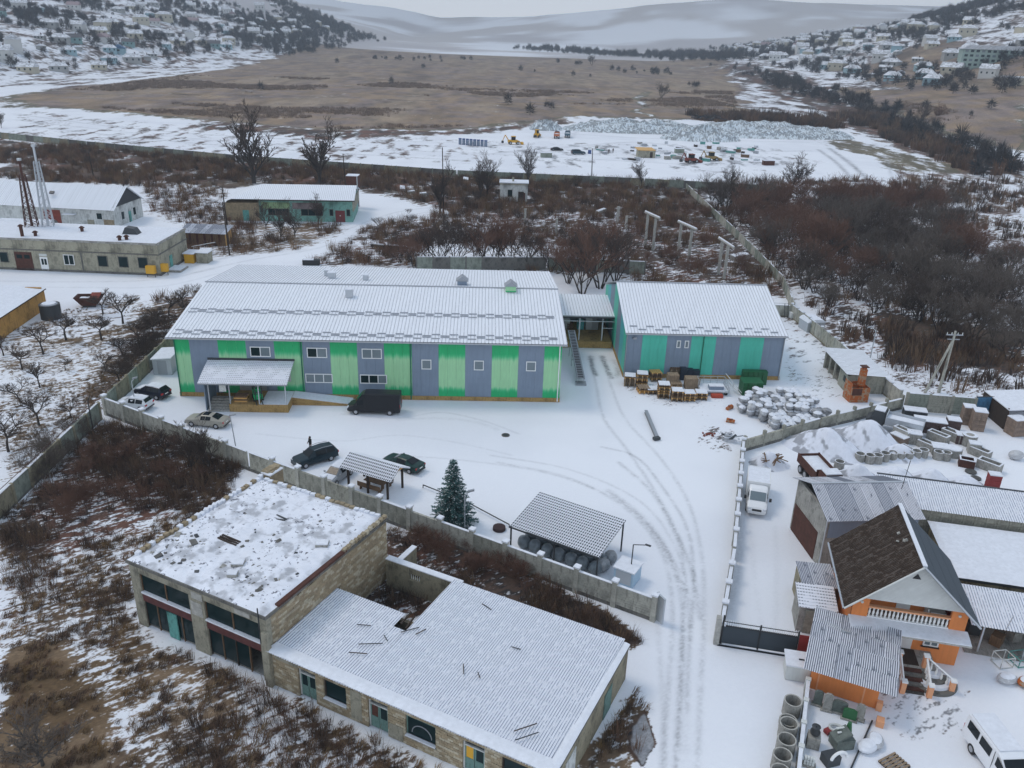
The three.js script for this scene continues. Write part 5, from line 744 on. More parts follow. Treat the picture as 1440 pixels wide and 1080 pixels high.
{ // low steel rail along the verge
  const pts = [[595, 686], [660, 712], [716, 742]].map((q) => at(...q)); const o = thing('verge_rail', 'low dark steel rail along the verge by the blue spruce', 'rail', pts[0].x, pts[0].z); for (let k = 0; k < 2; k++) { const a = pts[k], c = pts[k + 1]; part(o, 'rail', new B().tube([a.x - pts[0].x, 0.35, a.z - pts[0].z], [c.x - pts[0].x, 0.35, c.z - pts[0].z], 0.06, 0.06, 6), M.metalDark); } pts.forEach((a) => part(o, 'post', new B().tube([a.x - pts[0].x, 0, a.z - pts[0].z], [a.x - pts[0].x, 0.36, a.z - pts[0].z], 0.05, 0.05, 6), M.metalDark));
}
{ const o = thing('manhole_cover', 'dark round manhole cover bare of snow in the middle of the yard', 'manhole'); const p = at(711, 612); o.position.set(p.x, 0, p.z); part(o, 'ring', new B().tube([0, -0.02, 0], [0, 0.05, 0], 0.48, 0.48, 20), M.concreteDark); part(o, 'lid', new B().tube([0, 0.05, 0], [0, 0.07, 0], 0.38, 0.38, 20), M.metalDark); }
{ const p = at(693, 744); single('brown_lid', 'round brown lid lying on the verge beside the bale shelter', 'lid', new B().tube([0, 0, 0], [0, 0.3, 0], 0.62, 0.6, 18), new THREE.MeshStandardMaterial({ color: 0x3a2625, roughness: 0.8 }), p.x + 0.6, p.z, 0); }
{ const a = at(908, 580), c = at(924, 618), { L, ry } = dirOf(a, c), o = thing('steel_beam', 'long dusted steel beam lying alone on the snow of the yard', 'beam', a.x, a.z, ry); part(o, 'flange', new B().b3(0, L, 0, 0.04, -0.2, 0.2).b3(0, L, 0.3, 0.34, -0.2, 0.2), M.metalGrey); part(o, 'web', new B().b3(0, L, 0.04, 0.3, -0.03, 0.03), M.metalDark); part(o, 'bracket', new B().box(L + 0.1, 0.2, 0.1, 0.5, 0.3, 0.8, 0.4), M.metalDark); }
// ---- pallets and crates before the smaller hall
function palletGeo(w, d, h, layers, kind) {                 // one load: bearers and boards or stacked crates
  const o = [];
  const b = new B(); for (const z of [-d / 2 + 0.08, 0, d / 2 - 0.08]) b.b3(-w / 2, w / 2, 0, 0.1, z - 0.06, z + 0.06); o.push(b.geo());
  return o;
}
function palletStack(label, px, w, d, n, topM, snow, ry = 0.03, y = 0) {
  const p = at(...px), o = thing('pallet_stack', label, 'pallets', p.x, p.z, ry, 'pallet stacks before the smaller hall', y), rr = rng(Math.round(px[0] * 7 + px[1]));
  for (let k = 0; k < n; k++) { const q = new B(), yk = k * 0.16, j = (rr() - 0.5) * 0.06; for (let s = 0; s < 5; s++) q.b3(-w / 2 + s * w / 5 + 0.02 + j, -w / 2 + (s + 1) * w / 5 - 0.03 + j, yk + 0.115, yk + 0.14, -d / 2, d / 2); for (const z of [-d / 2 + 0.07, 0, d / 2 - 0.07]) for (const x of [-w / 2 + 0.1, 0, w / 2 - 0.1]) q.b3(x - 0.09 + j, x + 0.09 + j, yk, yk + 0.113, z - 0.06, z + 0.06); part(o, 'pallet', q, pick(topM, rr)); }
  if (snow) part(o, 'snow_cap', new B().b3(-w / 2 + 0.03, w / 2 - 0.03, n * 0.16 - 0.015, n * 0.16 + 0.07, -d / 2 + 0.03, d / 2 - 0.03), M.snow); return o;
}
const WD = [M.woodPale, M.woodPale, M.wood, M.ply], PL = 'stack of wooden pallets in the row before the smaller hall';
for (const [x, y, n, s] of [[885, 541, 9, 1], [902, 541, 11, 1], [904, 551, 5, 0], [917, 552, 4, 1], [932, 558, 12, 1], [951, 562, 9, 1], [950, 545, 5, 0], [968, 562, 7, 1], [985, 560, 6, 1], [948, 531, 10, 0], [921, 534, 8, 0]]) palletStack(PL, [x, y], 1.5, 1.4, n, WD, s, 0.03 + (noise(x, y) - 0.5) * 0.3);
function boxLoad(name, label, px, w, h, d, m, capM, ry, group, y = 0) { const p = at(...px), o = thing(name, label, 'load', p.x, p.z, ry, group, y), n = Math.max(2, Math.round(h / 0.35)); for (let k = 0; k < n; k++) part(o, 'layer', new B().b3(-w / 2 + 0.01, w / 2 - 0.01, k * h / n + 0.01, (k + 1) * h / n - 0.01, -d / 2, d / 2), m); part(o, 'pallet', new B().b3(-w / 2, -w / 2 + 0.12, -0.0, 0.0101, -d / 2, d / 2), M.wood); if (capM) part(o, 'snow_cap', new B().b3(-w / 2 + 0.02, w / 2 - 0.02, h - 0.005, h + 0.07, -d / 2 + 0.02, d / 2 - 0.02), capM); return o; }
boxLoad('brick_load', 'wrapped load of pale brown bricks behind the pallet stacks', [945, 541], 1.5, 1.6, 1.2, M.woodPale, 0, 0.03); boxLoad('brick_load', 'second load of pale brown bricks touching the dark crates', [972, 545], 1.9, 1.5, 1.3, M.woodPale, 0, 0.03);
{ const p = at(968, 533), o = thing('dark_crates', 'dark blue plastic crates against the smaller hall wall', 'crates', p.x, p.z, 0.03); for (let k = 0; k < 3; k++) part(o, 'crate', new B().b3(-1.3 + k * 0.9, -0.45 + k * 0.9, 0, 1.7 - k * 0.15, -0.5, 0.5), new THREE.MeshStandardMaterial({ color: 0x1c2836, roughness: 0.6 })); }
function crateBlock(label, px, nx, nz, ny) { const p = at(...px), o = thing('green_crates', label, 'crates', p.x, p.z, 0.03), g = new B().b3(-0.3, 0.3, 0, 0.42, -0.22, 0.22).b3(-0.33, 0.33, 0.42, 0.46, -0.25, 0.25).geo(), gm = M.greenCrate ?? mat('greenCrate', [0.01, 0.1, 0.035], 0.5); for (let i = 0; i < nx; i++) for (let j = 0; j < nz; j++) for (let k = 0; k < ny; k++) if (k === ny - 1 || j === nz - 1 || i === nx - 1 || i === 0) part(o, 'crate', g, gm, i * 0.67, k * 0.47, -(nz - 1 - j) * 0.51); return o; }
crateBlock('block of stacked dark green plastic crates beside the steel trolley', [1046, 556], 4, 4, 4); crateBlock('lower block of green crates against the smaller hall wall', [1046, 540], 5, 2, 4);
{ // steel trolley with railings and goods
  const p = at(1008, 556), o = thing('steel_trolley', 'galvanised steel trolley with railings and snowy boards beside the green crates', 'trolley', p.x, p.z, 0.03);
  part(o, 'deck', new B().b3(-2.2, 1.6, 0.45, 0.55, -2.6, 0.2), M.galv); part(o, 'deck_snow', new B().b3(-2.1, 1.4, 0.555, 0.64, -2.5, 0.0), M.snow);
  const R = (x0, x1, z0, z1) => { for (let k = 0; k <= 4; k++) part(o, 'baluster', new B().tube([lerp(x0, x1, k / 4), 0.5, lerp(z0, z1, k / 4)], [lerp(x0, x1, k / 4), 1.6, lerp(z0, z1, k / 4)], 0.035, 0.035, 6), M.galv); for (const y of [1.05, 1.6]) part(o, 'rail', new B().tube([x0, y, z0], [x1, y, z1], 0.035, 0.035, 6), M.galv); };
  R(-2.2, 1.5, -2.6, -2.6); R(1.5, 1.55, -2.6, 0.1); R(-2.2, -2.2, -2.6, -1.2); part(o, 'ramp_rail', new B().tube([1.7, 1.9, -3.0], [3.1, 0.6, 0.4], 0.05, 0.05, 6).tube([1.7, 1.3, -3.0], [3.1, 0.1, 0.4], 0.05, 0.05, 6).tube([2.4, 0.5, -1.3], [2.4, 1.35, -1.3], 0.04, 0.04, 6), M.galv); part(o, 'goods', new B().b3(-1.0, 0.9, 0.6, 1.1, -1.2, -0.3), M.panelGrey); part(o, 'goods_snow', new B().b3(-1.0, 0.9, 1.1, 1.2, -1.2, -0.3), M.snow); part(o, 'red_pack', new B().b3(-0.9, 0.6, 0.0, 0.4, 0.25, 0.9), new THREE.MeshStandardMaterial({ color: 0xa8422c, roughness: 0.8 })); for (const x of [-1.9, 1.2]) part(o, 'wheel', new B().tube([x, 0.22, -0.2], [x, 0.22, 0.0], 0.22, 0.22, 12), M.rubber);
}
// ---- wrapped bundles heaped on the snow
{
  mat('bag', [0.66, 0.67, 0.69], 0.5, { map: TM.mottle3 }); mat('bagGrey', [0.42, 0.43, 0.45], 0.5, { map: TM.mottle3 }); const rr = rng(77);
  const shape = (k) => new B().grid((u, v) => { const a = u * Math.PI * 2, q = Math.pow(Math.sin(clamp(v, 0.001, 0.999) * Math.PI), 0.5), cr = 1 + 0.34 * (noise(Math.cos(a) * 1.6 + k * 9 + 20, v * 4 + Math.sin(a) * 1.6 + 20) - 0.5) + 0.16 * (noise(Math.cos(a) * 5 + k * 3 + 40, v * 9 + Math.sin(a) * 5 + 30) - 0.5); return [Math.cos(a) * 0.62 * q * cr, v * 0.95 + 0.0, Math.sin(a) * 0.52 * q * cr]; }, 14, 8, [3, 1]).geo(), gs = [0, 1, 2, 3].map(shape);
  const capG = gs.map((g) => { const b = new B().grid((u, v) => { const a = u * Math.PI * 2, q = 0.56 * v; return [Math.cos(a) * q, 0.98 - 0.26 * v * v + 0.02 * noise(u * 8, v * 3), Math.sin(a) * q * 0.9]; }, 10, 3); return b.geo(); });
  const poly = P([[1030, 574], [1062, 560], [1110, 556], [1148, 576], [1165, 590], [1150, 600], [1094, 607], [1060, 588]]); const inside = (x, z) => { let c = false; for (let i = 0, j = poly.length - 1; i < poly.length; j = i++) { const [xi, zi] = poly[i], [xj, zj] = poly[j]; if ((zi > z) !== (zj > z) && x < (xj - xi) * (z - zi) / (zj - zi) + xi) c = !c; } return c; };
  const b0 = at(1028, 580), b1 = at(1170, 560); let n = 0; for (let x = 24; x < 46; x += 0.98) for (let z = -108; z < -84; z += 0.92) { const X = x + (rr() - 0.5) * 0.5, Z = z + (rr() - 0.5) * 0.5; if (!inside(X, Z)) continue; const up = noise(X * 0.5, Z * 0.5) > 0.5; for (let k = 0; k < (up ? 2 : 1); k++) { const o = thing('wrapped_bundle', 'grey plastic-wrapped bundle in the snowy heap by the low wall', 'bundle', X + (rr() - 0.5) * 0.3, Z, rr() * 6.28, 'heap of wrapped bundles', k * 0.72); part(o, 'bundle', gs[n % 4], pick([M.bag, M.bagGrey, M.bagGrey], rr)); if (rr() < 0.75) part(o, 'snow_cap', capG[n % 4], M.snow); n++; } }
}
for (const [x, y] of [[1025, 575], [1027, 594]]) { const p = at(x, y), o = thing('rust_drum', 'flattened rusty drum lying on the snow near the wrapped bundles', 'drum', p.x, p.z, x, 'rusty drums'); part(o, 'body', new B().tube([-0.5, 0.18, 0], [0.5, 0.22, 0.1], 0.24, 0.3, 12), M.rust); part(o, 'dent', new B().box(0, 0.4, 0, 0.5, 0.1, 0.3, 0.3), M.rustPlain); }
{ const p = at(997, 611), o = thing('brick_debris', 'small heap of red brick debris on the yard snow', 'debris', p.x, p.z), rr = rng(4); for (let k = 0; k < 14; k++) part(o, 'brick', new B().box(rnd(-0.8, 0.8, rr), 0.06, rnd(-0.5, 0.5, rr), 0.25, 0.12, 0.16, rr() * 3), new THREE.MeshStandardMaterial({ color: 0x7a3a2a, roughness: 0.9 })); }
{ const p = at(1028, 620), o = thing('scrap_heap', 'heap of dark scrap metal at the end of the truck fence', 'scrap', p.x, p.z), rr = rng(6); for (let k = 0; k < 16; k++) part(o, 'scrap', new B().box(rnd(-0.9, 0.9, rr), 0.2 + rr() * 0.6, rnd(-0.9, 0.9, rr), rnd(0.4, 1.2, rr), 0.15, 0.25, rr() * 3, rr() - 0.5, rr() - 0.5), pick([M.metalDark, M.metalGrey, M.snow], rr)); }
// ---- open shed, rusty boiler, ladder, cabin
{
  const o = thing('open_shed', 'open-fronted shed with grey sheet roof at the yard edge', 'shed', 44.6, -103.2, 0.0);
  const w = 4.9, d = 9.2; part(o, 'wall', new B().b3(w - 0.2, w, 0, 2.5, -d, 0).b3(0, w - 0.2, 0, 2.5, -d, -d + 0.2).b3(0.2, w - 0.2, 0, 2.6, -0.25, 0).b3(0, 0.2, 0, 2.6, -3.0, 0), M.fenceB); part(o, 'window', new B().b3(-0.02, 0.0, 1.2, 2.0, -1.6, -0.8), M.glass);
  for (const z of [-3.1, -5.1, -7.1, -9.0]) part(o, 'post', new B().b3(0, 0.2, 0, 2.6, z - 0.1, z + 0.1), M.fenceC); part(o, 'inside', new B().b3(0.3, w - 0.3, 0, 0.06, -d + 0.3, -0.3), M.concrete); part(o, 'beam', new B().b3(-0.05, 0.2, 2.45, 2.62, -d, -0.0), M.woodDark);
  const n = 7, sw = (d + 0.9) / n, g = waveSheet(1.32, w + 0.9, 0.44, 0.04, 'rib').geo(); g.scale(sw / 1.32, 1, 1); for (let k = 0; k < n; k++) { const m = part(o, 'roof_sheet', g, M.roofSheet, -0.5, 2.88, 0.45 - k * sw, Math.PI / 2); m.rotation.order = 'YXZ'; m.rotation.x = 0.04; }
}
{ const p = at(1207, 566), o = thing('rusty_boiler', 'rusty orange steel boiler box with a burnt chimney', 'boiler', p.x, p.z, 0.1); part(o, 'shell', new B().b3(-1.25, 1.25, 0, 2.0, -0.06, 0).b3(-1.25, -1.19, 0, 2.6, -2.0, -0.06).b3(1.19, 1.25, 0, 2.0, -2.0, -0.06).b3(-1.19, 1.19, 0, 2.2, -2.0, -1.94).b3(-1.19, 1.19, 0.5, 0.6, -1.94, -0.06), M.rust); part(o, 'chimney', new B().b3(0.1, 0.8, 2.0, 4.3, -1.4, -0.7).b3(0.2, 0.7, 4.3, 4.6, -1.3, -0.8), M.rust); part(o, 'cowl', new B().b3(0.0, 0.9, 4.6, 4.7, -1.5, -0.6), M.rustPlain); part(o, 'rust_panel', new B().b3(-1.1, 0.2, 1.0, 1.95, 0.0, 0.03), M.rustPlain); }
{ const p = at(1143, 466), o = thing('site_cabin', 'small grey cabin with rounded snowy roof beside the panel fence', 'cabin', p.x, p.z - 1.0, 0.2); part(o, 'body', new B().b3(-1.5, 1.5, 0, 1.6, -1.4, 1.4), M.galv); part(o, 'roof', new B().side([[-1.6, 1.6], [1.6, 1.6], [1.1, 2.0], [0, 2.15], [-1.1, 2.0]], -1.5, 1.5), M.snow); part(o, 'rib', new B().b3(-0.5, -0.44, 0, 1.6, 1.4, 1.43).b3(0.5, 0.56, 0, 1.6, 1.4, 1.43), M.metalGrey); const q = thing('tyre', 'old tyre on the snow behind the small grey cabin', 'tyre', p.x + 1.2, p.z + 2.0); part(q, 'tread', new THREE.TorusGeometry(0.6, 0.22, 8, 18).rotateX(Math.PI / 2), M.rubber, 0, 0.22, 0); }
{ const p = at(1104, 446), o = thing('ladder', 'grey ladder leaning on the short concrete fence', 'ladder', p.x, p.z, 0); for (const x of [-0.3, 0.3]) part(o, 'rail', new B().tube([x, 0, 0.5], [x, 2.3, -0.3], 0.05, 0.05, 6), M.metalDark); for (let k = 1; k < 7; k++) part(o, 'rung', new B().tube([-0.3, k * 0.32, 0.5 - k * 0.11], [0.3, k * 0.32, 0.5 - k * 0.11], 0.03, 0.03, 6), M.metalDark); const b = at(1115, 447); single('snowy_box', 'white box on the snow beside the leaning ladder', 'box', new B().b3(-0.6, 0.6, 0, 0.9, -0.4, 0.4).b3(-0.64, 0.64, 0.9, 1.0, -0.44, 0.44), M.white, b.x, b.z, 0.2); }
{ // A-shaped concrete power pole
  const p = at(1320, 552), o = thing('power_pole', 'concrete power pole with a slanting strut at the thicket edge', 'pole', p.x, p.z); part(o, 'pole', new B().tube([0, 0, 0], [0.2, 8.8, 0], 0.22, 0.15, 8), M.fenceC); part(o, 'strut', new B().tube([-2.0, 0, 0.3], [0.1, 7.4, 0], 0.2, 0.14, 8), M.fenceC); part(o, 'crossarm', new B().b3(-0.9, 1.3, 8.2, 8.32, -0.08, 0.08).b3(-0.6, 1.0, 7.6, 7.7, -0.06, 0.06), M.metalGrey); for (const x of [-0.8, -0.2, 0.6, 1.2]) part(o, 'insulator', new B().tube([x, 8.32, 0], [x, 8.6, 0], 0.06, 0.05, 6), M.offwhite); }
// the person between the long hall and the estate car
// ---------------------------------------------------------------- the orange house and its outbuildings
mat('slateMoss', [0.9, 0.9, 0.9], 0.95, { map: (() => { const t = noiseTex(512, (u, v) => { const f = (u * 11) % 1, n = tn(u, v, 14, 4, 41), m = tn(u, v, 5, 4, 52), w = sstep(0.6, 0.72, n), sn = sstep(0.35, 0.5, f) * (1 - sstep(0.5, 0.65, f)) * sstep(0.52, 0.6, m) * 0.5; const k = 0.85 + 0.3 * (n - 0.5) - 0.12 * Math.abs(f - 0.5); const b = [0.27 * k, 0.21 * k, 0.165 * k], s = Math.max(sn, w * 0.35); return b.map((q) => q + (0.55 - q) * s); }); t.repeat.set(1 / 2.2, 1 / 4.4); return t; })() });
mat('slateDark', [0.07, 0.085, 0.1], 0.7);
const HX = 30.1, HZ = -50.6, HA = -0.2; const hs = (x, z) => { const c = Math.cos(HA), s = Math.sin(HA); return [HX + x * c + z * s, HZ - x * s + z * c]; };
{
  const o = thing('orange_house', 'orange two-storey house with steep dark slate roof, balustraded balcony and front steps', 'house', HX, HZ, HA), xl = -3.9, xr = 4.2, zf = -1.1, zb = -8.7, E = 4.9;
  part(o, 'wall', new B().b3(xl, xl + 0.3, 0, E, zb, zf).b3(xr - 0.3, xr, 0, E, zb, zf).b3(xl + 0.3, xr - 0.3, 0, E, zb, zb + 0.3).b3(xl + 0.3, xr - 0.3, 0, 2.95, zf - 0.3, zf), M.orange);
  part(o, 'balcony_wall', new B().b3(xl + 0.3, xr - 0.3, 3.2, 5.3, zf - 1.9, zf - 1.7), M.orange); part(o, 'balcony_floor', new B().b3(xl + 0.3, xr - 0.3, 2.95, 3.2, zf - 1.9, zf), M.concretePale);
  for (const [a, b] of [[xl, xl + 1.15], [xr - 1.15, xr]]) part(o, 'balcony_pier', new B().b3(a, b, 2.96, 5.0, zf - 0.25, zf + 0.02), M.orange);
  part(o, 'handrail', new B().b3(xl + 1.15, xr - 1.15, 4.12, 4.26, zf - 0.26, zf + 0.06), M.orangePale); part(o, 'bottom_rail', new B().b3(xl + 1.15, xr - 1.15, 3.22, 3.34, zf - 0.22, zf + 0.04), M.white);
  const bal = new THREE.LatheGeometry([[0.06, 0], [0.085, 0.04], [0.05, 0.1], [0.1, 0.26], [0.085, 0.38], [0.045, 0.56], [0.07, 0.62], [0.085, 0.78]].map((q) => new THREE.Vector2(...q)), 8); mat('baluster', [0.8, 0.8, 0.78], 0.6);
  const nb = 20, bw = xr - xl - 2.3; for (let k = 0; k < nb; k++) part(o, 'baluster', bal, M.baluster, xl + 1.15 + bw * (k + 0.5) / nb, 3.34, zf - 0.1);
  for (const [x, w, h, y, m] of [[-2.4, 1.0, 1.1, 4.6, M.glassPale], [2.2, 1.2, 1.2, 4.6, M.glassPale]]) windowPart(o, x, y, zf - 1.69, w, h, 2, 'window', M.white, m); part(o, 'balcony_door', new B().b3(-0.35, 0.65, 3.22, 5.35, zf - 1.7, zf - 1.62), M.white); part(o, 'door_pane', new B().b3(-0.2, 0.5, 4.4, 5.15, zf - 1.62, zf - 1.6), M.glass);
  part(o, 'stored_furniture', new B().b3(1.9, 3.0, 3.2, 3.95, zf - 1.5, zf - 0.8).b3(1.6, 1.7, 3.2, 4.3, zf - 1.4, zf - 0.6), M.offwhite); part(o, 'red_board', new B().b3(2.9, 3.7, 3.2, 4.4, zf - 1.6, zf - 1.5), M.red);
  for (const x of [xl + 0.6, xr - 0.6]) part(o, 'wall_lamp', new B().tube([x, 4.55, zf + 0.02], [x, 4.55, zf + 0.1], 0.13, 0.1, 10), M.offwhite);
  // awning slab between the floors
  const aw = part(o, 'awning', new B().side([[zf, 3.02], [0.3, 2.84], [0.3, 2.98], [zf, 3.19]].map(([z, y]) => [-z, y]), xl - 0.2, xr + 0.25), M.concretePale); aw.rotation.y = Math.PI / 2; const as = part(o, 'awning_snow', new B().side([[zf + 0.03, 3.195], [0.28, 2.985], [0.28, 3.06], [zf + 0.03, 3.27]].map(([z, y]) => [-z, y]), xl - 0.17, xr + 0.22), M.snow); as.rotation.y = Math.PI / 2;
  part(o, 'front_door', new B().b3(-0.15, 0.85, 0.95, 2.75, zf, zf + 0.06), M.white); windowPart(o, 2.15, 2.0, zf + 0.01, 1.1, 1.0, 2, 'window', M.white, M.glassPale); part(o, 'sill', new B().b3(1.5, 2.8, 1.36, 1.44, zf, zf + 0.14), M.woodDark);
  // gable board and roof
  const gb = part(o, 'gable', new B().side([[-3.6, 4.95], [3.9, 4.95], [0.05, 8.55]], zf + 0.02, zf + 0.1), M.offwhite); part(gb, 'gable_vent', new B().side([[-0.3, 7.3], [0.3, 7.3], [0, 7.75]], zf + 0.1, zf + 0.13), M.black); part(o, 'gable_back', new B().side([[xl, 4.9], [xr, 4.9], [0.1, 8.6]], zb, zb + 0.2), M.orange);
  for (const s of [-1, 1]) { const sl = new THREE.Group(); sl.name = s < 0 ? 'roof_slope' : 'roof_slope'; sl.position.set(0, 0, 0); sl.rotation.y = s < 0 ? -Math.PI / 2 : Math.PI / 2; o.add(sl); slateRoof(sl, s < 0 ? -8.95 : -0.05, s < 0 ? 0.05 : 8.95, 0, 4.75, 9.0, 4.5, s < 0 ? M.slateMoss : M.slateDark, { seed: 40 + s, name: 'slate_sheet', len: 1.75, period: 0.2 }); }
  part(o, 'ridge_cap', new B().b3(-0.14, 0.14, 9.03, 9.12, -8.98, 0.05), M.galv); for (const s of [-1, 1]) part(o, 'barge_board', new B().tube([0, 9.0, 0.03], [s * 4.75, 4.5, 0.03], 0.09, 0.09, 4), s < 0 ? M.offwhite : M.galv).name = 'barge_board'; part(o, 'gutter', new B().b3(-4.85, -4.7, 4.42, 4.54, -8.9, 0), M.galv); part(o, 'downpipe', new B().tube([-4.7, 4.5, -8.7], [-4.0, 3.9, -8.7], 0.06, 0.06, 6).tube([-4.0, 3.9, -8.7], [-4.0, 0, -8.7], 0.06, 0.06, 6), M.galv); part(o, 'snow_edge', new B().b3(-0.16, 0.16, 9.12, 9.15, -8.9, 0), M.snow);
  for (const [x, y, z] of [[-0.7, 8.5, -5.2], [-0.55, 8.62, -4.0], [-0.9, 8.3, -4.3], [-0.4, 8.75, -3.9]]) part(o, 'broken_slate', new B().box(x, y, z, 0.22, 0.1, 0.2, x * 9, 0, 0.7), M.concretePale);
  // porch steps
  part(o, 'landing', new B().b3(-0.9, 2.3, 0, 0.92, zf, 0.9), M.concrete); part(o, 'landing_mat', new B().b3(-0.3, 1.1, 0.925, 0.95, zf + 0.1, 0.8), M.woodDark);
  for (let k = 0; k < 6; k++) part(o, 'step', new B().b3(-0.15, 1.25, 0, 0.9 - 0.15 * (k + 1) + 0.0, 0.9 + k * 0.33, 0.9 + (k + 1) * 0.33), k % 2 ? M.concreteDark : M.rustPlain);
  const post = new B().b3(-0.17, 0.17, 0, 1.0, -0.17, 0.17).geo(), cap = new B().b3(-0.21, 0.21, 1.0, 1.12, -0.21, 0.21).geo(); for (const [x, y, z] of [[-0.4, 0.92, 0.8], [1.45, 0.92, 0.8], [-0.35, 0, 2.9], [1.5, 0, 2.9], [3.2, 0, 2.0], [-1.1, 0.6, 0.2]]) { const q = part(o, 'newel_post', post, M.orangePale, x, y, z); part(q, 'cap', cap, M.white); }
  for (const x of [-0.38, 1.47]) { part(o, 'handrail', new B().tube([x, 1.85, 0.85], [x, 0.95, 2.85], 0.09, 0.09, 4), M.white); for (let k = 1; k < 5; k++) part(o, 'baluster', bal, M.baluster, x, 0.95 - k * 0.19, 0.85 + k * 0.4); } part(o, 'handrail', new B().tube([1.5, 1.85, 0.8], [3.2, 1.05, 1.95], 0.08, 0.08, 4), M.white); for (let k = 1; k < 5; k++) part(o, 'baluster', bal, M.baluster, 1.5 + k * 0.34, 1.0 - k * 0.18, 0.8 + k * 0.23);
  for (let k = 0; k < 4; k++) part(o, 'round_step', new THREE.CylinderGeometry(1.75 - k * 0.4, 1.8 - k * 0.4, 0.2, 24, 1, false, 0, Math.PI), k % 2 ? M.snow : M.concreteDark, 2.1, 0.1 + k * 0.2, 0.95, -Math.PI / 2);
}
{ // tall grey workshop behind the house
  const o = thing('grey_workshop', 'tall grey workshop with snow-streaked corrugated roof behind the orange house', 'workshop', 28.0, -63.0, 0.1), W = 8.3, D = 6.6;
  part(o, 'wall', new B().b3(0, 0.25, 0, 5.4, -D, 0).b3(0.25, W, 0, 5.4, -0.25, 0).b3(W - 0.25, W, 0, 5.4, -D, -0.25).b3(0.25, W - 0.25, 0, 5.4, -D, -D + 0.25), M.concrete); part(o, 'gate', new B().b3(-0.05, 0.0, 0, 2.9, -D + 0.3, -1.3), M.rustPlain); part(o, 'front_sheet', new B().b3(0.2, W, 3.2, 5.4, 0.0, 0.05), M.panelGrey);  // panel on the left wall: brown sheet painted for the dim interior of an open doorway
  slateRoof(o, -0.4, W + 0.3, -3.4, 0.5, 6.7, 5.3, M.slateBare, { seed: 8, len: 4.1 }); slateRoof(o, -0.4, W + 0.3, -3.4, -D - 0.4, 6.7, 5.3, M.slateBare, { seed: 9, len: 4.0 }); part(o, 'ridge_cap', new B().b3(-0.4, W + 0.3, 6.72, 6.8, -3.5, -3.3), M.galv); part(o, 'aerial', new B().tube([7.5, 6.7, -2.2], [7.7, 9.6, -2.2], 0.03, 0.03, 5), M.black); part(o, 'hatch', new B().box(5.0, 6.35, -4.3, 0.4, 0.1, 0.9, 0, -0.4), M.black); part(o, 'downpipe', new B().tube([-0.1, 0, 0.1], [-0.1, 5.3, 0.1], 0.07, 0.07, 6), M.galv);
}
{ const o = thing('long_shed', 'long narrow shed with pale corrugated roof and block wall beyond the house', 'shed', 35.6, -70.6, -0.21), W = 16; slateRoof(o, 0, W, -2.0, 2.6, 4.6, 3.9, M.slateSnow, { seed: 10, len: 4.8 }); part(o, 'wall', new B().b3(0.3, W, 0, 3.85, 2.0, 2.2).b3(0.3, W, 0, 4.4, -2.0, -1.8), M.mortar); for (let r = 0; r < 6; r++) for (let k = 0; k < 16; k++) part(o, 'block', new B().b3(-0.47, 0.47, -0.29, 0.29, 0, 0.06), (k + r * 3) % 4 ? M.fenceB : M.fenceA, 0.85 + k * 0.97, 0.35 + r * 0.61, 2.2); part(o, 'ridge_cap', new B().b3(0, W, 4.62, 4.7, -2.1, -1.9), M.metalDark); }
{ const o = thing('flat_roof_store', 'low store with a broad snow-covered flat roof behind the house', 'store', 37.3, -58.4, -0.2); part(o, 'wall', new B().b3(0.1, 13, 0, 2.9, -8.4, 0), M.wallTan); part(o, 'roof_snow', new B().grid((u, v) => [-0.2 + 13.4 * u, 2.92 + 0.12 * sstep(0, 0.04, Math.min(u, 1 - u, v, 1 - v)) + 0.06 * fbm(u * 9, v * 6, 3), 0.3 - 8.9 * v], 40, 26), M.snow); part(o, 'roof_edge', new B().b3(-0.2, 13.2, 2.7, 2.92, 0.2, 0.3), M.metalDark); }
{ const o = thing('lean_to_shelter', 'snow-streaked corrugated lean-to on posts right beside the orange house', 'shelter', 36.0, -52.6, -0.22); slateRoof(o, 0, 8.5, -4.4, 0, 3.2, 2.6, M.slateSnow, { seed: 14, len: 4.5 }); for (const x of [1.0, 4.2, 7.6]) part(o, 'post', new B().b3(x - 0.06, x + 0.06, 0, 2.6, -0.2, -0.08), M.galv); part(o, 'back_wall', new B().b3(0, 8.5, 0, 3.0, -4.5, -4.35), M.wallTan); part(o, 'floor', new B().b3(0, 8.5, -0.02, 0.05, -4.3, 0.2), M.concrete); for (let k = 0; k < 5; k++) part(o, 'stored_goods', new B().box(1.2 + k * 1.5, 0.5, -2.5 + (k % 2), 0.9, 0.9, 0.8, k), [M.metalDark, M.wood, M.concrete][k % 3]); part(o, 'floodlight_pole', new B().tube([2.4, 2.6, 0.1], [2.6, 4.0, 0.1], 0.04, 0.04, 5), M.galv); }
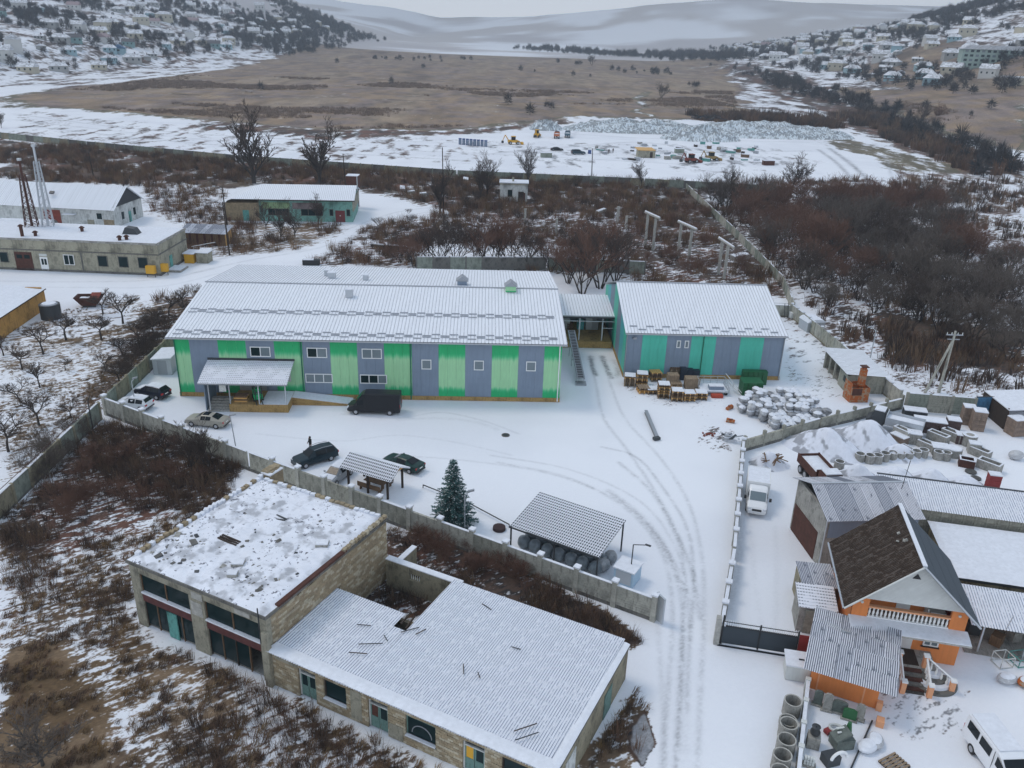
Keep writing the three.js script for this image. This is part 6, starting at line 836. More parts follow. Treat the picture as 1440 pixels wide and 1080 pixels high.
{ // garage in front, side sheds
  const o = thing('orange_garage', 'low orange garage with grey snow-streaked slate roof at the drive gate', 'garage', 22.4, -48.0, -0.42), W = 4.6; part(o, 'wall', new B().b3(0, W, 0, 2.5, -5.2, 0), M.orange); part(o, 'door', new B().b3(0.6, 3.6, 0.05, 2.1, 0, 0.03), M.orange); part(o, 'door_frame', new B().b3(0.5, 3.7, 2.1, 2.2, 0, 0.05).b3(0.5, 0.6, 0, 2.1, 0, 0.05).b3(3.6, 3.7, 0, 2.1, 0, 0.05), M.orangePale); slateRoof(o, -0.6, W + 1.0, -5.6, 1.3, 3.1, 2.65, M.slateBare, { seed: 16, len: 1.75 }); part(o, 'flue', new B().tube([1.6, 2.9, -3.6], [1.6, 3.15, -3.6], 0.14, 0.14, 8).box(1.8, 3.15, -3.6, 0.6, 0.08, 0.15), M.galv); part(o, 'brick_pier', new B().b3(W, W + 0.4, 0, 0.7, -0.2, 0.2), M.orangePale); part(o, 'brick_pier', new B().b3(W + 0.1, W + 0.6, 0, 0.5, 1.2, 1.8), M.orangePale);
  const s = thing('side_shed', 'brown slate lean-to shed against the left wall of the orange house', 'shed', 24.3, -57.0, -0.1); slateRoof(s, 0, 2.9, -3.0, 0, 2.7, 2.5, M.slateBare, { seed: 17, len: 1.5 }); part(s, 'wall', new B().b3(0.1, 2.8, 0, 2.4, -2.8, -0.1), M.wallTan);
  const t = thing('side_shed', 'shed with patchy snow on dark tiles beside the drive', 'shed', 23.2, -54.2, -0.18); const r = part(t, 'roof', tileRoof(3.0, 2.9), M.tilesSnowy, 0, 2.75, -2.9); r.rotation.x = 0.12; part(t, 'wall', new B().b3(0.1, 2.7, 0, 2.3, -2.7, -0.1), M.concrete); part(t, 'front_board', new B().b3(0.6, 2.7, 0, 2.2, -0.1, 0.0), M.fenceB);
  const b = thing('white_container', 'white box container with snowy lid beside the garage and gate', 'container', 21.9, -49.4, -0.2); part(b, 'body', new B().b3(-0.85, 0.85, 0, 1.3, -0.8, 0.8), M.offwhite); part(b, 'lid', new B().b3(-0.95, 0.95, 1.3, 1.42, -0.9, 0.9), M.snow); part(b, 'handle', new B().box(0.2, 1.46, 0.1, 0.4, 0.06, 0.1), M.black);
}
// ---- stone mason's forecourt
fenceRun('kerb_wall', 'low pale kerb wall with square blocks beside the concrete rings', [W2(22.2, -47.8), W2(19.0, -39.5), W2(17.9, -36.5)], { bay: 2.3, h: 0.9, ph: 1.05, post: 0.34, t: 0.22, y0: 0.1, mats: [M.fenceC], plinth: M.concrete, postM: M.offwhite, cap: 1, seed: 18 });
const ringGeo = (r, h, t) => { const b = new B(); const pr = [[r, 0], [r, h], [r - t, h], [r - t, 0]]; b.grid((u, v) => { const a = u * Math.PI * 2; return [Math.cos(a) * r, h * v, Math.sin(a) * r]; }, 24, 1, [4, h]); b.grid((u, v) => { const a = -u * Math.PI * 2; return [Math.cos(a) * (r - t), h * v, Math.sin(a) * (r - t)]; }, 24, 1, [4, h]); return b; };
mat('ringDark', [0.11, 0.11, 0.105], 0.95, { map: TM.mottle3 });
function ringRim(r, t, y) { return new B().grid((u, v) => { const a = -u * Math.PI * 2, q = r - t + t * v; return [Math.cos(a) * q, y, Math.sin(a) * q]; }, 24, 1, [4, 0.1]); }
const bigRing = ringGeo(0.62, 1.2, 0.09).geo(), bigRim = ringRim(0.62, 0.09, 1.2).geo(), thinRing = ringGeo(0.62, 0.35, 0.09).geo(), thinRim = ringRim(0.62, 0.09, 0.35).geo();
[[20.35, -45.4, 0, 0], [19.75, -44.05, 1, 0], [19.7, -44.05, 1, 0.36], [19.45, -43.3, 0, 0], [18.9, -41.9, 0, 0], [18.25, -40.6, 0, 0], [17.75, -39.3, 0, 0], [17.2, -38.0, 0, 0]].forEach(([x, z, thin, y]) => { const o = thing('concrete_ring', thin ? 'thin concrete well ring lying in the row by the kerb wall' : 'tall concrete well ring standing in the row by the kerb wall', 'ring', x, z, x, thin ? 'thin well rings' : 'tall well rings', y); part(o, 'shell', thin ? thinRing : bigRing, M.concrete); part(o, 'rim', thin ? thinRim : bigRim, M.concretePale); });
{ // grave slabs, statues, planters on the forecourt
  const T = (n, l, x, z, ry, f, y = 0) => { const o = thing(n, l, n.includes('slab') ? 'stone slab' : 'ornament', x, z, ry, undefined, y); f(o); return o; }, cm = M.concrete, gm = mat('stoneGreen', [0.16, 0.19, 0.17], 0.8, { map: TM.mottle3 });
  const slab = (x, z, h, w, m, ry, l) => T('stone_slab', l, x, z, ry, (o) => { part(o, 'slab', new B().side([[-w / 2, 0.12], [w / 2, 0.12], [w / 2, h - 0.15], [w / 4, h], [-w / 4, h], [-w / 2, h - 0.15]], -0.09, 0.09), m); part(o, 'foot', new B().b3(-w / 2 - 0.1, w / 2 + 0.1, 0, 0.12, -0.2, 0.2), cm); });
  slab(22.5, -46.3, 1.3, 0.6, gm, -0.4, 'grey-green stone slab nearest the garage corner and kerb wall'); slab(23.0, -45.8, 1.5, 0.6, cm, -0.3, 'tall pale stone slab against the orange garage'); slab(23.8, -45.6, 1.1, 1.0, gm, -0.4, 'wide dark stone slab before the garage door'); slab(24.3, -45.0, 0.95, 0.9, M.green, -0.4, 'green board standing among the stone slabs'); slab(25.0, -45.0, 1.4, 0.6, cm, -0.5, 'pale stone slab at the garage corner');
  T('garden_ornament', 'grey planter with a dark vase on the forecourt by the kerb', 21.0, -42.6, -0.3, (o) => { part(o, 'plinth', new B().b3(-0.4, 0.4, 0, 0.9, -0.4, 0.4), cm); part(o, 'vase', new THREE.LatheGeometry([[0.12, 0], [0.3, 0.15], [0.34, 0.35], [0.2, 0.6], [0.3, 0.75], [0.05, 0.72]].map((q) => new THREE.Vector2(...q)), 12), M.metalDark, 0, 0.9, 0); });
  T('garden_ornament', 'green stone fountain figure with a ribbed slab on the forecourt', 23.0, -42.7, 0.2, (o) => { part(o, 'base', new B().b3(-0.7, 0.6, 0, 0.8, -0.5, 0.5).box(-0.2, 1.0, 0, 1.2, 0.15, 0.9, 0, 0, 0.5), gm); for (let k = 0; k < 4; k++) part(o, 'slat', new B().box(-0.1, 0.75 + k * 0.16, 0.35 - k * 0.22, 0.7, 0.08, 0.12), M.offwhite); part(o, 'pump', new B().tube([0.5, 0.8, -0.3], [0.5, 1.6, -0.3], 0.25, 0.12, 10), M.green); });
  T('garden_ornament', 'dark metal mould with a white curved rim on the forecourt', 21.7, -41.2, 0.3, (o) => { part(o, 'mould', new B().b3(-0.5, 0.5, 0, 0.7, -0.4, 0.4), M.metalDark); part(o, 'rim', new THREE.TorusGeometry(0.6, 0.1, 6, 16, 3), M.white, 0.3, 0.6, 0.4); });
  T('garden_ornament', 'patterned white grille block on the forecourt by the kerb', 20.2, -40.9, -0.3, (o) => { for (let k = 0; k < 4; k++) for (let j = 0; j < 3; j++) part(o, 'cell', new B().b3(-0.32 + k * 0.17, -0.18 + k * 0.17, 0.1 + j * 0.22, 0.28 + j * 0.22, -0.12, 0.12), M.offwhite); part(o, 'base', new B().b3(-0.45, 0.45, 0, 0.09, -0.25, 0.25), cm); });
  T('garden_ornament', 'small wreath and red flowers lying on the forecourt snow', 23.0, -43.9, 0, (o) => { part(o, 'wreath', new THREE.TorusGeometry(0.45, 0.1, 6, 16).rotateX(1.3), M.offwhite, 0, 0.3, 0); part(o, 'flowers', new B().box(-0.6, 0.2, 0.2, 0.5, 0.25, 0.4, 0.5), M.red); });
  single('edge_rail', 'thin dark edge rail along the forecourt', 'rail', new B().b3(0, 5.2, 0, 0.12, -0.05, 0.05), M.metalDark, 25.9, -44.9, Math.atan2(-(3.8), -2.7) + Math.PI + 0.0 > 9 ? 0 : Math.atan2(-( -41.1 + 44.9), 23.1 - 25.8));
  const bagG = new B().grid((u, v) => { const a = u * Math.PI * 2, q = Math.pow(Math.sin(clamp(v, 0.001, 0.999) * Math.PI), 0.4); return [Math.cos(a) * 0.8 * q, v * 0.6, Math.sin(a) * 0.55 * q]; }, 14, 6, [3, 1]).geo();
  for (const [x, z, r, l, m] of [[24.6, -42.4, 0.5, 'lumpy snowed-over sack by the edge rail', M.snow], [25.3, -42.9, 1.2, 'second snowed-over sack touching the edge rail sacks', M.bag], [37.6, -49.3, 0.2, 'wrapped sack on the snow before the lean-to', M.bag], [38.9, -49.0, 0.4, 'reddish covered sack on the snow beside the wrapped sack', M.rust], [40.2, -44.4, 1.0, 'long wrapped bundle beside the white panel van', M.bagGrey]]) { const o = thing('sack', l, 'sack', x, z, r); part(o, 'sack', bagG, m); part(o, 'snow_cap', new B().grid((u, v) => { const a = u * 6.283; return [Math.cos(a) * 0.6 * v, 0.63 - 0.1 * v * v, Math.sin(a) * 0.4 * v]; }, 12, 2), M.snow); }
  const pp = thing('pallet_stack', 'single slatted pallet on the snow near the forecourt sacks', 'pallets', 25.9, -41.2, 0.5); for (let k = 0; k < 6; k++) part(pp, 'slat', new B().b3(-0.8, 0.8, 0.12, 0.16, -0.6 + k * 0.22, -0.46 + k * 0.22), M.woodPale); for (const x of [-0.7, 0, 0.7]) part(pp, 'bearer', new B().b3(x - 0.06, x + 0.06, 0, 0.12, -0.6, 0.7), M.woodDark);
  const sc = thing('welded_rack', 'pale green welded steel frame before the lean-to', 'frame', 38.3, -51.2, 0.2), fr = (x0, x1, z0, z1, h) => { const b = new B(); for (const x of [x0, x1]) for (const z of [z0, z1]) b.tube([x, 0, z], [x, h, z], 0.04, 0.04, 5); for (const y of [0.05, h]) { for (const z of [z0, z1]) b.tube([x0, y, z], [x1, y, z], 0.04, 0.04, 5); for (const x of [x0, x1]) b.tube([x, y, z0], [x, y, z1], 0.04, 0.04, 5); } return b; }; part(sc, 'frame', fr(-0.6, 0.5, -0.5, 0.5, 0.9), M.whitewash); part(sc, 'long_frame', fr(0.9, 2.8, -0.5, 0.6, 0.7), M.teal);
}
// ---------------------------------------------------------------- sand heaps and concrete goods
mat('sand', [0.34, 0.34, 0.35], 0.95, { map: TM.mottle3 });
TX.sandSnow = noiseTex(512, (u, v) => { const n = tn(u, v, 6, 4, 88), f = tn(u, v, 40, 2), s = sstep(0.38, 0.47, n); const k = 0.66 + 0.27 * s + 0.06 * (f - 0.5); return [k, k * 1.005, k * 1.03]; }); TX.sandSnow.repeat.set(1 / 9, 1 / 9); mat('sandSnow', [0.85, 0.87, 0.9], 0.95, { map: TX.sandSnow });
function heap(label, cx, cz, rx, rz, h, seed, ry = 0) { const b = new B().grid((u, v) => { const a = u * Math.PI * 2, r = v, n = fbm(Math.cos(a) * r * 2 + seed, Math.sin(a) * r * 2 + seed, 3), y = h * (1 - sstep(0, 1, r)) * (0.72 + 0.55 * n) - 0.06; return [Math.cos(a) * rx * r * (0.9 + 0.25 * (noise(Math.cos(a) + seed, Math.sin(a) + 5) - 0.3)), y, Math.sin(a) * rz * r]; }, 40, 16); return single('sand_heap', label, 'heap', b, M.sandSnow, cx, cz, ry); }
heap('large snow-dusted sand heap along the low concrete wall', 36.6, -86.6, 5.6, 3.6, 2.6, 3, -0.5); heap('second large sand heap adjoining the first by the lorry', 41.8, -88.2, 5.6, 3.8, 2.8, 8, -0.5); heap('broad low sand heap before the lorry beside the ring row', 44.4, -85.6, 3.6, 2.4, 1.3, 41); heap('sand heap beyond the brown tipper with a smooth snowy crest', 37.4, -79.4, 3.6, 2.7, 1.7, 12); heap('sand heap behind the long shed under snow', 41.4, -79.2, 3.6, 3.0, 2.0, 15); heap('sand heap with bare grey flank behind the long shed', 45.2, -79.0, 3.6, 2.8, 1.9, 19); heap('last sand heap tapering out beside the kerb forms', 48.6, -78.4, 3.4, 2.6, 1.5, 23);
{ const o = heap('rubble and board heap behind the white box truck', 28.6, -82.4, 2.6, 2.0, 1.5, 31); const d = thing('board_pile', 'splintered brown boards sticking from the rubble heap', 'boards', 28.8, -82.0), rr = rng(5); for (let k = 0; k < 16; k++) part(d, 'board', new B().box(rnd(-1.4, 1.2, rr), 0.8 + rr() * 0.55, rnd(-0.7, 0.9, rr), rnd(0.5, 1.6, rr), 0.05, 0.13, rr() * 3, 0, rr() - 0.5), M.wood); }
const midRing = ringGeo(0.55, 0.95, 0.09).geo(), midRim = ringRim(0.55, 0.09, 0.95).geo();
[[1208, 648], [1222, 650], [1233, 650], [1243, 647], [1254, 646], [1265, 646], [1276, 646], [1287, 644], [1297, 642], [1318, 645], [1329, 646], [1179, 659]].forEach(([x, y], k) => { const p = at(x, y), l = k < 9 ? 'concrete well ring in the row along the sand heaps' : k < 11 ? 'concrete well ring beside the ring row and kerb forms' : 'lone concrete well ring beside the brown tipper', o = thing('concrete_ring', l, 'ring', p.x, p.z, k, k < 9 ? 'rings along the sand' : k < 11 ? 'rings by the kerb forms' : undefined); part(o, 'shell', midRing, M.concrete); part(o, 'rim', midRim, M.snow); });
{ // stacks of bricks and concrete goods
  const brick = mat('brickDark', [0.13, 0.085, 0.08], 0.9, { map: TM.mottle3 }), bt = mat('brickTan', [0.3, 0.22, 0.17], 0.9, { map: TM.mottle3 });
  const stack = (l, px, w, d, h, m, ry = -0.25, y = 0, courses = 0) => { const p = at(px[0], px[1], y), o = thing('brick_stack', l, 'brick stack', p.x, p.z, ry, undefined, y), n = Math.max(2, Math.round(h / 0.28)), nw = Math.max(1, Math.round(w / 1.0)); for (let k = 0; k < n; k++) for (let i = 0; i < nw; i++) part(o, 'brick_pack', new B().b3(-w / 2 + i * w / nw + 0.012, -w / 2 + (i + 1) * w / nw - 0.012, k * h / n + 0.012, (k + 1) * h / n - 0.012, -d / 2 + (k % 2) * 0.02, d / 2 - (k % 2) * 0.02), m); part(o, 'snow_cap', new B().b3(-w / 2, w / 2, h, h + 0.1, -d / 2, d / 2), M.snow); };
  stack('long stack of dark red brick packs behind the hollow blocks', [1305, 606], 3.6, 1.6, 1.5, brick); stack('single dark brick pack beside the long dark stack', [1338, 605], 1.5, 1.4, 1.5, brick); stack('tall double stack of tan bricks before the block wall', [1372, 603], 1.5, 1.5, 2.5, bt); stack('slightly lower tan brick stack behind the tall double stack', [1358, 595], 1.4, 1.4, 2.3, bt); stack('low dark brick stack between the tall stack and the cylinders', [1350, 622], 1.3, 1.3, 1.1, brick); stack('snowy dark crate stack against the block wall', [1285, 586], 2.7, 1.5, 1.0, M.metalDark); stack('brick stack under the sheet shelter beyond the blue gate', [1426, 610], 1.8, 1.6, 2.1, bt, 0.2);
  const trough = (l, px, w, d, h, ry, m = M.concrete) => { const p = at(...px), o = thing('concrete_trough', l, 'concrete form', p.x, p.z, ry); const t = 0.16; part(o, 'shell', new B().b3(-w / 2, w / 2, 0, h, -d / 2, -d / 2 + t).b3(-w / 2, w / 2, 0, h, d / 2 - t, d / 2).b3(-w / 2, -w / 2 + t, 0, h, -d / 2 + t, d / 2 - t).b3(w / 2 - t, w / 2, 0, h, -d / 2 + t, d / 2 - t), m); part(o, 'inside', new B().b3(-w / 2 + t, w / 2 - t, 0, h * 0.15, -d / 2 + t, d / 2 - t), m); part(o, 'snow_rim', new B().b3(-w / 2, w / 2, h, h + 0.06, -d / 2, -d / 2 + t).b3(-w / 2, w / 2, h, h + 0.06, d / 2 - t, d / 2).b3(-w / 2, -w / 2 + t, h, h + 0.06, -d / 2 + t, d / 2 - t).b3(w / 2 - t, w / 2, h, h + 0.06, -d / 2 + t, d / 2 - t), M.snow); };
  const r = 1.15; trough('upper hollow concrete form on the tan block stack', [1268, 618], 2.2, 1.0, 1.4, -1.0, M.concretePale); trough('hollow concrete form with a long slot before the dark bricks', [1318, 620], 2.4, 1.0, 1.0, r - 2.1); trough('second long-slotted concrete form beside the first', [1338, 618], 2.4, 1.1, 1.1, r - 2.1); trough('low open concrete frame next to the slotted forms', [1302, 630], 1.9, 1.0, 0.8, r - 2.1); trough('open concrete kerb frame by the round cover', [1377, 641], 2.2, 1.1, 0.9, r - 2.1); trough('long concrete frame at the end of the goods row', [1390, 660], 2.4, 1.2, 1.0, r - 2.0); trough('flat ladder-like concrete grating by the ring row', [1278, 634], 2.2, 0.9, 0.35, r - 2.2); trough('dark slotted frame leaning by the sand edge', [1358, 655], 1.6, 1.2, 0.9, -0.4, M.rustPlain);
  stack('tan block stack under the hollow forms', [1263, 622], 1.9, 1.1, 0.9, bt, -1.0); stack('snow-topped dark block pile beside the hollow forms', [1283, 622], 1.6, 1.4, 1.3, M.concrete, -0.3); stack('pale ribbed block stack beside the round cover', [1368, 636], 1.3, 1.1, 1.2, M.concretePale, -0.3); stack('maroon steel box at the end of the long shed', [1393, 690], 1.2, 1.0, 2.0, M.red, -0.2); stack('flat snow-covered slab pile between the slotted forms', [1320, 637], 1.8, 1.6, 0.9, M.concrete, -0.25);
  for (const [l, px, rr, h] of [['round concrete cover slab with snow beside the slab pile', [1339, 640], 0.95, 0.9], ['tall concrete cylinder with a hollow top near the brick stacks', [1361, 625], 0.85, 1.3], ['small concrete disc on the snow at the goods row end', [1401, 655], 0.5, 0.3], ['dark disc mould lying by the sand edge', [1365, 664], 0.6, 0.15], ['second dark disc mould on the snow by the sand edge', [1372, 673], 0.55, 0.12]]) { const p = at(...px), o = thing('concrete_disc', l, 'concrete form', p.x, p.z); part(o, 'side', new B().tube([0, 0, 0], [0, h, 0], rr, rr, 20), h < 0.2 ? M.ringDark : M.concrete); if (h > 0.2) part(o, 'snow_top', h > 1.2 ? ringRim(rr, 0.4, h + 0.01) : new B().tube([0, h, 0], [0, h + 0.07, 0], rr * 0.97, rr * 0.9, 20), M.snow); }
  const sh = thing('sheet_shelter', 'dark shelter with snowy sheet roof beyond the blue gate', 'shelter', 60.5, -98.2, 0.0); part(sh, 'roof', new B().side([[0, 2.6], [8, 3.1], [8, 3.2], [0, 2.7]], -1, 5.0), M.snow); for (const [x, z] of [[0.4, 4.7], [4, 4.7], [7.6, 4.7]]) part(sh, 'post', new B().tube([x, 0, z], [x - 0.3, 2.8, z], 0.09, 0.09, 6), M.rustPlain); part(sh, 'back', new B().b3(0, 8, 0, 2.6, -1, -0.9).b3(0, 0.1, 0, 2.5, -0.9, 4.8), M.woodDark); const bg = at(1420, 645); single('snowy_sack', 'pale sack standing before the dark sheet shelter', 'sack', new THREE.SphereGeometry(0.8, 14, 10).scale(1.1, 0.7, 0.8).translate(0, 0.5, 0), M.bag, bg.x + 0.6, bg.z);
}
// ---------------------------------------------------------------- old works behind the halls
{
  const o = thing('flat_roofed_works', 'stained grey flat-roofed works building with a brown gate and white door', 'building', -104, -148.4, -0.03), W = 39.6, D = 12.5, H = 5.6;
  part(o, 'wall', new B().b3(0, W, 0, H, -D, 0), M.plaster); part(o, 'string_course', new B().b3(-0.1, W + 0.1, 3.75, 3.95, -D - 0.1, 0.1), M.concreteDark); part(o, 'parapet', new B().b3(-0.15, W + 0.15, H, H + 0.3, -D - 0.15, 0.15), M.concrete); part(o, 'roof_snow', new B().grid((u, v) => [0.1 + (W - 0.2) * u, H + 0.3 + 0.1 * fbm(u * 20, v * 9, 3), -0.05 - (D - 0.1) * v], 40, 14), M.snow); part(o, 'footing', new B().b3(-0.08, W + 0.08, 0, 0.4, -D, 0.08), M.concreteDark);
  part(o, 'gate', new B().b3(13.0, 16.2, 0, 3.4, 0.0, 0.08), M.rustPlain); part(o, 'gate_pane', new B().b3(13.4, 14.4, 2.2, 2.9, 0.08, 0.1).b3(14.8, 15.8, 2.2, 2.9, 0.08, 0.1), M.glass); part(o, 'door', new B().b3(17.6, 19.0, 0.1, 2.6, 0, 0.08), M.white); for (const x of [17.85, 18.4]) part(o, 'door_pane', new B().b3(x, x + 0.4, 1.2, 2.3, 0.08, 0.1), M.glass); part(o, 'fanlight', new B().b3(17.6, 19.0, 2.75, 3.2, 0, 0.06), M.offwhite);
  windowPart(o, 23.0, 2.3, 0.02, 1.9, 1.9, 2, 'window', M.white, M.glass); for (const x of [29.2, 33.0, 36.6]) windowPart(o, x, 2.3, 0.0, 1.8, 2.0, 1, 'window', M.concreteDark, M.glass); windowPart(o, 11.0, 2.3, 0.0, 1.6, 1.9, 1, 'window', M.concreteDark, M.glass); part(o, 'patch', new B().b3(25.2, 25.5, 0.4, 3.7, 0.0, 0.04), M.concreteDark);
  for (const [x, z, h] of [[14.3, -1.4, 2.2], [16.4, -2.0, 1.0], [22.5, -6.8, 1.0], [32.2, -1.4, 0.9], [33.2, -2.0, 0.9]]) part(o, 'roof_ventilator', new B().tube([x, H + 0.2, z], [x, H + h, z], 0.3, 0.3, 10).tube([x, H + h, z], [x, H + h + 0.3, z], 0.55, 0.2, 10), M.rustPlain); part(o, 'roof_hatch', new B().side([[30.5, H + 0.3], [33.5, H + 0.3], [32.8, H + 1.4], [31.2, H + 1.6]], -7.5, -5.8), M.metalDark);
  part(o, 'end_door', new B().b3(W, W + 0.06, 0.2, 2.6, -5.4, -4.2), M.teal); part(o, 'end_step', new B().b3(W, W + 2.6, 0, 0.35, -6, -2.5), M.concrete); part(o, 'step_snow', new B().b3(W + 0.1, W + 2.5, 0.352, 0.45, -5.9, -2.6), M.snow);
  for (const [x, z, l] of [[38.3, 0.75, 'yellow gas cabinet on legs at the front of the stained works'], [39.95, -0.9, 'yellow gas cabinet at the end wall of the stained works']]) { const b = thing('gas_cabinet', l, 'cabinet', -104 + x, -147.7 + x * 0.03 + z - 0.35, -0.03); part(b, 'box', new B().b3(-0.8, 0.8, 0.7, 2.1, -0.45, 0.35), M.yellow); for (const s of [-0.7, 0.7]) part(b, 'leg', new B().b3(s - 0.05, s + 0.05, 0, 0.7, -0.05, 0.05), M.metalDark); }
  const s = thing('lean_to_hut', 'small yellow-fronted hut with snowy lid at the end of the stained works', 'hut', -62.2, -157.5, -0.05); part(s, 'wall', new B().b3(-1.2, 0.6, 0, 1.8, -1.4, 1.4), M.yellow); part(s, 'annex', new B().b3(1.0, 3.2, 0, 2.0, -1.4, 1.0), M.plaster); part(s, 'roof_snow', new B().b3(-1.4, 0.8, 1.8, 1.95, -1.6, 1.6).b3(0.9, 3.4, 2.0, 2.15, -1.6, 1.2), M.snow); part(s, 'pipe_rail', new B().tube([-1, 2.4, -2], [3.4, 3.2, -3], 0.06, 0.06, 6), M.galv);
}
{
  const o = thing('whitewashed_barn', 'long whitewashed barn with snowy roof and rusty red gate', 'barn', -133, -186.6, -0.085), W = 44.6, D = 12.2, H = 4.3, R = 8.0;
  part(o, 'wall', new B().b3(0, W, 0, H, -D, 0), M.whitewash); part(o, 'gable', new B().side([[-D, H], [0, H], [-D / 2, R]].map(([a, b]) => [a, b]), W - 0.2, W), M.metalDark).rotation.y = 0; const gb = o.children[o.children.length - 1]; gb.geometry = new B().side([[0, H], [D, H], [D / 2, R]], W - 0.25, W - 0.02).geo(); gb.rotation.y = Math.PI / 2; gb.position.set(0, 0, 0);
  slateRoof(o, -0.3, W + 0.5, -D / 2, 0.6, R, H - 0.3, M.roofSheet, { seed: 51, len: 7.4, amp: 0.04 }); slateRoof(o, -0.3, W + 0.5, -D / 2, -D - 0.6, R, H - 0.3, M.roofSheet, { seed: 52, len: 7.4, amp: 0.04 });
  part(o, 'gate', new B().b3(28.3, 32.2, 0, 3.3, 0, 0.08), mat('rustRed', [0.26, 0.05, 0.03], 0.85, { map: TM.mottle3 })); for (const x of [41.2]) windowPart(o, x, 2.4, 0, 1.4, 1.5, 1, 'window', M.whitewash, M.glass); for (const z of [-3.5, -8.6]) part(o, 'end_window', new B().b3(W, W + 0.05, 1.2, 2.8, z - 0.5, z + 0.5), M.glass); part(o, 'end_door', new B().b3(W, W + 0.06, 0, 2.4, -7, -5.9), M.teal); part(o, 'canopy', new B().b3(33.2, 36.0, 2.6, 2.72, 0, 1.2), M.snow); part(o, 'bare_patch', new B().b3(38.2, 39.8, 0.2, 1.5, 0.0, 0.03), M.plaster); part(o, 'bare_patch', new B().b3(42.0, 44.4, 0.1, 1.7, 0.0, 0.03), M.stoneB); part(o, 'roof_hatch', new B().box(29.5, 6.6, -2.4, 1.0, 0.3, 0.7, 0, 0.54), M.metalDark);
}
{ // brick mast pair
  const mastG = (m, label, x, z, h, w) => { const o = thing('lattice_mast', label, 'mast', x, z, 0.4, undefined, 5.7); const legs = [[-1, -1], [1, -1], [1, 1], [-1, 1]], H = h - 5.7, ww = (t) => w * (1 - 0.55 * t); for (const [a, b] of legs) part(o, 'leg', new B().tube([a * w, 0, b * w], [a * ww(1), H, b * ww(1)], 0.09, 0.06, 5), m); const n = 9; for (let k = 0; k < n; k++) for (let q = 0; q < 4; q++) { const [a, b] = legs[q], [c, d] = legs[(q + 1) % 4], t0 = k / n, t1 = (k + 1) / n, W0 = ww(t0), W1 = ww(t1); part(o, 'brace', new B().tube([a * W0, t0 * H, b * W0], [c * W1, t1 * H, d * W1], 0.045, 0.045, 4), m); part(o, 'brace', new B().tube([c * W0, t0 * H, d * W0], [a * W1, t1 * H, b * W1], 0.045, 0.045, 4), m); } part(o, 'flue', new B().tube([0, 0, 0], [0, H + 2.6, 0], 0.24, 0.2, 10), m === M.galv ? M.galv : M.rustPlain); part(o, 'flue_cap', new B().tube([0, H + 2.6, 0], [0, H + 3.0, 0], 0.4, 0.4, 10), M.galv); };
  mastG(M.rustPlain, 'rusty brown lattice mast carrying a flue on the works roof', -92.3, -157.5, 15.5, 1.1); mastG(M.galv, 'silver lattice mast carrying a flue on the works roof', -89.4, -157.9, 18.0, 1.0);
}
{ const o = thing('fuel_tank', 'large grey horizontal tank behind the stained works', 'tank', -101, -172, 0.0); part(o, 'shell', new B().tube([-6, 2.2, 0], [5, 2.2, 0], 1.6, 1.6, 20), M.concreteDark); part(o, 'snow_top', new B().grid((u, v) => { const a = (v - 0.5) * 1.6; return [-5.9 + 10.8 * u, 2.2 + 1.66 * Math.cos(a), 1.66 * Math.sin(a)]; }, 10, 6), M.snow); for (const x of [-4, 3]) part(o, 'saddle', new B().b3(x - 0.3, x + 0.3, 0, 1.2, -1.4, 1.4), M.concrete); }
{ const o = thing('timber_shed', 'orange-brown plank shed with grey corrugated roof by the stained works', 'shed', -69.2, -170.2, -0.03), W = 9.2, D = 4; for (let k = 0; k < 18; k++) part(o, 'plank', new B().b3(k * W / 18 + 0.02, (k + 1) * W / 18 - 0.02, 0, 2.5, -0.08, 0), k % 3 ? M.wood : M.rustPlain); part(o, 'frame', new B().b3(0, W, 0, 2.5, -D, -0.1), M.woodDark); for (let k = 0; k < 8; k++) part(o, 'plank', new B().b3(W - 0.05, W + 0.03, 0, 2.7, -D + k * D / 8 + 0.02, -D + (k + 1) * D / 8 - 0.02), k % 2 ? M.ply : M.wood); slateRoof(o, -0.4, W + 0.4, -D - 0.3, 0.5, 3.4, 2.6, M.slateBare, { seed: 61, len: 2.4 }); const b = thing('feed_box', 'low wooden box on the snow before the plank shed', 'box', -61.8, -163.4, 0.1); part(b, 'box', new B().b3(-1, 1, 0, 1.0, -0.6, 0.6), M.wood); part(b, 'lid', new B().b3(-1.1, 1.1, 1.0, 1.1, -0.7, 0.7), M.snow); }
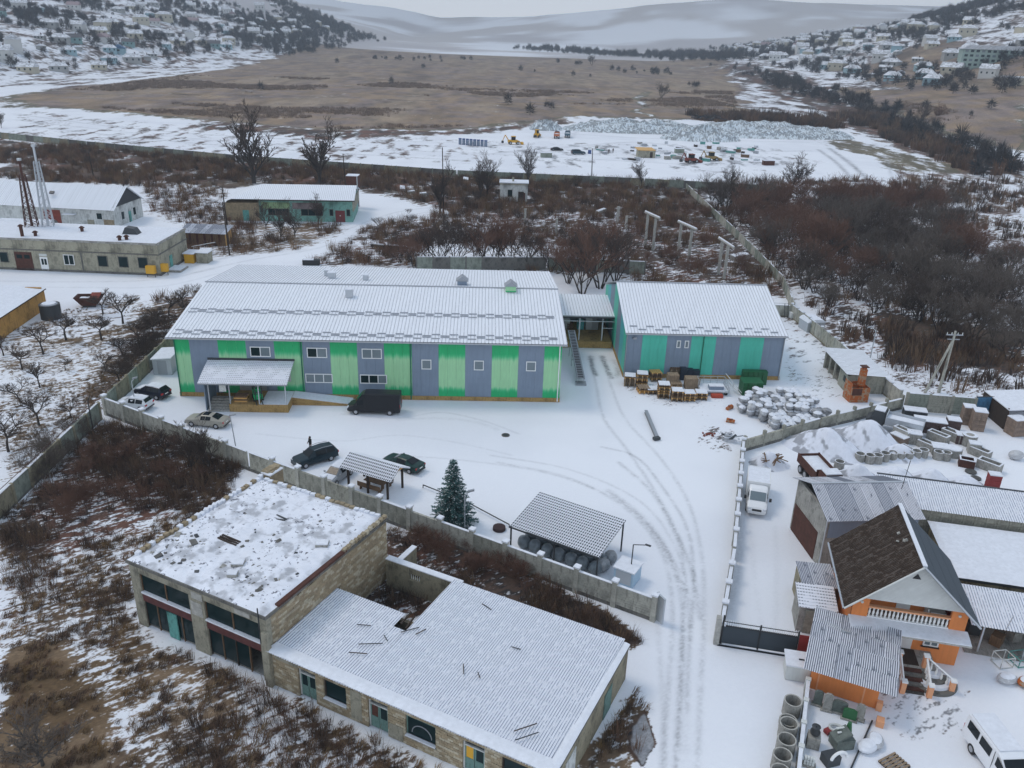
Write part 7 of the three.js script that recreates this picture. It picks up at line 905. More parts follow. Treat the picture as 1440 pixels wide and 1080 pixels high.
{
  const o = thing('teal_workshop', 'low workshop with peeling teal front, stone end and snowy roof', 'workshop', -67.5, -193.4, 0.09), W = 29, D = 13.5, H = 4.9;
  part(o, 'stone_end', new B().b3(0, 7.6, 0, H - 0.7, -D, 0), M.stoneB); part(o, 'wall', new B().b3(7.6, W, 0, H, -D, 0), mat('tealWall', [0.2, 0.42, 0.36], 0.85, { map: TM.stain6 })); part(o, 'upper_band', new B().b3(8.2, 14.6, 2.9, 4.4, 0, 0.03), mat('paleGreen', [0.28, 0.42, 0.22], 0.9, { map: TM.stain6 })); part(o, 'upper_band', new B().b3(15.2, 22, 2.9, 4.4, 0, 0.03), mat('mauveWall', [0.25, 0.2, 0.2], 0.9, { map: TM.stain6 })); part(o, 'door', new B().b3(3.8, 5.2, 0, 2.5, 0, 0.05), M.teal); for (const [x, w] of [[12, 4.8], [19.6, 5.0], [24.1, 0.9], [28.0, 0.9]]) windowPart(o, x, 2.2, 0, w, 1.6, w > 2 ? 3 : 1, 'window', M.concreteDark, M.glass); part(o, 'red_door', new B().b3(25.0, 27.2, 0, 2.7, 0, 0.08), mat('doorRed', [0.16, 0.03, 0.03], 0.8)); part(o, 'doorway_lamp', new B().tube([26.1, 1.5, 0.08], [26.1, 1.5, 0.12], 0.14, 0.14, 8), M.offwhite);
  const rb = new B(); rb.grid((u, v) => { const x = -0.6 + (W + 1.2) * u, z = 0.8 - (D + 1.4) * v, ridge = H + 0.3 + 2.2 * (1 - Math.abs(v - 0.5) * 2), hip = Math.min(1, Math.max(0, (x + 0.6) / 8)); return [x, Math.min(ridge, H - 0.6 + 3.2 * hip), z]; }, 40, 16); part(o, 'roof', rb, M.roofSheet); part(o, 'eaves_board', new B().b3(7, W + 0.6, H + 0.05, H + 0.25, 0.7, 0.85), M.woodDark); part(o, 'side_board', new B().b3(W, W + 0.3, 2.5, H, -D, 0), M.plaster);
  const t = thing('header_tank', 'dark rusty tank on posts behind the teal workshop', 'tank', -41.5, -213, 0); for (const [x, z] of [[-1, -1], [1, -1], [1, 1], [-1, 1]]) part(t, 'post', new B().b3(x - 0.12, x + 0.12, 0, 6.2, z - 0.12, z + 0.12), M.woodDark); part(t, 'tank', new B().b3(-1.5, 1.5, 5.0, 8.0, -1.4, 1.4), M.rustPlain); part(t, 'snow_top', new B().b3(-1.5, 1.5, 8.0, 8.15, -1.4, 1.4), M.snow); part(t, 'pipe', new B().tube([1.3, 0, 1.6], [1.3, 8, 1.6], 0.12, 0.12, 6), M.galv);
}
{ const o = thing('pump_hut', 'small whitewashed block hut standing alone in the scrub', 'hut', -4.9, -227.2, 0.0), W = 7.4; part(o, 'wall', new B().b3(0, W, 0, 4.9, -4.6, 0), M.whitewash); part(o, 'cornice', new B().b3(-0.2, W + 0.2, 4.5, 4.75, -4.8, 0.2), M.plaster); part(o, 'roof_snow', new B().b3(-0.25, W + 0.25, 4.9, 5.1, -4.85, 0.25), M.snow); windowPart(o, 2.7, 2.2, 0, 1.3, 1.9, 1, 'window', M.concreteDark, M.glass); part(o, 'doorway_dark_panel', new B().b3(4.9, 6.4, 0, 2.7, 0, 0.04), M.woodDark); part(o, 'door_leaf', new B().box(6.5, 1.3, 0.5, 0.1, 2.5, 1.2, 0.4), M.rustPlain); part(o, 'chimney', new B().b3(3.2, 3.7, 5.1, 6.2, -2, -1.5), M.plaster); part(o, 'rubble', new B().box(1.2, 0.3, 0.7, 1.4, 0.6, 0.8, 0.3), M.concrete); }  // doorway is a flat dark sheet on the wall, its colour standing for a shaded opening
for (const [px, h, l, arm] of [[[323, 359], 10.6, 'wooden utility pole before the plank shed', 1], [[624, 300], 16, 'tall bare pole at the edge of the scrub lane', 0], [[183, 312], 8.5, 'leaning pole at the end of the whitewashed barn', 0], [[320, 320], 9, 'utility pole at the corner of the teal workshop', 1], [[486, 262], 9, 'utility pole behind the header tank', 0], [[132, 250], 7, 'thin pole in the scrub behind the barn', 0], [[832, 250], 9, 'thin flag pole by the far wall', 0]]) { const p = at(...px), o = thing('utility_pole', l, 'pole', p.x, p.z); part(o, 'pole', new B().tube([0, 0, 0], [-0.3, h, 0], 0.17, 0.11, 7), M.woodDark); if (arm) { part(o, 'lamp_arm', new B().tube([-0.3, h - 0.6, 0], [-1.8, h + 0.2, 0.3], 0.05, 0.05, 5), M.metalDark); part(o, 'lamp_head', new B().box(-2.0, h + 0.2, 0.3, 0.6, 0.15, 0.3), M.galv); } }
{ const p = { x: -68.6, z: -129 }, o = thing('skip', 'rusty boat-shaped skip standing at the orchard edge', 'skip', p.x, p.z, 0.15); const b = new B(), q = (y, a, c) => [[-a, y, c], [a, y, c], [a, y, -c], [-a, y, -c]]; const lo = q(0.3, 1.1, 0.9), hi = q(1.7, 2.1, 1.2); for (let k = 0; k < 4; k++) b.quad(lo[k], lo[(k + 1) % 4], hi[(k + 1) % 4], hi[k]); b.quad(lo[0], lo[1], lo[2], lo[3]); part(o, 'body', b, M.rustPlain); part(o, 'flap', new B().box(0.9, 1.7, -0.3, 1.5, 0.06, 1.6, 0, 0.3), M.rustRed); part(o, 'runner', new B().b3(-1, 1, 0, 0.3, -0.8, -0.6).b3(-1, 1, 0, 0.3, 0.6, 0.8), M.metalDark); part(o, 'snow_load', new B().b3(-1.5, 0.6, 1.2, 1.35, -0.8, 0.8), M.snow); }
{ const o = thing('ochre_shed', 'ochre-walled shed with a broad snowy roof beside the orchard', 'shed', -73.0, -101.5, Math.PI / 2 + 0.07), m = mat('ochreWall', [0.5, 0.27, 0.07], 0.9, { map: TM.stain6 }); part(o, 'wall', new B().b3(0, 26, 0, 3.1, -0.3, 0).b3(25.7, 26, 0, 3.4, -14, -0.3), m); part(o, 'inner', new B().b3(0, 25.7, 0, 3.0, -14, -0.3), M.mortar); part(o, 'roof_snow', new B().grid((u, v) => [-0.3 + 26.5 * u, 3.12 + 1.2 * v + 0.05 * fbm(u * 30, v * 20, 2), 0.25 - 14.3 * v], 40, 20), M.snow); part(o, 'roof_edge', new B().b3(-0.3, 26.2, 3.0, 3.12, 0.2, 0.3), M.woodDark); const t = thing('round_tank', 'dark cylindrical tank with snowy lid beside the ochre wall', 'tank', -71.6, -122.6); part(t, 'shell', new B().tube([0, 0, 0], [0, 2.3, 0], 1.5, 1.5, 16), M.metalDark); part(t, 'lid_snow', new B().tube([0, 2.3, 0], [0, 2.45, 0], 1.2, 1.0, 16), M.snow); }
{ // retaining wall, slab, columns behind the long hall
  fenceRun('retaining_wall', 'dark concrete retaining wall topped with snow behind the long hall', [W2(-19, -156.5), W2(6, -159.5), W2(25, -158.5)], { cat: 'wall', bay: 3, h: 2.6, ph: 2.7, post: 0.3, t: 0.3, y0: 0.1, mats: [M.concreteDark, M.wallGreenish], cap: 1, seed: 20 });
  const g = (px) => at(...px); [[[907, 348], [918, 352], 7.2], [[953, 362], [968, 368], 7.0], [[1010, 385], [1018, 392], 6.5]].forEach(([a, b, h], k) => { const A = g(a), C = g(b), o = thing('portal_frame', 'bare concrete portal frame of two columns and a snowy beam in the scrub', 'frame', A.x, A.z, 0, 'portal frames of a lost building'); part(o, 'column', new B().b3(-0.25, 0.25, 0, h, -0.25, 0.25), M.concretePale); part(o, 'column', new B().b3(-0.25, 0.25, 0, h, -0.25, 0.25), M.concretePale, C.x - A.x, 0, C.z - A.z); const bm = part(o, 'beam', new B().tube([-0.4, h + 0.2, -1.5], [C.x - A.x + 0.4, h + 0.2, C.z - A.z + 2.5], 0.28, 0.28, 4), M.concretePale); part(o, 'beam_snow', new B().tube([-0.4, h + 0.45, -1.5], [C.x - A.x + 0.4, h + 0.45, C.z - A.z + 2.5], 0.18, 0.18, 4), M.snow); });
  for (const [x, y, h] of [[738, 318, 4], [782, 330, 3.6], [868, 314, 4], [880, 322, 3]]) { const p = at(x, y); single('concrete_stub', 'single bare concrete column stub rising from the scrub', 'column', new B().b3(-0.22, 0.22, 0, h, -0.22, 0.22).b3(-0.26, 0.26, h, h + 0.12, -0.26, 0.26), M.concretePale, p.x, p.z, x, 'column stubs'); }
  const pp = at(522, 348), o = thing('pipe_run', 'long snowy pipe lying on the rough ground behind the long hall', 'pipe', pp.x, pp.z); part(o, 'pipe', new B().tube([0, 0.5, 0], [8, 0.5, 1.2], 0.35, 0.35, 10), M.metalDark); part(o, 'snow_top', new B().tube([0, 0.75, 0], [8, 0.75, 1.2], 0.2, 0.2, 6), M.snow); const w = at(438, 372), q = thing('rubble_box', 'dark overturned box in the rubble behind the long hall', 'box', w.x, w.z, 0.1); part(q, 'box', new B().b3(-1.6, 1.6, 0, 1.0, -0.7, 0.7), M.black); part(q, 'snow', new B().b3(-1.5, 0.5, 1.0, 1.1, -0.6, 0.6), M.snow);
  const sl = [[664, 325], [700, 327], [760, 292], [566, 268], [578, 272], [595, 277], [664, 318], [845, 300], [870, 297], [655, 255], [1040, 365]]; const rr = rng(81); sl.forEach(([x, y]) => { const p = at(x, y); const s = thing('rubble_slab', 'snow-topped concrete slab lying in the rough scrub', 'slab', p.x, p.z, rr() * 3, 'slabs in the scrub'); const w = 1 + rr() * 1.6, d = 0.8 + rr(), h = 0.4 + rr() * 0.8; part(s, 'slab', new B().box(0, h / 2, 0, w * 1.5, h, d, 0, 0.1, 0.08), M.concrete); part(s, 'snow_cap', new B().box(0, h + 0.05, 0, w * 1.4, 0.14, d * 0.9, 0, 0.1, 0.08), M.snow); });
}
// ---------------------------------------------------------------- building site beyond the far wall
{
  const tb = new B().b3(-0.55, 0.55, 0, 2.2, -0.55, 0.55).b3(-0.6, 0.6, 2.2, 2.35, -0.6, 0.6).geo(), dr = new B().b3(-0.4, 0.4, 0.1, 2.0, 0.56, 0.6).geo(), bl = mat('toiletBlue', [0.03, 0.07, 0.22], 0.5); const a = at(647, 203), c = at(683, 206); for (let k = 0; k < 8; k++) { const o = thing('portable_toilet', 'blue portable toilet in the row on the building site', 'toilet', lerp(a.x, c.x, k / 7), lerp(a.z, c.z, k / 7), 0.1, 'row of portable toilets'); part(o, 'cabin', tb, bl); part(o, 'door', dr, M.panelGrey); }
  const machine = (l, px, ry, col, arm) => { const p = at(...px), o = thing(arm === 'loader' ? 'backhoe_loader' : 'excavator', l, 'digger', p.x, p.z, ry); part(o, 'body', new B().b3(-2.2, 1.6, 0.8, 1.7, -1, 1).b3(1.6, 2.4, 0.9, 1.4, -0.8, 0.8), col); part(o, 'cab', new B().b3(-0.9, 0.7, 1.7, 3.0, -0.8, 0.8), M.carGlass); part(o, 'cab_roof', new B().b3(-1.0, 0.8, 3.0, 3.15, -0.9, 0.9), col); part(o, 'boom', new B().tube([-2.0, 1.5, 0], [-3.4, 3.6, 0], 0.2, 0.2, 6).tube([-3.4, 3.6, 0], [-4.4, 1.4, 0], 0.17, 0.13, 6), col); part(o, 'bucket', new B().b3(-4.8, -4.0, 0.5, 1.4, -0.5, 0.5), M.metalDark); part(o, 'shovel', new B().b3(3.0, 3.9, 0.1, 0.9, -1.2, 1.2).tube([1.8, 1.2, 0.8], [3.1, 0.6, 0.8], 0.12, 0.12, 5).tube([1.8, 1.2, -0.8], [3.1, 0.6, -0.8], 0.12, 0.12, 5), col); wheels(o, [-1.4, 1.6], 1.0, 0.62, 0.4); return o; };
  machine('yellow backhoe loader beside the toilet row', [722, 203], 0.2, M.yellow, 'loader'); machine('yellow loader at the edge of the site near the brown scrub', [755, 193], 1.4, M.yellow, 'loader'); machine('small red excavator with raised arm among the stores', [972, 229], 0.4, M.rustRed, 'ex'); machine('large dark yellow excavator on the building site', [1000, 226], 0.3, mat('ochreDark', [0.3, 0.2, 0.07], 0.7), 'ex');
  dumpTruck('orange tipper lorry seen from behind on the building site', [783, 194], 1.5, mat('tipOrange', [0.45, 0.14, 0.06], 0.7), 0, 1.0, M.metalDark); dumpTruck('grey-blue tipper lorry beside the orange tipper', [798, 193], 1.5, mat('tipBlue', [0.08, 0.14, 0.18], 0.7), 0, 1.0, M.metalDark);
  let p = at(783, 212); car('parked_car', 'dark sedan parked alone on the building site', 'car', p, 0.1, 'sedan', paint(0.01, 0.015, 0.02)); p = at(813, 217); car('parked_car', 'dark blue pick-up sized car among the site stores', 'car', p, 0.2, 'wagon', paint(0.02, 0.05, 0.07), { scale: 1.1 });
  p = at(909, 222); const h = thing('site_hut', 'site hut with a bright orange-brown roof on the building site', 'hut', p.x, p.z, 0.05); part(h, 'wall', new B().b3(-3.2, 3.2, 0, 2.6, -4, 0), M.plaster); part(h, 'roof', new B().b3(-3.3, 3.3, 2.6, 2.75, -8.2, 0.1), M.ply); part(h, 'door', new B().b3(1.2, 2.2, 0, 2.1, 0, 0.05), M.woodDark);
  const rr = rng(91); for (let k = 0; k < 46; k++) { const x = 835 + rr() * 230, y = 202 + rr() * 26, q = at(x, y); const o = thing('material_pack', 'pack of building materials lying on the site snow', 'materials', q.x, q.z, rr() * 3, 'packs of building materials'); const w = 1 + rr() * 2.6, d = 0.6 + rr() * 1.2, hh = 0.4 + rr() * 0.9; part(o, 'pack', new B().b3(-w / 2, w / 2, 0, hh, -d / 2, d / 2), pick([M.concrete, M.woodDark, M.teal, M.metalGrey, M.galv, M.wood], rr)); if (rr() < 0.5) part(o, 'snow_cap', new B().b3(-w / 2, w / 2, hh, hh + 0.12, -d / 2, d / 2), M.snow); }
  for (const [x, y, w] of [[1080, 232, 4], [768, 221, 4], [955, 215, 3.4]]) { const q = at(x, y), o = thing('store_container', 'low container on the building site snow', 'container', q.x, q.z, 0.1, 'site containers'); part(o, 'body', new B().b3(-w / 2, w / 2, 0, 1.6, -1, 1), x > 1000 ? M.rustPlain : M.wallGreenish); part(o, 'lid', new B().b3(-w / 2 - 0.1, w / 2 + 0.1, 1.6, 1.72, -1.1, 1.1), M.snow); }
  { const q = at(829, 216), o = thing('site_toilet', 'white and blue cabin toilet by the flag pole', 'toilet', q.x, q.z); part(o, 'cabin', new B().b3(-0.6, 0.6, 0, 1.4, -0.6, 0.6), bl); part(o, 'upper', new B().b3(-0.6, 0.6, 1.4, 2.6, -0.6, 0.6), M.white); }
  TX.spoil = noiseTex(256, (u, v) => { const n = tn(u, v, 12, 5, 5), k = 0.62 + 0.33 * sstep(0.36, 0.66, n); return [k * 0.95, k * 0.985, k]; }); TX.spoil.repeat.set(1 / 6, 1 / 6); mat('spoil', [0.86, 0.87, 0.89], 0.95, { map: TX.spoil });
  const spoil = (l, px, rx, rz, h, seed) => { const q = at(...px); single('spoil_heap', l, 'heap', new B().grid((u, v) => { const a = u * Math.PI * 2, n = fbm(Math.cos(a) * v * 7 + seed, Math.sin(a) * v * 7 + seed, 4); return [Math.cos(a) * rx * v, h * Math.pow(1 - v * v, 0.7) * (0.35 + 1.2 * n) - 0.1, Math.sin(a) * rz * v]; }, 48, 16), M.spoil, q.x, q.z, 0.05); };
  spoil('long ridge of grey snowy spoil along the back of the site', [890, 184], 34, 12, 5, 3); spoil('broad heap of grey snowy spoil at the right of the site', [1060, 190], 44, 14, 5.5, 9); spoil('grey spoil heap before the long spoil ridge', [985, 196], 18, 9, 5, 14); spoil('pale rounded heap behind the yellow loader', [768, 182], 8, 6, 4, 21); spoil('far end of the snowy spoil by the green field', [1130, 192], 24, 11, 4, 27);
  const q = at(998, 178), t = thing('scrap_timber', 'tangle of dark scrap beams on top of the spoil', 'scrap', q.x, q.z - 2, 0, undefined, 3.6); for (let k = 0; k < 18; k++) part(t, 'beam', new B().box(rnd(-9, 7, rr), rnd(0, 1.6, rr), rnd(-2, 2, rr), rnd(2, 6, rr), 0.4, 0.5, rr() * 3, 0, rnd(-0.3, 0.3, rr)), M.black);
}
// ---------------------------------------------------------------- bare trees
mat('bark', [0.045, 0.036, 0.031], 0.95); mat('barkGrey', [0.075, 0.068, 0.062], 0.95); mat('twigDark', [0.07, 0.05, 0.04], 0.95); mat('twigRed', [0.15, 0.078, 0.052], 0.95); mat('twigGrey', [0.12, 0.098, 0.082], 0.95);
function growTree(seed, o) {                                // -> [limbs, twigs] as geometries, tree 1 m high
  const rr = rng(seed), T = new B(), C = new B(), up = new THREE.Vector3(0, 1, 0);
  const seg = (p, d, len, r, depth) => {
    const n = depth === 0 ? 3 : 2; let q = p.clone(), dir = d.clone();
    for (let k = 0; k < n; k++) { const e = q.clone().addScaledVector(dir, len / n), r1 = r * (1 - (k + 1) / n * 0.42), r0 = r * (1 - k / n * 0.42), b = depth >= o.split ? C : T; b.tube([q.x, q.y, q.z], [e.x, e.y, e.z], r0, r1, depth >= o.split ? 3 : depth ? 4 : 6, false); q = e; dir.add(new THREE.Vector3(rr() - 0.5, (rr() - 0.35) * 0.7, rr() - 0.5).multiplyScalar(o.wobble)).normalize();
      if (depth < o.depth) { const m = k === n - 1 ? o.kids : (depth ? 1 : o.low ?? 0); for (let c = 0; c < m; c++) { const a = rr() * 6.283, lead = c === 0 && k === n - 1 && depth < 3 && o.lead, sp = o.spread * (0.55 + 0.75 * rr()) * (lead ? 0.3 : 1), s = new THREE.Vector3(Math.cos(a), 0, Math.sin(a)), nd = dir.clone().multiplyScalar(Math.cos(sp)).addScaledVector(s, Math.sin(sp)).addScaledVector(up, o.lift).normalize(); seg(q, nd, len * (lead ? 0.86 : o.ratio * (0.75 + 0.5 * rr())), Math.max(o.min, r * 0.58), depth + 1); } } }
  };
  const stems = o.stems ?? 1; for (let s = 0; s < stems; s++) { const a = s / stems * 6.283 + rr(), t = stems > 1 ? 0.25 + rr() * 0.3 : (rr() - 0.5) * 0.12; seg(new THREE.Vector3(Math.cos(a) * 0.03 * (stems > 1), -0.01, Math.sin(a) * 0.03 * (stems > 1)), new THREE.Vector3(Math.cos(a) * t, 1, Math.sin(a) * t).normalize(), o.trunk, o.r, 0); }
  const g = [T.geo(), C.geo()]; let top = 0; for (const e of g) { e.computeBoundingBox(); top = Math.max(top, e.boundingBox.max.y); } g.forEach((e) => e.scale(1 / top, 1 / top, 1 / top)); return g;
}
const KINDS = {
  tall: { lead: 1, depth: 5, split: 3, kids: 3, low: 2, spread: 0.66, lift: 0.14, ratio: 0.64, trunk: 0.3, r: 0.018, min: 0.0026, wobble: 0.3 },
  upright: { lead: 1, depth: 5, split: 3, kids: 3, low: 3, spread: 0.56, lift: 0.26, ratio: 0.56, trunk: 0.26, r: 0.021, min: 0.003, wobble: 0.28 },
  orchard: { depth: 4, split: 3, kids: 4, low: 0, spread: 0.8, lift: 0.12, ratio: 0.68, trunk: 0.3, r: 0.026, min: 0.0032, wobble: 0.4 },
  multi: { depth: 4, split: 2, kids: 3, low: 1, stems: 4, spread: 0.62, lift: 0.12, ratio: 0.7, trunk: 0.3, r: 0.012, min: 0.0021, wobble: 0.42 },
  scrub: { depth: 3, split: 1, kids: 4, low: 1, stems: 6, spread: 0.55, lift: 0.12, ratio: 0.7, trunk: 0.36, r: 0.008, min: 0.0022, wobble: 0.4 },
};
const TREES = {}; let tsd = 100; for (const k in KINDS) TREES[k] = [0, 1, 2, 3].map(() => growTree(tsd++, KINDS[k]));
function tree(kind, label, cat, x, z, h, group, r, tm, cm, y = 0, wide = 1) {
  const g = TREES[kind][Math.floor(r() * 4)], o = thing(cat === 'shrub' ? 'bare_shrub' : kind === 'orchard' ? 'orchard_tree' : 'bare_tree', label, cat, x, z, r() * 6.283, group, y); part(o, 'trunk', g[0], tm); part(o, 'crown', g[1], cm); o.scale.set(h * wide, h, h * wide); return o;
}
const rT = rng(2024);
const near = (px) => at(...px);
// orchard by the wall: [pixel of the foot, height]
for (const [x, y, h] of [[61, 498, 4.6], [93, 478, 4.4], [143, 478, 4.2], [173, 455, 4.9], [145, 441, 4.0], [238, 444, 3.6], [195, 483, 3.4], [172, 500, 3.0], [31, 519, 3.8], [56, 545, 3.6], [29, 567, 3.4], [12, 635, 4.6], [55, 598, 4.2], [168, 538, 3.2], [216, 470, 3.4], [258, 432, 3.2], [92, 520, 1.8], [148, 522, 2.6], [5, 500, 3.2], [225, 458, 3.4], [100, 588, 2.6], [262, 446, 3.0], [205, 492, 3.0]]) { const p = near([x, y]); tree('orchard', 'small bare fruit tree in the snowy orchard', 'tree', p.x, p.z, h, 'fruit trees of the orchard', rT, M.bark, M.twigDark, 0, 1.15); }
for (const [x, y, h, l, k] of [[357, 258, 23, 'tall bare poplar-like tree by the scrub edge, tallest of its pair', 'upright'], [450, 258, 19, 'broad bare tree standing next to the tallest tree in the scrub', 'upright'], [619, 300, 14, 'slender bare tree at the end of the scrub lane', 'upright'], [675, 280, 11.5, 'bare tree left of the whitewashed hut', 'tall'], [685, 278, 13, 'bare tree close behind the whitewashed hut', 'tall'], [742, 262, 13, 'spreading bare tree behind the whitewashed hut', 'tall'], [1112, 278, 14, 'large spreading bare tree rising over the thicket', 'tall'], [1262, 290, 12, 'reddish leafy-topped tree over the thicket', 'tall'], [902, 262, 9, 'bare tree before the site hut by the far wall', 'tall'], [1025, 268, 9, 'bare tree at the corner of the far wall', 'tall'], [395, 338, 8.5, 'young bare tree before the teal workshop window', 'tall'], [415, 334, 9, 'bare tree before the teal workshop middle', 'tall'], [374, 322, 7.5, 'thin bare tree near the stone end of the teal workshop', 'tall'], [448, 316, 8, 'bare tree near the red door of the teal workshop', 'tall'], [2, 180, 9, 'bare tree at the snowy strip edge', 'tall'], [270, 662, 6.5, 'bare tree growing against the yard fence', 'tall'], [296, 664, 6.2, 'slim bare tree beside another at the yard fence', 'tall'], [232, 638, 3.6, 'young bare tree behind the weeds at the yard fence', 'tall'], [1320, 175, 13, 'tree with reddish crown beyond the canal', 'tall'], [1105, 128, 8, 'bare tree in the far field before the canal', 'tall'], [1296, 176, 13, 'dark bare tree leaning over the canal scrub', 'tall'], [832, 92, 13, 'lone tree far out in the dead-grass field', 'multi'], [930, 138, 12, 'lone dark bush tree in the field beyond the spoil', 'multi']]) { const p = near([x, y]); tree(k, l, 'tree', p.x, p.z, h, undefined, rT, M.bark, y > 600 ? M.twigDark : x === 1320 || x === 1262 ? M.twigRed : M.twigDark, 0, x === 1112 ? 1.15 : x === 357 || x === 450 ? 1.4 : 1.0); }
// row behind the long hall
for (const [x, y, h] of [[618, 378, 10], [640, 376, 9], [598, 372, 8], [672, 379, 10], [690, 382, 12], [715, 380, 11], [742, 384, 8], [700, 372, 9], [762, 372, 7], [820, 420, 14], [845, 412, 13], [800, 405, 10], [868, 402, 11], [832, 396, 12], [855, 385, 11], [580, 382, 7], [560, 376, 6], [815, 385, 9], [775, 388, 6]]) { const p = near([x, y]); tree('multi', 'many-stemmed bare tree in the row behind the long hall', 'tree', p.x, p.z - 3, h, 'trees behind the long hall', rT, M.bark, rT() < 0.4 ? M.twigRed : M.twigDark, 0, 1.0); }
// thicket on the right
{ const poly = P([[985, 272], [1070, 268], [1180, 262], [1285, 268], [1335, 300], [1360, 345], [1440, 400], [1470, 470], [1440, 520], [1345, 490], [1250, 455], [1165, 440], [1118, 400], [1060, 335]]), inP = (x, z) => { let c = false; for (let i = 0, j = poly.length - 1; i < poly.length; j = i++) { const [xi, zi] = poly[i], [xj, zj] = poly[j]; if ((zi > z) !== (zj > z) && x < (xj - xi) * (z - zi) / (zj - zi) + xi) c = !c; } return c; };
  const r = rng(303); let n = 0; for (let z = -112; z > -268 && n < 180; z -= 5.2) for (let x = 50; x < 175 && n < 180; x += 6.0) { const X = x + (r() - 0.5) * 4.6, Z = z + (r() - 0.5) * 4.2; if (!inP(X, Z) || X < 51.6) continue; n++; const h = 4.6 + r() * 4.8 + (r() < 0.12 ? 2.5 : 0), red = noise(X * 0.05 + 3, Z * 0.05) > 0.52; tree('multi', red ? 'reddish many-stemmed bare tree in the thicket behind the concrete fence' : 'dark many-stemmed bare tree in the thicket behind the concrete fence', 'tree', X, Z, h, red ? 'reddish trees of the thicket' : 'dark trees of the thicket', r, M.bark, red ? M.twigRed : pick([M.twigDark, M.twigGrey, M.twigGrey], r), 0, 1.1); } }
// shrubs
for (const [px, h, n, s, l, g, m] of [[[[180, 610], [320, 650], [250, 700], [100, 740], [60, 720]], 1.9, 20, 1.6, 'leafless brown shrub in the weeds before the yard fence', 'shrubs before the yard fence', M.twigRed], [[[100, 600], [140, 592], [110, 640], [40, 700], [40, 640]], 2.4, 14, 2, 'leafless shrub along the orchard side of the wall', 'shrubs along the orchard wall', M.twigGrey], [[[550, 750], [640, 765], [800, 835], [830, 860], [720, 830], [600, 790]], 1.6, 22, 1, 'brown shrub between the yard fence and the ruins', 'shrubs between fence and ruins', M.twigRed], [[[190, 470], [285, 405], [262, 430], [215, 505], [160, 560], [150, 545]], 2.2, 22, 2, 'leafless shrub between the orchard and the long hall', 'shrubs beside the long hall', M.twigDark], [[[0, 205], [330, 232], [640, 255], [960, 262], [1000, 290], [640, 290], [300, 258], [0, 240]], 2.6, 46, 3, 'leafless brown bush in the scrub behind the works', 'bushes in the rear scrub', M.twigDark], [[[880, 300], [1090, 290], [1100, 400], [900, 385]], 2.8, 34, 2, 'brown bush among the concrete columns', 'bushes among the columns', M.twigRed], [[[520, 300], [880, 300], [880, 350], [560, 360]], 2.2, 26, 2, 'leafless bush on the rubble behind the long hall', 'bushes on the rubble', M.twigDark]]) {
  const poly = P(px), xs = poly.map((q) => q[0]), zs = poly.map((q) => q[1]), r = rng(Math.round(h * 100 + n)); const inP = (x, z) => { let c = false; for (let i = 0, j = poly.length - 1; i < poly.length; j = i++) { const [xi, zi] = poly[i], [xj, zj] = poly[j]; if ((zi > z) !== (zj > z) && x < (xj - xi) * (z - zi) / (zj - zi) + xi) c = !c; } return c; };
  for (let k = 0, t = 0; k < n && t < 4000; t++) { const X = rnd(Math.min(...xs), Math.max(...xs), r), Z = rnd(Math.min(...zs), Math.max(...zs), r); if (!inP(X, Z)) continue; k++; tree('scrub', l, 'shrub', X, Z, h * (0.6 + 0.8 * r()), g, r, m, m, 0, 1.3); }
}
{ // bare branches of a tree below the camera, standing in the dead grass at the corner
  const p = at(60, 1075), o = tree('tall', 'pale leaning bare tree in the dead grass near the derelict shop', 'tree', p.x, p.z, 5.2, undefined, rng(5), M.barkGrey, M.twigGrey, 0, 1.6); }
// ---------------------------------------------------------------- blue spruce
{
  const o = thing('blue_spruce', 'blue-green spruce tree standing alone on the verge by the fence', 'tree', -5.2, -68.3), H = 7.0, r = rng(15); mat('needle', [0.03, 0.085, 0.082], 0.9); mat('needleB', [0.05, 0.125, 0.12], 0.9);
  part(o, 'trunk', new B().tube([0, 0, 0], [0, H, 0], 0.16, 0.02, 7), M.bark); const bs = [new B(), new B(), new B()];
  for (let y = 0.35; y < H - 0.1; y += 0.2) { const R = 2.15 * Math.pow(1 - y / H, 0.85) + 0.12, n = Math.max(5, Math.round(R * 7)); for (let k = 0; k < n; k++) { const a = k / n * 6.283 + r() * 0.9, L = R * (0.72 + 0.42 * r()), droop = -0.16 - 0.1 * r(), tip = [Math.cos(a) * L, y + droop * L + 0.12 * L * r(), Math.sin(a) * L], m = Math.max(4, Math.round(L * 9)); for (let q = 1; q <= m; q++) { const t = (q + r() * 0.6) / (m + 0.5), c = [tip[0] * t, y + (tip[1] - y) * t, tip[2] * t], w = 0.2 + 0.14 * (1 - t); for (let f = 0; f < 3; f++) { const b = a + (r() - 0.5) * 2.2, e = [c[0] + Math.cos(b) * w, c[1] + (r() - 0.45) * 0.16, c[2] + Math.sin(b) * w], s = 0.05; bs[r() < 0.1 ? 2 : r() < 0.55 ? 0 : 1].quad([c[0] - Math.sin(b) * s, c[1], c[2] + Math.cos(b) * s], [c[0] + Math.sin(b) * s, c[1], c[2] - Math.cos(b) * s], [e[0] + Math.sin(b) * s * 0.4, e[1], e[2] - Math.cos(b) * s * 0.4], [e[0] - Math.sin(b) * s * 0.4, e[1], e[2] + Math.cos(b) * s * 0.4]); } } } }
  part(o, 'crown', bs[0], M.needle); part(o, 'crown', bs[1], M.needleB); part(o, 'snow_flecks', bs[2], M.whitewash);
}
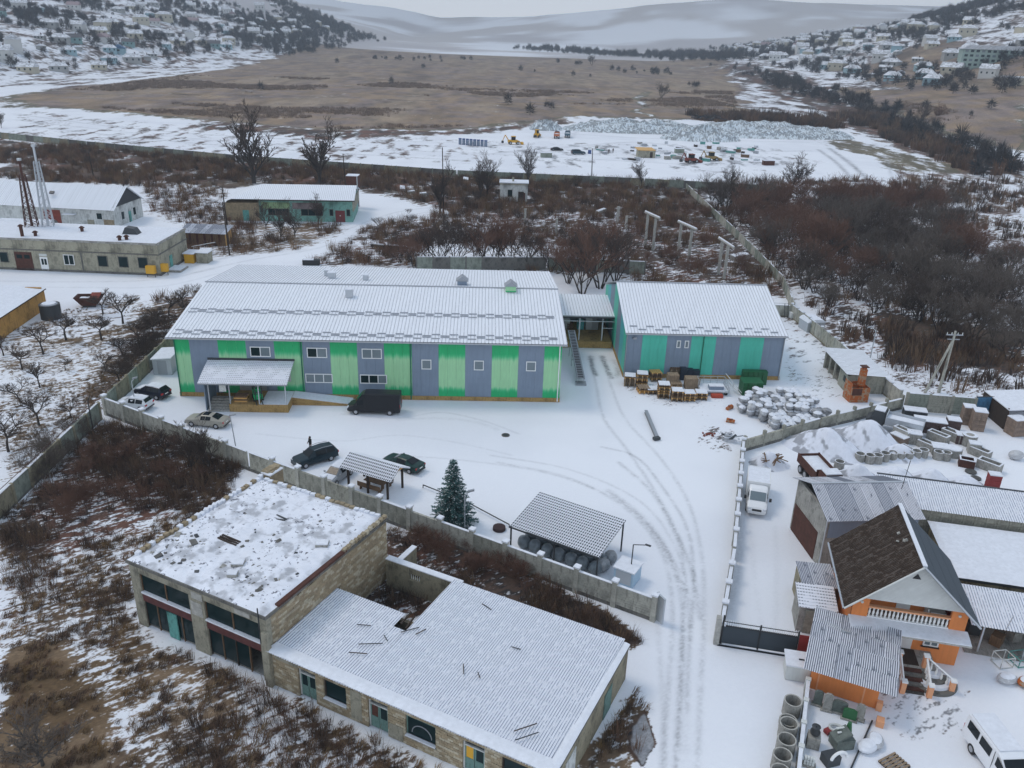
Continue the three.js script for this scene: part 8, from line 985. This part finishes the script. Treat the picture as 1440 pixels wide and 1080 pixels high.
// ---------------------------------------------------------------- dead grass and brush: countless stems
function tuft(seed, n, h, spread, w, lean, comb) { const r = rng(seed), b = new B(); for (let k = 0; k < n; k++) { const a = r() * 6.283, q = r() * spread, x = Math.cos(a) * q, z = Math.sin(a) * q, l = h * (0.5 + 0.7 * r()), la = (comb !== undefined ? comb : a) + (r() - 0.5) * 1.6, ln = lean * (0.3 + r()), ww = w * (0.6 + 0.8 * r()), s = [Math.sin(la) * ww, Math.cos(la) * ww]; const m = [x + Math.cos(la) * ln * l * 0.4, l * 0.6, z + Math.sin(la) * ln * l * 0.4], e = [x + Math.cos(la) * ln * l, l * (1 - 0.25 * ln), z + Math.sin(la) * ln * l]; b.quad([x - s[0], -0.05, z - s[1]], [x + s[0], -0.05, z + s[1]], [m[0] + s[0] * 0.7, m[1], m[2] + s[1] * 0.7], [m[0] - s[0] * 0.7, m[1], m[2] - s[1] * 0.7]); b.tri([m[0] - s[0] * 0.7, m[1], m[2] - s[1] * 0.7], [m[0] + s[0] * 0.7, m[1], m[2] + s[1] * 0.7], e); } return b.geo(); }
function scatter(name, label, geo, count, box, keep, cols, size, seed, wind = 6.283) {
  const r = rng(seed), pts = []; for (let t = 0; t < count * 12 && pts.length < count; t++) { const x = rnd(box[0], box[1], r), z = rnd(box[2], box[3], r), k = keep(x, z, r); if (k > 0 && r() < k) pts.push([x, z]); }
  const m = new THREE.MeshStandardMaterial({ roughness: 1, side: THREE.DoubleSide }), o = new THREE.InstancedMesh(geo, m, pts.length), d = new THREE.Object3D(), c = new THREE.Color(); pts.forEach(([x, z], i) => { const s = size[0] + (size[1] - size[0]) * r(); d.position.set(x, terrain(x, z) + relief(x, z), z); d.rotation.set(0, 0.6 + r() * wind, 0); d.scale.set(s, s * (0.75 + 0.5 * r()), s); d.updateMatrix(); o.setMatrixAt(i, d.matrix); const q = cols[Math.floor(r() * cols.length)], k = 0.75 + 0.5 * r(); c.setRGB(q[0] * k, q[1] * k, q[2] * k); o.setColorAt(i, c); });
  o.name = name; o.userData = { kind: 'stuff', label, category: 'vegetation' }; scene.add(o); return o;
}
const onRuin = (x, z) => { const c = Math.cos(RA), s = Math.sin(RA), dx = x - RX, dz = z - RZ, u = dx * c - dz * s, v = dx * s + dz * c; return (u > -0.5 && u < 14.3 && v < 0.4 && v > -14.9) || (u > 13 && u < 21.4 && v < 0.4 && v > -7.6) || (u >= 20.8 && u < 36.2 && v < 0.4 && v > -13.2); };
const onHall = (x, z) => (x > -43 && x < 38 && z < -94 && z > -131);
const zoneKeep = (lo, kmin, kmax) => (x, z) => { if (onRuin(x, z) || onHall(x, z)) return 0; const [c, k] = coverAt(x, z); return c > lo && k >= kmin && k <= kmax ? c * sstep(0.3, 0.62, 0.55 * noise(x * 0.3 + 7, z * 0.3) + 0.45 * noise(x * 0.08, z * 0.08 + 4)) : 0; };
const straw = [[0.17, 0.11, 0.058], [0.24, 0.165, 0.09], [0.11, 0.07, 0.038], [0.19, 0.115, 0.045]], browns = [[0.085, 0.054, 0.038], [0.13, 0.074, 0.046], [0.06, 0.043, 0.035], [0.17, 0.108, 0.064]], reds = [[0.16, 0.08, 0.047], [0.22, 0.125, 0.068], [0.1, 0.058, 0.04]];
const gA = tuft(1, 26, 0.5, 0.28, 0.014, 1.1, 0.5), gB = tuft(2, 30, 0.9, 0.35, 0.011, 0.45), gC = tuft(3, 34, 1.3, 0.6, 0.022, 0.4), gD = tuft(4, 30, 1.4, 0.7, 0.035, 0.35);
scatter('dead_grass', 'straw-coloured dead grass bent over the snow before the ruins', gA, 5200, [-52, 12, -90, -34], (x, z) => { if (onRuin(x, z)) return 0; const [c, k] = coverAt(x, z); return c > 0.2 && k < 0.5 ? c * sstep(0.3, 0.75, noise(x * 0.5 - z * 0.35, x * 0.9 + z * 1.3)) : 0; }, [...straw, ...browns], [0.5, 1.2], 11, 0.7);
scatter('dead_weeds', 'brown dead weeds standing in the snow before the yard fence', gB, 2400, [-50, 14, -92, -36], zoneKeep(0.25, 0.3, 0.8), browns, [0.7, 1.6], 12);
scatter('orchard_grass', 'thin dead grass poking through the orchard snow', gA, 1500, [-76, -48, -130, -62], zoneKeep(0.12, 0, 0.6), straw, [0.4, 0.8], 13);
scatter('rear_brush', 'brown brush and dead weeds in the scrub behind the halls', gC, 5200, [-175, 52, -300, -132], zoneKeep(0.2, 0.2, 0.8), [...browns, ...reds, [0.2, 0.125, 0.065], [0.16, 0.1, 0.05]], [0.7, 1.8], 14);
scatter('thicket_brush', 'tangled brown brush under the thicket trees', gD, 1300, [51, 180, -290, -100], zoneKeep(0.2, 0.2, 0.8), browns, [0.8, 2.0], 15);
scatter('canal_brush', 'dark brush along the canal beyond the field', tuft(5, 40, 2.6, 1.6, 0.09, 0.4), 900, [90, 330, -520, -270], zoneKeep(0.5, 0.35, 0.8), browns, [0.8, 1.9], 16);
scatter('field_reeds', 'taller reed stands darkening parts of the valley field', tuft(6, 22, 1.0, 1.6, 0.07, 0.5), 6000, [-320, 240, -700, -330], (x, z) => { const [c, k] = coverAt(x, z); return c > 0.8 && k < 0.3 ? sstep(0.56, 0.66, fbm(x * 0.012 + 3, z * 0.02 + 8, 3)) : 0; }, [[0.25, 0.185, 0.14], [0.21, 0.155, 0.12]], [0.6, 1.4], 17);
// ---------------------------------------------------------------- villages on the slopes
function villageHouse(v) {                                   // wall, roof, windows; front to +z
  const o = new THREE.Group(), w = v.w, d = v.d, h = v.h, rise = v.rise; o.name = 'village_house';
  part(o, 'wall', new B().b3(-w / 2, w / 2, -4, h, -d / 2, d / 2), v.wall); const e = 0.5, r = new B(), A = [-w / 2 - e, h - 0.1, d / 2 + e], Bq = [w / 2 + e, h - 0.1, d / 2 + e], C = [w / 2 + e, h - 0.1, -d / 2 - e], D = [-w / 2 - e, h - 0.1, -d / 2 - e], k = v.hip ? w * 0.22 : -e, p = [-w / 2 + k, h + rise, 0], q = [w / 2 - k, h + rise, 0]; r.quad(A, Bq, q, p).quad(C, D, p, q).tri(Bq, C, q).tri(D, A, p).quad(D, C, Bq, A); part(o, 'roof', r, v.roof);
  const n = v.win; for (let i = 0; i < n; i++) part(o, 'window', new B().b3(-0.55, 0.55, -0.65, 0.65, 0, 0.06), M.glass, -w / 2 + w * (i + 0.5) / n, h * 0.55, d / 2); part(o, 'chimney', new B().b3(-0.35, 0.35, 0, 1.3, -0.35, 0.35), M.rustPlain, w * 0.18, h + rise * 0.75, 0.3); return o;
}
mat('vCream', [0.5, 0.46, 0.36], 0.9); mat('vBlue', [0.3, 0.45, 0.5], 0.9); mat('vGrey', [0.36, 0.36, 0.35], 0.9); mat('vWhite', [0.62, 0.62, 0.6], 0.9); mat('vTeal', [0.22, 0.36, 0.36], 0.9); mat('roofDark', [0.1, 0.095, 0.1], 0.9); mat('roofBlue', [0.05, 0.13, 0.24], 0.7); mat('roofMauve', [0.32, 0.24, 0.25], 0.9); mat('roofSnow', [0.8, 0.82, 0.86], 0.95, { map: TM.dust8 });
const VH = [['cream house with a snowy gable roof', M.vCream, M.roofSnow, 11, 8, 3.4, 2.8, 0], ['blue-walled house with a snowy hipped roof', M.vBlue, M.roofSnow, 10, 9, 3.2, 2.4, 1], ['grey house with a snowy hipped roof', M.vGrey, M.roofSnow, 12, 9, 3.6, 2.6, 1], ['white two-storey house with a snowy roof', M.vWhite, M.roofSnow, 11, 9, 6.2, 3, 0], ['low grey outbuilding with a snowy roof', M.vGrey, M.roofSnow, 8, 5, 2.4, 1.4, 0], ['teal house with a dark roof', M.vTeal, M.roofDark, 10, 8, 3.4, 2.6, 0], ['white house with a pinkish roof', M.vWhite, M.roofMauve, 12, 9, 4, 3.2, 0], ['cream two-storey house with a snowy hipped roof', M.vCream, M.roofSnow, 13, 10, 6, 2.6, 1]].map(([l, wall, roof, w, d, h, rise, hip]) => [l, villageHouse({ wall, roof, w, d, h, rise, hip, win: 3 })]);
let nVH = 0; function putHouse(v, x, z, ry, side, s = 1) { const [l, g] = VH[v], c = g.clone(); c.name = numbered('village_house'); tag(c, `${l} on the ${side}`, 'house', `village houses: ${l} on the ${side}`); c.position.set(x, terrain(x, z), z); c.rotation.y = ry; c.scale.setScalar(s); scene.add(c); nVH++; }
const toPixel = (x, y, z) => { const c = Math.cos(PITCH), s = Math.sin(PITCH), yy = y - EYE, zz = -z, zc = zz * c - yy * s, yc = zz * s + yy * c; let a = FOCAL * x / zc, b = FOCAL * yc / zc; const cr = Math.cos(ROLL), sr = Math.sin(ROLL); [a, b] = [a * cr + b * sr, -a * sr + b * cr]; return [720 + a, 540 - b, zc]; };
const placed = [];
{ const r = rng(515); const tryPut = (x, z, side, dens, sMin) => { const X = x + rnd(-9, 9, r), Z = z + rnd(-9, 9, r); if (r() > dens(X, Z)) return; const [px, py] = toPixel(X, terrain(X, Z) + 3, Z); if (px < -20 || px > 1460 || py < -8 || py > 150) return; if (placed.some(([a, b]) => Math.hypot(a - X, b - Z) < 14)) return; placed.push([X, Z]); const q = r(); putHouse(q < 0.2 ? 0 : q < 0.34 ? 1 : q < 0.5 ? 2 : q < 0.6 ? 3 : q < 0.8 ? 4 : q < 0.84 ? 5 : q < 0.9 ? 6 : 7, X, Z, (side[0] === 'w' ? 0.35 : -0.35) + rnd(-0.4, 0.4, r) + (r() < 0.3 ? 1.57 : 0), side, rnd(0.9, 1.25, r)); };
  for (let z = -540; z > -1500; z -= 21) for (let x = -330; x > -900; x -= 20) tryPut(x, z, 'western slope', (X, Z) => { const h = terrain(X, Z); return h < 2.2 || h > 62 ? 0 : (h < 26 ? 0.75 : 0.28) * (0.4 + 0.9 * noise(X * 0.012, Z * 0.012)); });
  for (let z = -600; z > -1700; z -= 23) for (let x = 255; x < 900; x += 22) tryPut(x, z, 'eastern slope', (X, Z) => { const h = terrain(X, Z); return h < 13 || h > 62 ? 0 : (h < 42 ? 0.72 : 0.25) * (0.35 + 0.9 * noise(X * 0.012 + 9, Z * 0.012)); });
}
{ // school and neighbours on the eastern slope
  const p = hit(1372, 96), o = thing('school_building', 'long four-storey pale green school with snowy roof on the eastern slope', 'building', p.x - 12, p.z, -0.25, undefined, p.y); part(o, 'wall', new B().b3(0, 62, -5, 12.5, -14, 0), mat('schoolWall', [0.32, 0.42, 0.38], 0.9)); part(o, 'roof', new B().side([[-1, 12.4], [63, 12.4], [60, 15.2], [3, 15.2]], -15, 1), M.roofSnow); for (let f = 0; f < 4; f++) for (let k = 0; k < 16; k++) part(o, 'window', new B().b3(-1.1, 1.1, -0.8, 0.8, 0, 0.08), (k * 5 + f) % 3 ? M.glass : M.glassPale, 2.6 + k * 3.75, 1.9 + f * 3.1, 0);
  const q = hit(1418, 122), w = thing('white_depot', 'long low white depot with snowy roof below the school', 'building', q.x - 4, q.z, -0.2, undefined, q.y); part(w, 'wall', new B().b3(0, 26, -3, 5.2, -9, 0), M.vCream); part(w, 'roof', new B().b3(-1, 27, 5.2, 6.0, -10, 1), M.roofSnow); part(w, 'gate', new B().b3(4, 7.5, 0, 3.6, 0, 0.1), M.metalDark);
  const b = hit(168, 76), h = thing('blue_house', 'house with a vivid blue roof on the western slope', 'house', b.x, b.z, 0.3, undefined, b.y); part(h, 'wall', new B().b3(-5, 5, -3, 3.4, -4.5, 4.5), M.vBlue); part(h, 'roof', new B().side([[-6, 3.3], [6, 3.3], [0, 6.6]], -5.2, 5.2), M.roofBlue); part(h, 'window', new B().b3(-1, 1, 1.2, 2.6, 4.5, 4.58), M.glass);
  const br = hit(1262, 116), g = thing('foot_bridge', 'small dark bridge over the canal below the school', 'bridge', br.x, br.z, -0.15, undefined, br.y); part(g, 'deck', new B().b3(-10, 10, 2, 2.7, -2, 2), M.metalDark); part(g, 'deck_snow', new B().b3(-10, 10, 2.7, 2.9, -1.8, 1.8), M.snow); for (const x of [-7, 0, 7]) part(g, 'pier', new B().b3(x - 0.4, x + 0.4, -2, 2, -1.5, 1.5), M.concrete);
}
// ---------------------------------------------------------------- far woods: bare crowns that read as one mass
{
  const crown = (seed, n) => { const r = rng(seed), b = new B(); for (let k = 0; k < n; k++) { const a = r() * 6.283, e = Math.asin(r() * 1.5 - 0.5), y0 = 0.12 + 0.4 * r(), L = 0.26 + 0.26 * r(), x = Math.cos(a) * Math.cos(e) * L * 1.1, y = y0 + 0.12 + Math.sin(e) * L * 1.1, z = Math.sin(a) * Math.cos(e) * L * 1.1, s = 0.017, m = 0.3; b.tri([x * m - s * Math.sin(a), y0 + (y - y0) * m, z * m + s * Math.cos(a)], [x * m + s * Math.sin(a), y0 + (y - y0) * m, z * m - s * Math.cos(a)], [x, y, z]); b.tri([x * m, y0 + (y - y0) * m - s, z * m], [x * m, y0 + (y - y0) * m + s, z * m], [x * 1.05, y - 0.05, z]); } b.tube([0, -0.1, 0], [0, 0.55, 0], 0.03, 0.012, 3, false); return b.geo(); };
  const wood = (name, label, n, box, keep, size, seed, cols) => scatter(name, label, crown(seed, 110), n, box, keep, cols, size, seed); const dk = [[0.045, 0.042, 0.042], [0.06, 0.05, 0.045], [0.035, 0.037, 0.04]];
  const clear = (x, z) => !placed.some(([a, b]) => Math.abs(a - x) < 9 && Math.abs(b - z) < 9);
  wood('west_woods', 'bare woods and gardens between the houses of the western slope', 6500, [-1000, -310, -1600, -520], (x, z) => { const h = terrain(x, z); return h < 2.5 ? 0 : clear(x, z) ? (h > 26 ? 1 : 0.5) * sstep(0.34, 0.6, noise(x * 0.014 + 3, z * 0.014)) : 0; }, [5, 10], 31, dk);
  wood('east_woods', 'bare woods and gardens between the houses of the eastern slope', 6500, [240, 1000, -1800, -520], (x, z) => { const h = terrain(x, z); return h < 10 ? 0 : clear(x, z) ? (h > 40 ? 1 : 0.4) * sstep(0.34, 0.6, noise(x * 0.014 + 33, z * 0.014)) : 0; }, [5, 10], 32, dk);
  const line = (pts) => { const c = new THREE.CatmullRomCurve3(pts.map((q) => { const p = at(...q); return new THREE.Vector3(p.x, 0, p.z); })).getPoints(60); return (w) => (x, z) => { let m = 1e9; for (const p of c) m = Math.min(m, Math.hypot(p.x - x, p.z - z)); return m < w ? 1 - m / w : 0; }; };
  wood('canal_woods', 'dark belt of bare trees and bushes along the canal', 380, [60, 360, -900, -290], line([[1010, 100], [1080, 118], [1150, 140], [1230, 162], [1300, 195], [1380, 225], [1450, 262]])(17), [4, 9], 33, dk);
  wood('field_edge_woods', 'hazy belt of trees at the far end of the valley field', 900, [-420, 700, -1700, -1050], line([[330, 82], [430, 70], [560, 60], [700, 66], [830, 76], [960, 84], [1020, 92], [1100, 98]])(70), [7, 13], 34, dk);
  wood('field_bushes', 'scattered dark bushes in the valley field', 70, [-200, 260, -1150, -450], (x, z) => (noise(x * 0.02 + 5, z * 0.012) > 0.66 ? 0.6 : 0), [3, 8], 35, dk);
}
// ---------------------------------------------------------------- people
function figure(J, bones, res = 88) {                        // joints {name: [x, y, z, r]}; one continuous body
  const mc = new MarchingCubes(res, new THREE.MeshBasicMaterial(), false, false, 60000); mc.isolation = 0; const f = mc.field, S = 1.0, n = res, k = 0.03;
  for (let z = 0; z < n; z++) for (let y = 0; y < n; y++) for (let x = 0; x < n; x++) { const p = [(x / n * 2 - 1) * S, (y / n * 2 - 1) * S + 0.92, (z / n * 2 - 1) * S]; let d = 1; for (const [a, b] of bones) { const A = J[a], C = J[b], v = [C[0] - A[0], C[1] - A[1], C[2] - A[2]], w = [p[0] - A[0], p[1] - A[1], p[2] - A[2]], L = v[0] ** 2 + v[1] ** 2 + v[2] ** 2, t = clamp((w[0] * v[0] + w[1] * v[1] + w[2] * v[2]) / (L || 1)), e = Math.hypot(w[0] - v[0] * t, w[1] - v[1] * t, w[2] - v[2] * t) - (A[3] + (C[3] - A[3]) * t), h = clamp(0.5 + 0.5 * (d - e) / k); d = d + (e - d) * h - k * h * (1 - h); } f[x + y * n + z * n * n] = -d; }
  mc.update(); const g = new THREE.BufferGeometry(), c = mc.count, pos = mc.positionArray.slice(0, c * 3), nor = mc.normalArray.slice(0, c * 3); for (let i = 0; i < c; i++) { pos[i * 3] *= S; pos[i * 3 + 1] = pos[i * 3 + 1] * S + 0.92; pos[i * 3 + 2] *= S; } g.setAttribute('position', new THREE.Float32BufferAttribute(pos, 3)); g.setAttribute('normal', new THREE.Float32BufferAttribute(nor, 3)); return g;
}
{
  const J = { pel: [0, 0.95, 0, 0.15], belly: [0, 1.1, 0.01, 0.15], chest: [0, 1.35, 0, 0.165], neck: [0, 1.52, 0, 0.06], head: [0, 1.66, 0.02, 0.1], crown: [0, 1.7, 0, 0.105], chin: [0, 1.6, 0.06, 0.06], nose: [0, 1.65, 0.115, 0.02], shL: [0.19, 1.43, 0, 0.075], elL: [0.27, 1.16, 0.02, 0.055], wrL: [0.24, 0.93, 0.12, 0.042], haL: [0.23, 0.86, 0.15, 0.04], shR: [-0.19, 1.43, 0, 0.075], elR: [-0.28, 1.17, 0.0, 0.055], wrR: [-0.2, 1.02, 0.18, 0.042], haR: [-0.17, 0.98, 0.25, 0.04], hpL: [0.1, 0.9, 0, 0.1], knL: [0.12, 0.5, 0.03, 0.068], anL: [0.12, 0.1, 0, 0.05], toL: [0.13, 0.05, 0.15, 0.045], hpR: [-0.1, 0.9, 0, 0.1], knR: [-0.12, 0.5, 0.02, 0.068], anR: [-0.13, 0.1, -0.04, 0.05], toR: [-0.14, 0.05, 0.11, 0.045] };
  const fing = (p, tag) => { const L = []; [[-0.03, 0.075], [-0.01, 0.085], [0.01, 0.08], [0.03, 0.065]].forEach(([o, l], i) => { J[tag + i + 'a'] = [p[0] + o, p[1] - 0.03, p[2] + 0.01, 0.01]; J[tag + i + 'b'] = [p[0] + o, p[1] - 0.03 - l * 0.8, p[2] + 0.03, 0.008]; L.push([tag + i + 'a', tag + i + 'b']); }); J[tag + 't'] = [p[0], p[1] - 0.03, p[2] + 0.06, 0.011]; return L; };
  const bones = [['pel', 'belly'], ['belly', 'chest'], ['chest', 'neck'], ['neck', 'head'], ['head', 'crown'], ['head', 'chin'], ['head', 'nose'], ['chest', 'shL'], ['chest', 'shR'], ['shL', 'elL'], ['elL', 'wrL'], ['wrL', 'haL'], ['shR', 'elR'], ['elR', 'wrR'], ['wrR', 'haR'], ['pel', 'hpL'], ['pel', 'hpR'], ['hpL', 'knL'], ['knL', 'anL'], ['anL', 'toL'], ['hpR', 'knR'], ['knR', 'anR'], ['anR', 'toR'], ...fing(J.haL, 'fl'), ['haL', 'flt'], ...fing(J.haR, 'fr'), ['haR', 'frt']];
  const body = figure(J, bones), colr = []; const P0 = body.attributes.position; for (let i = 0; i < P0.count; i++) { const y = P0.getY(i), z = P0.getZ(i), x = P0.getX(i); const face = y > 1.56 && y < 1.74 && z > 0.065, hand = (y < 0.9 && Math.abs(x) > 0.18) || (x < -0.1 && y > 0.9 && y < 1.03 && z > 0.2); colr.push(...(face || hand ? [0.45, 0.28, 0.21] : y < 0.12 ? [0.012, 0.011, 0.011] : y < 0.86 ? [0.022, 0.026, 0.034] : [0.012, 0.012, 0.014])); } body.setAttribute('color', new THREE.Float32BufferAttribute(colr, 3)); const bm = new THREE.MeshStandardMaterial({ vertexColors: true, roughness: 0.9 });
  const man = (label, x, z, ry, hood) => { const o = thing('person', label, 'person', x, z, ry); part(o, 'body', body, bm); part(o, 'hood', new B().grid((u, v) => { const a = Math.PI * (0.12 + u * 1.76) + Math.PI / 2, b = v * 2.2; return [Math.cos(a) * 0.128 * Math.sin(b), 1.68 + 0.135 * Math.cos(b), Math.sin(a) * 0.128 * Math.sin(b)]; }, 16, 10), hood); for (const s of [-1, 1]) part(o, 'eye', new THREE.SphereGeometry(0.012, 6, 5), M.black, s * 0.035, 1.675, 0.112); return o; };
  let p = at(437, 634); man('person in a black hooded jacket standing behind the dark blue estate car', p.x, p.z, -0.8, M.black); p = at(856, 216); man('person in dark clothes on the building site, nearer the cabin toilet', p.x, p.z, 0.2, M.black); p = at(862, 215); man('person in dark clothes on the building site, nearer the orange-roofed hut', p.x, p.z, -0.4, M.woodDark);
}
scene.traverse((o) => { if (o.isMesh) { o.castShadow = true; o.receiveShadow = true; } });
renderer.render(scene, camera);
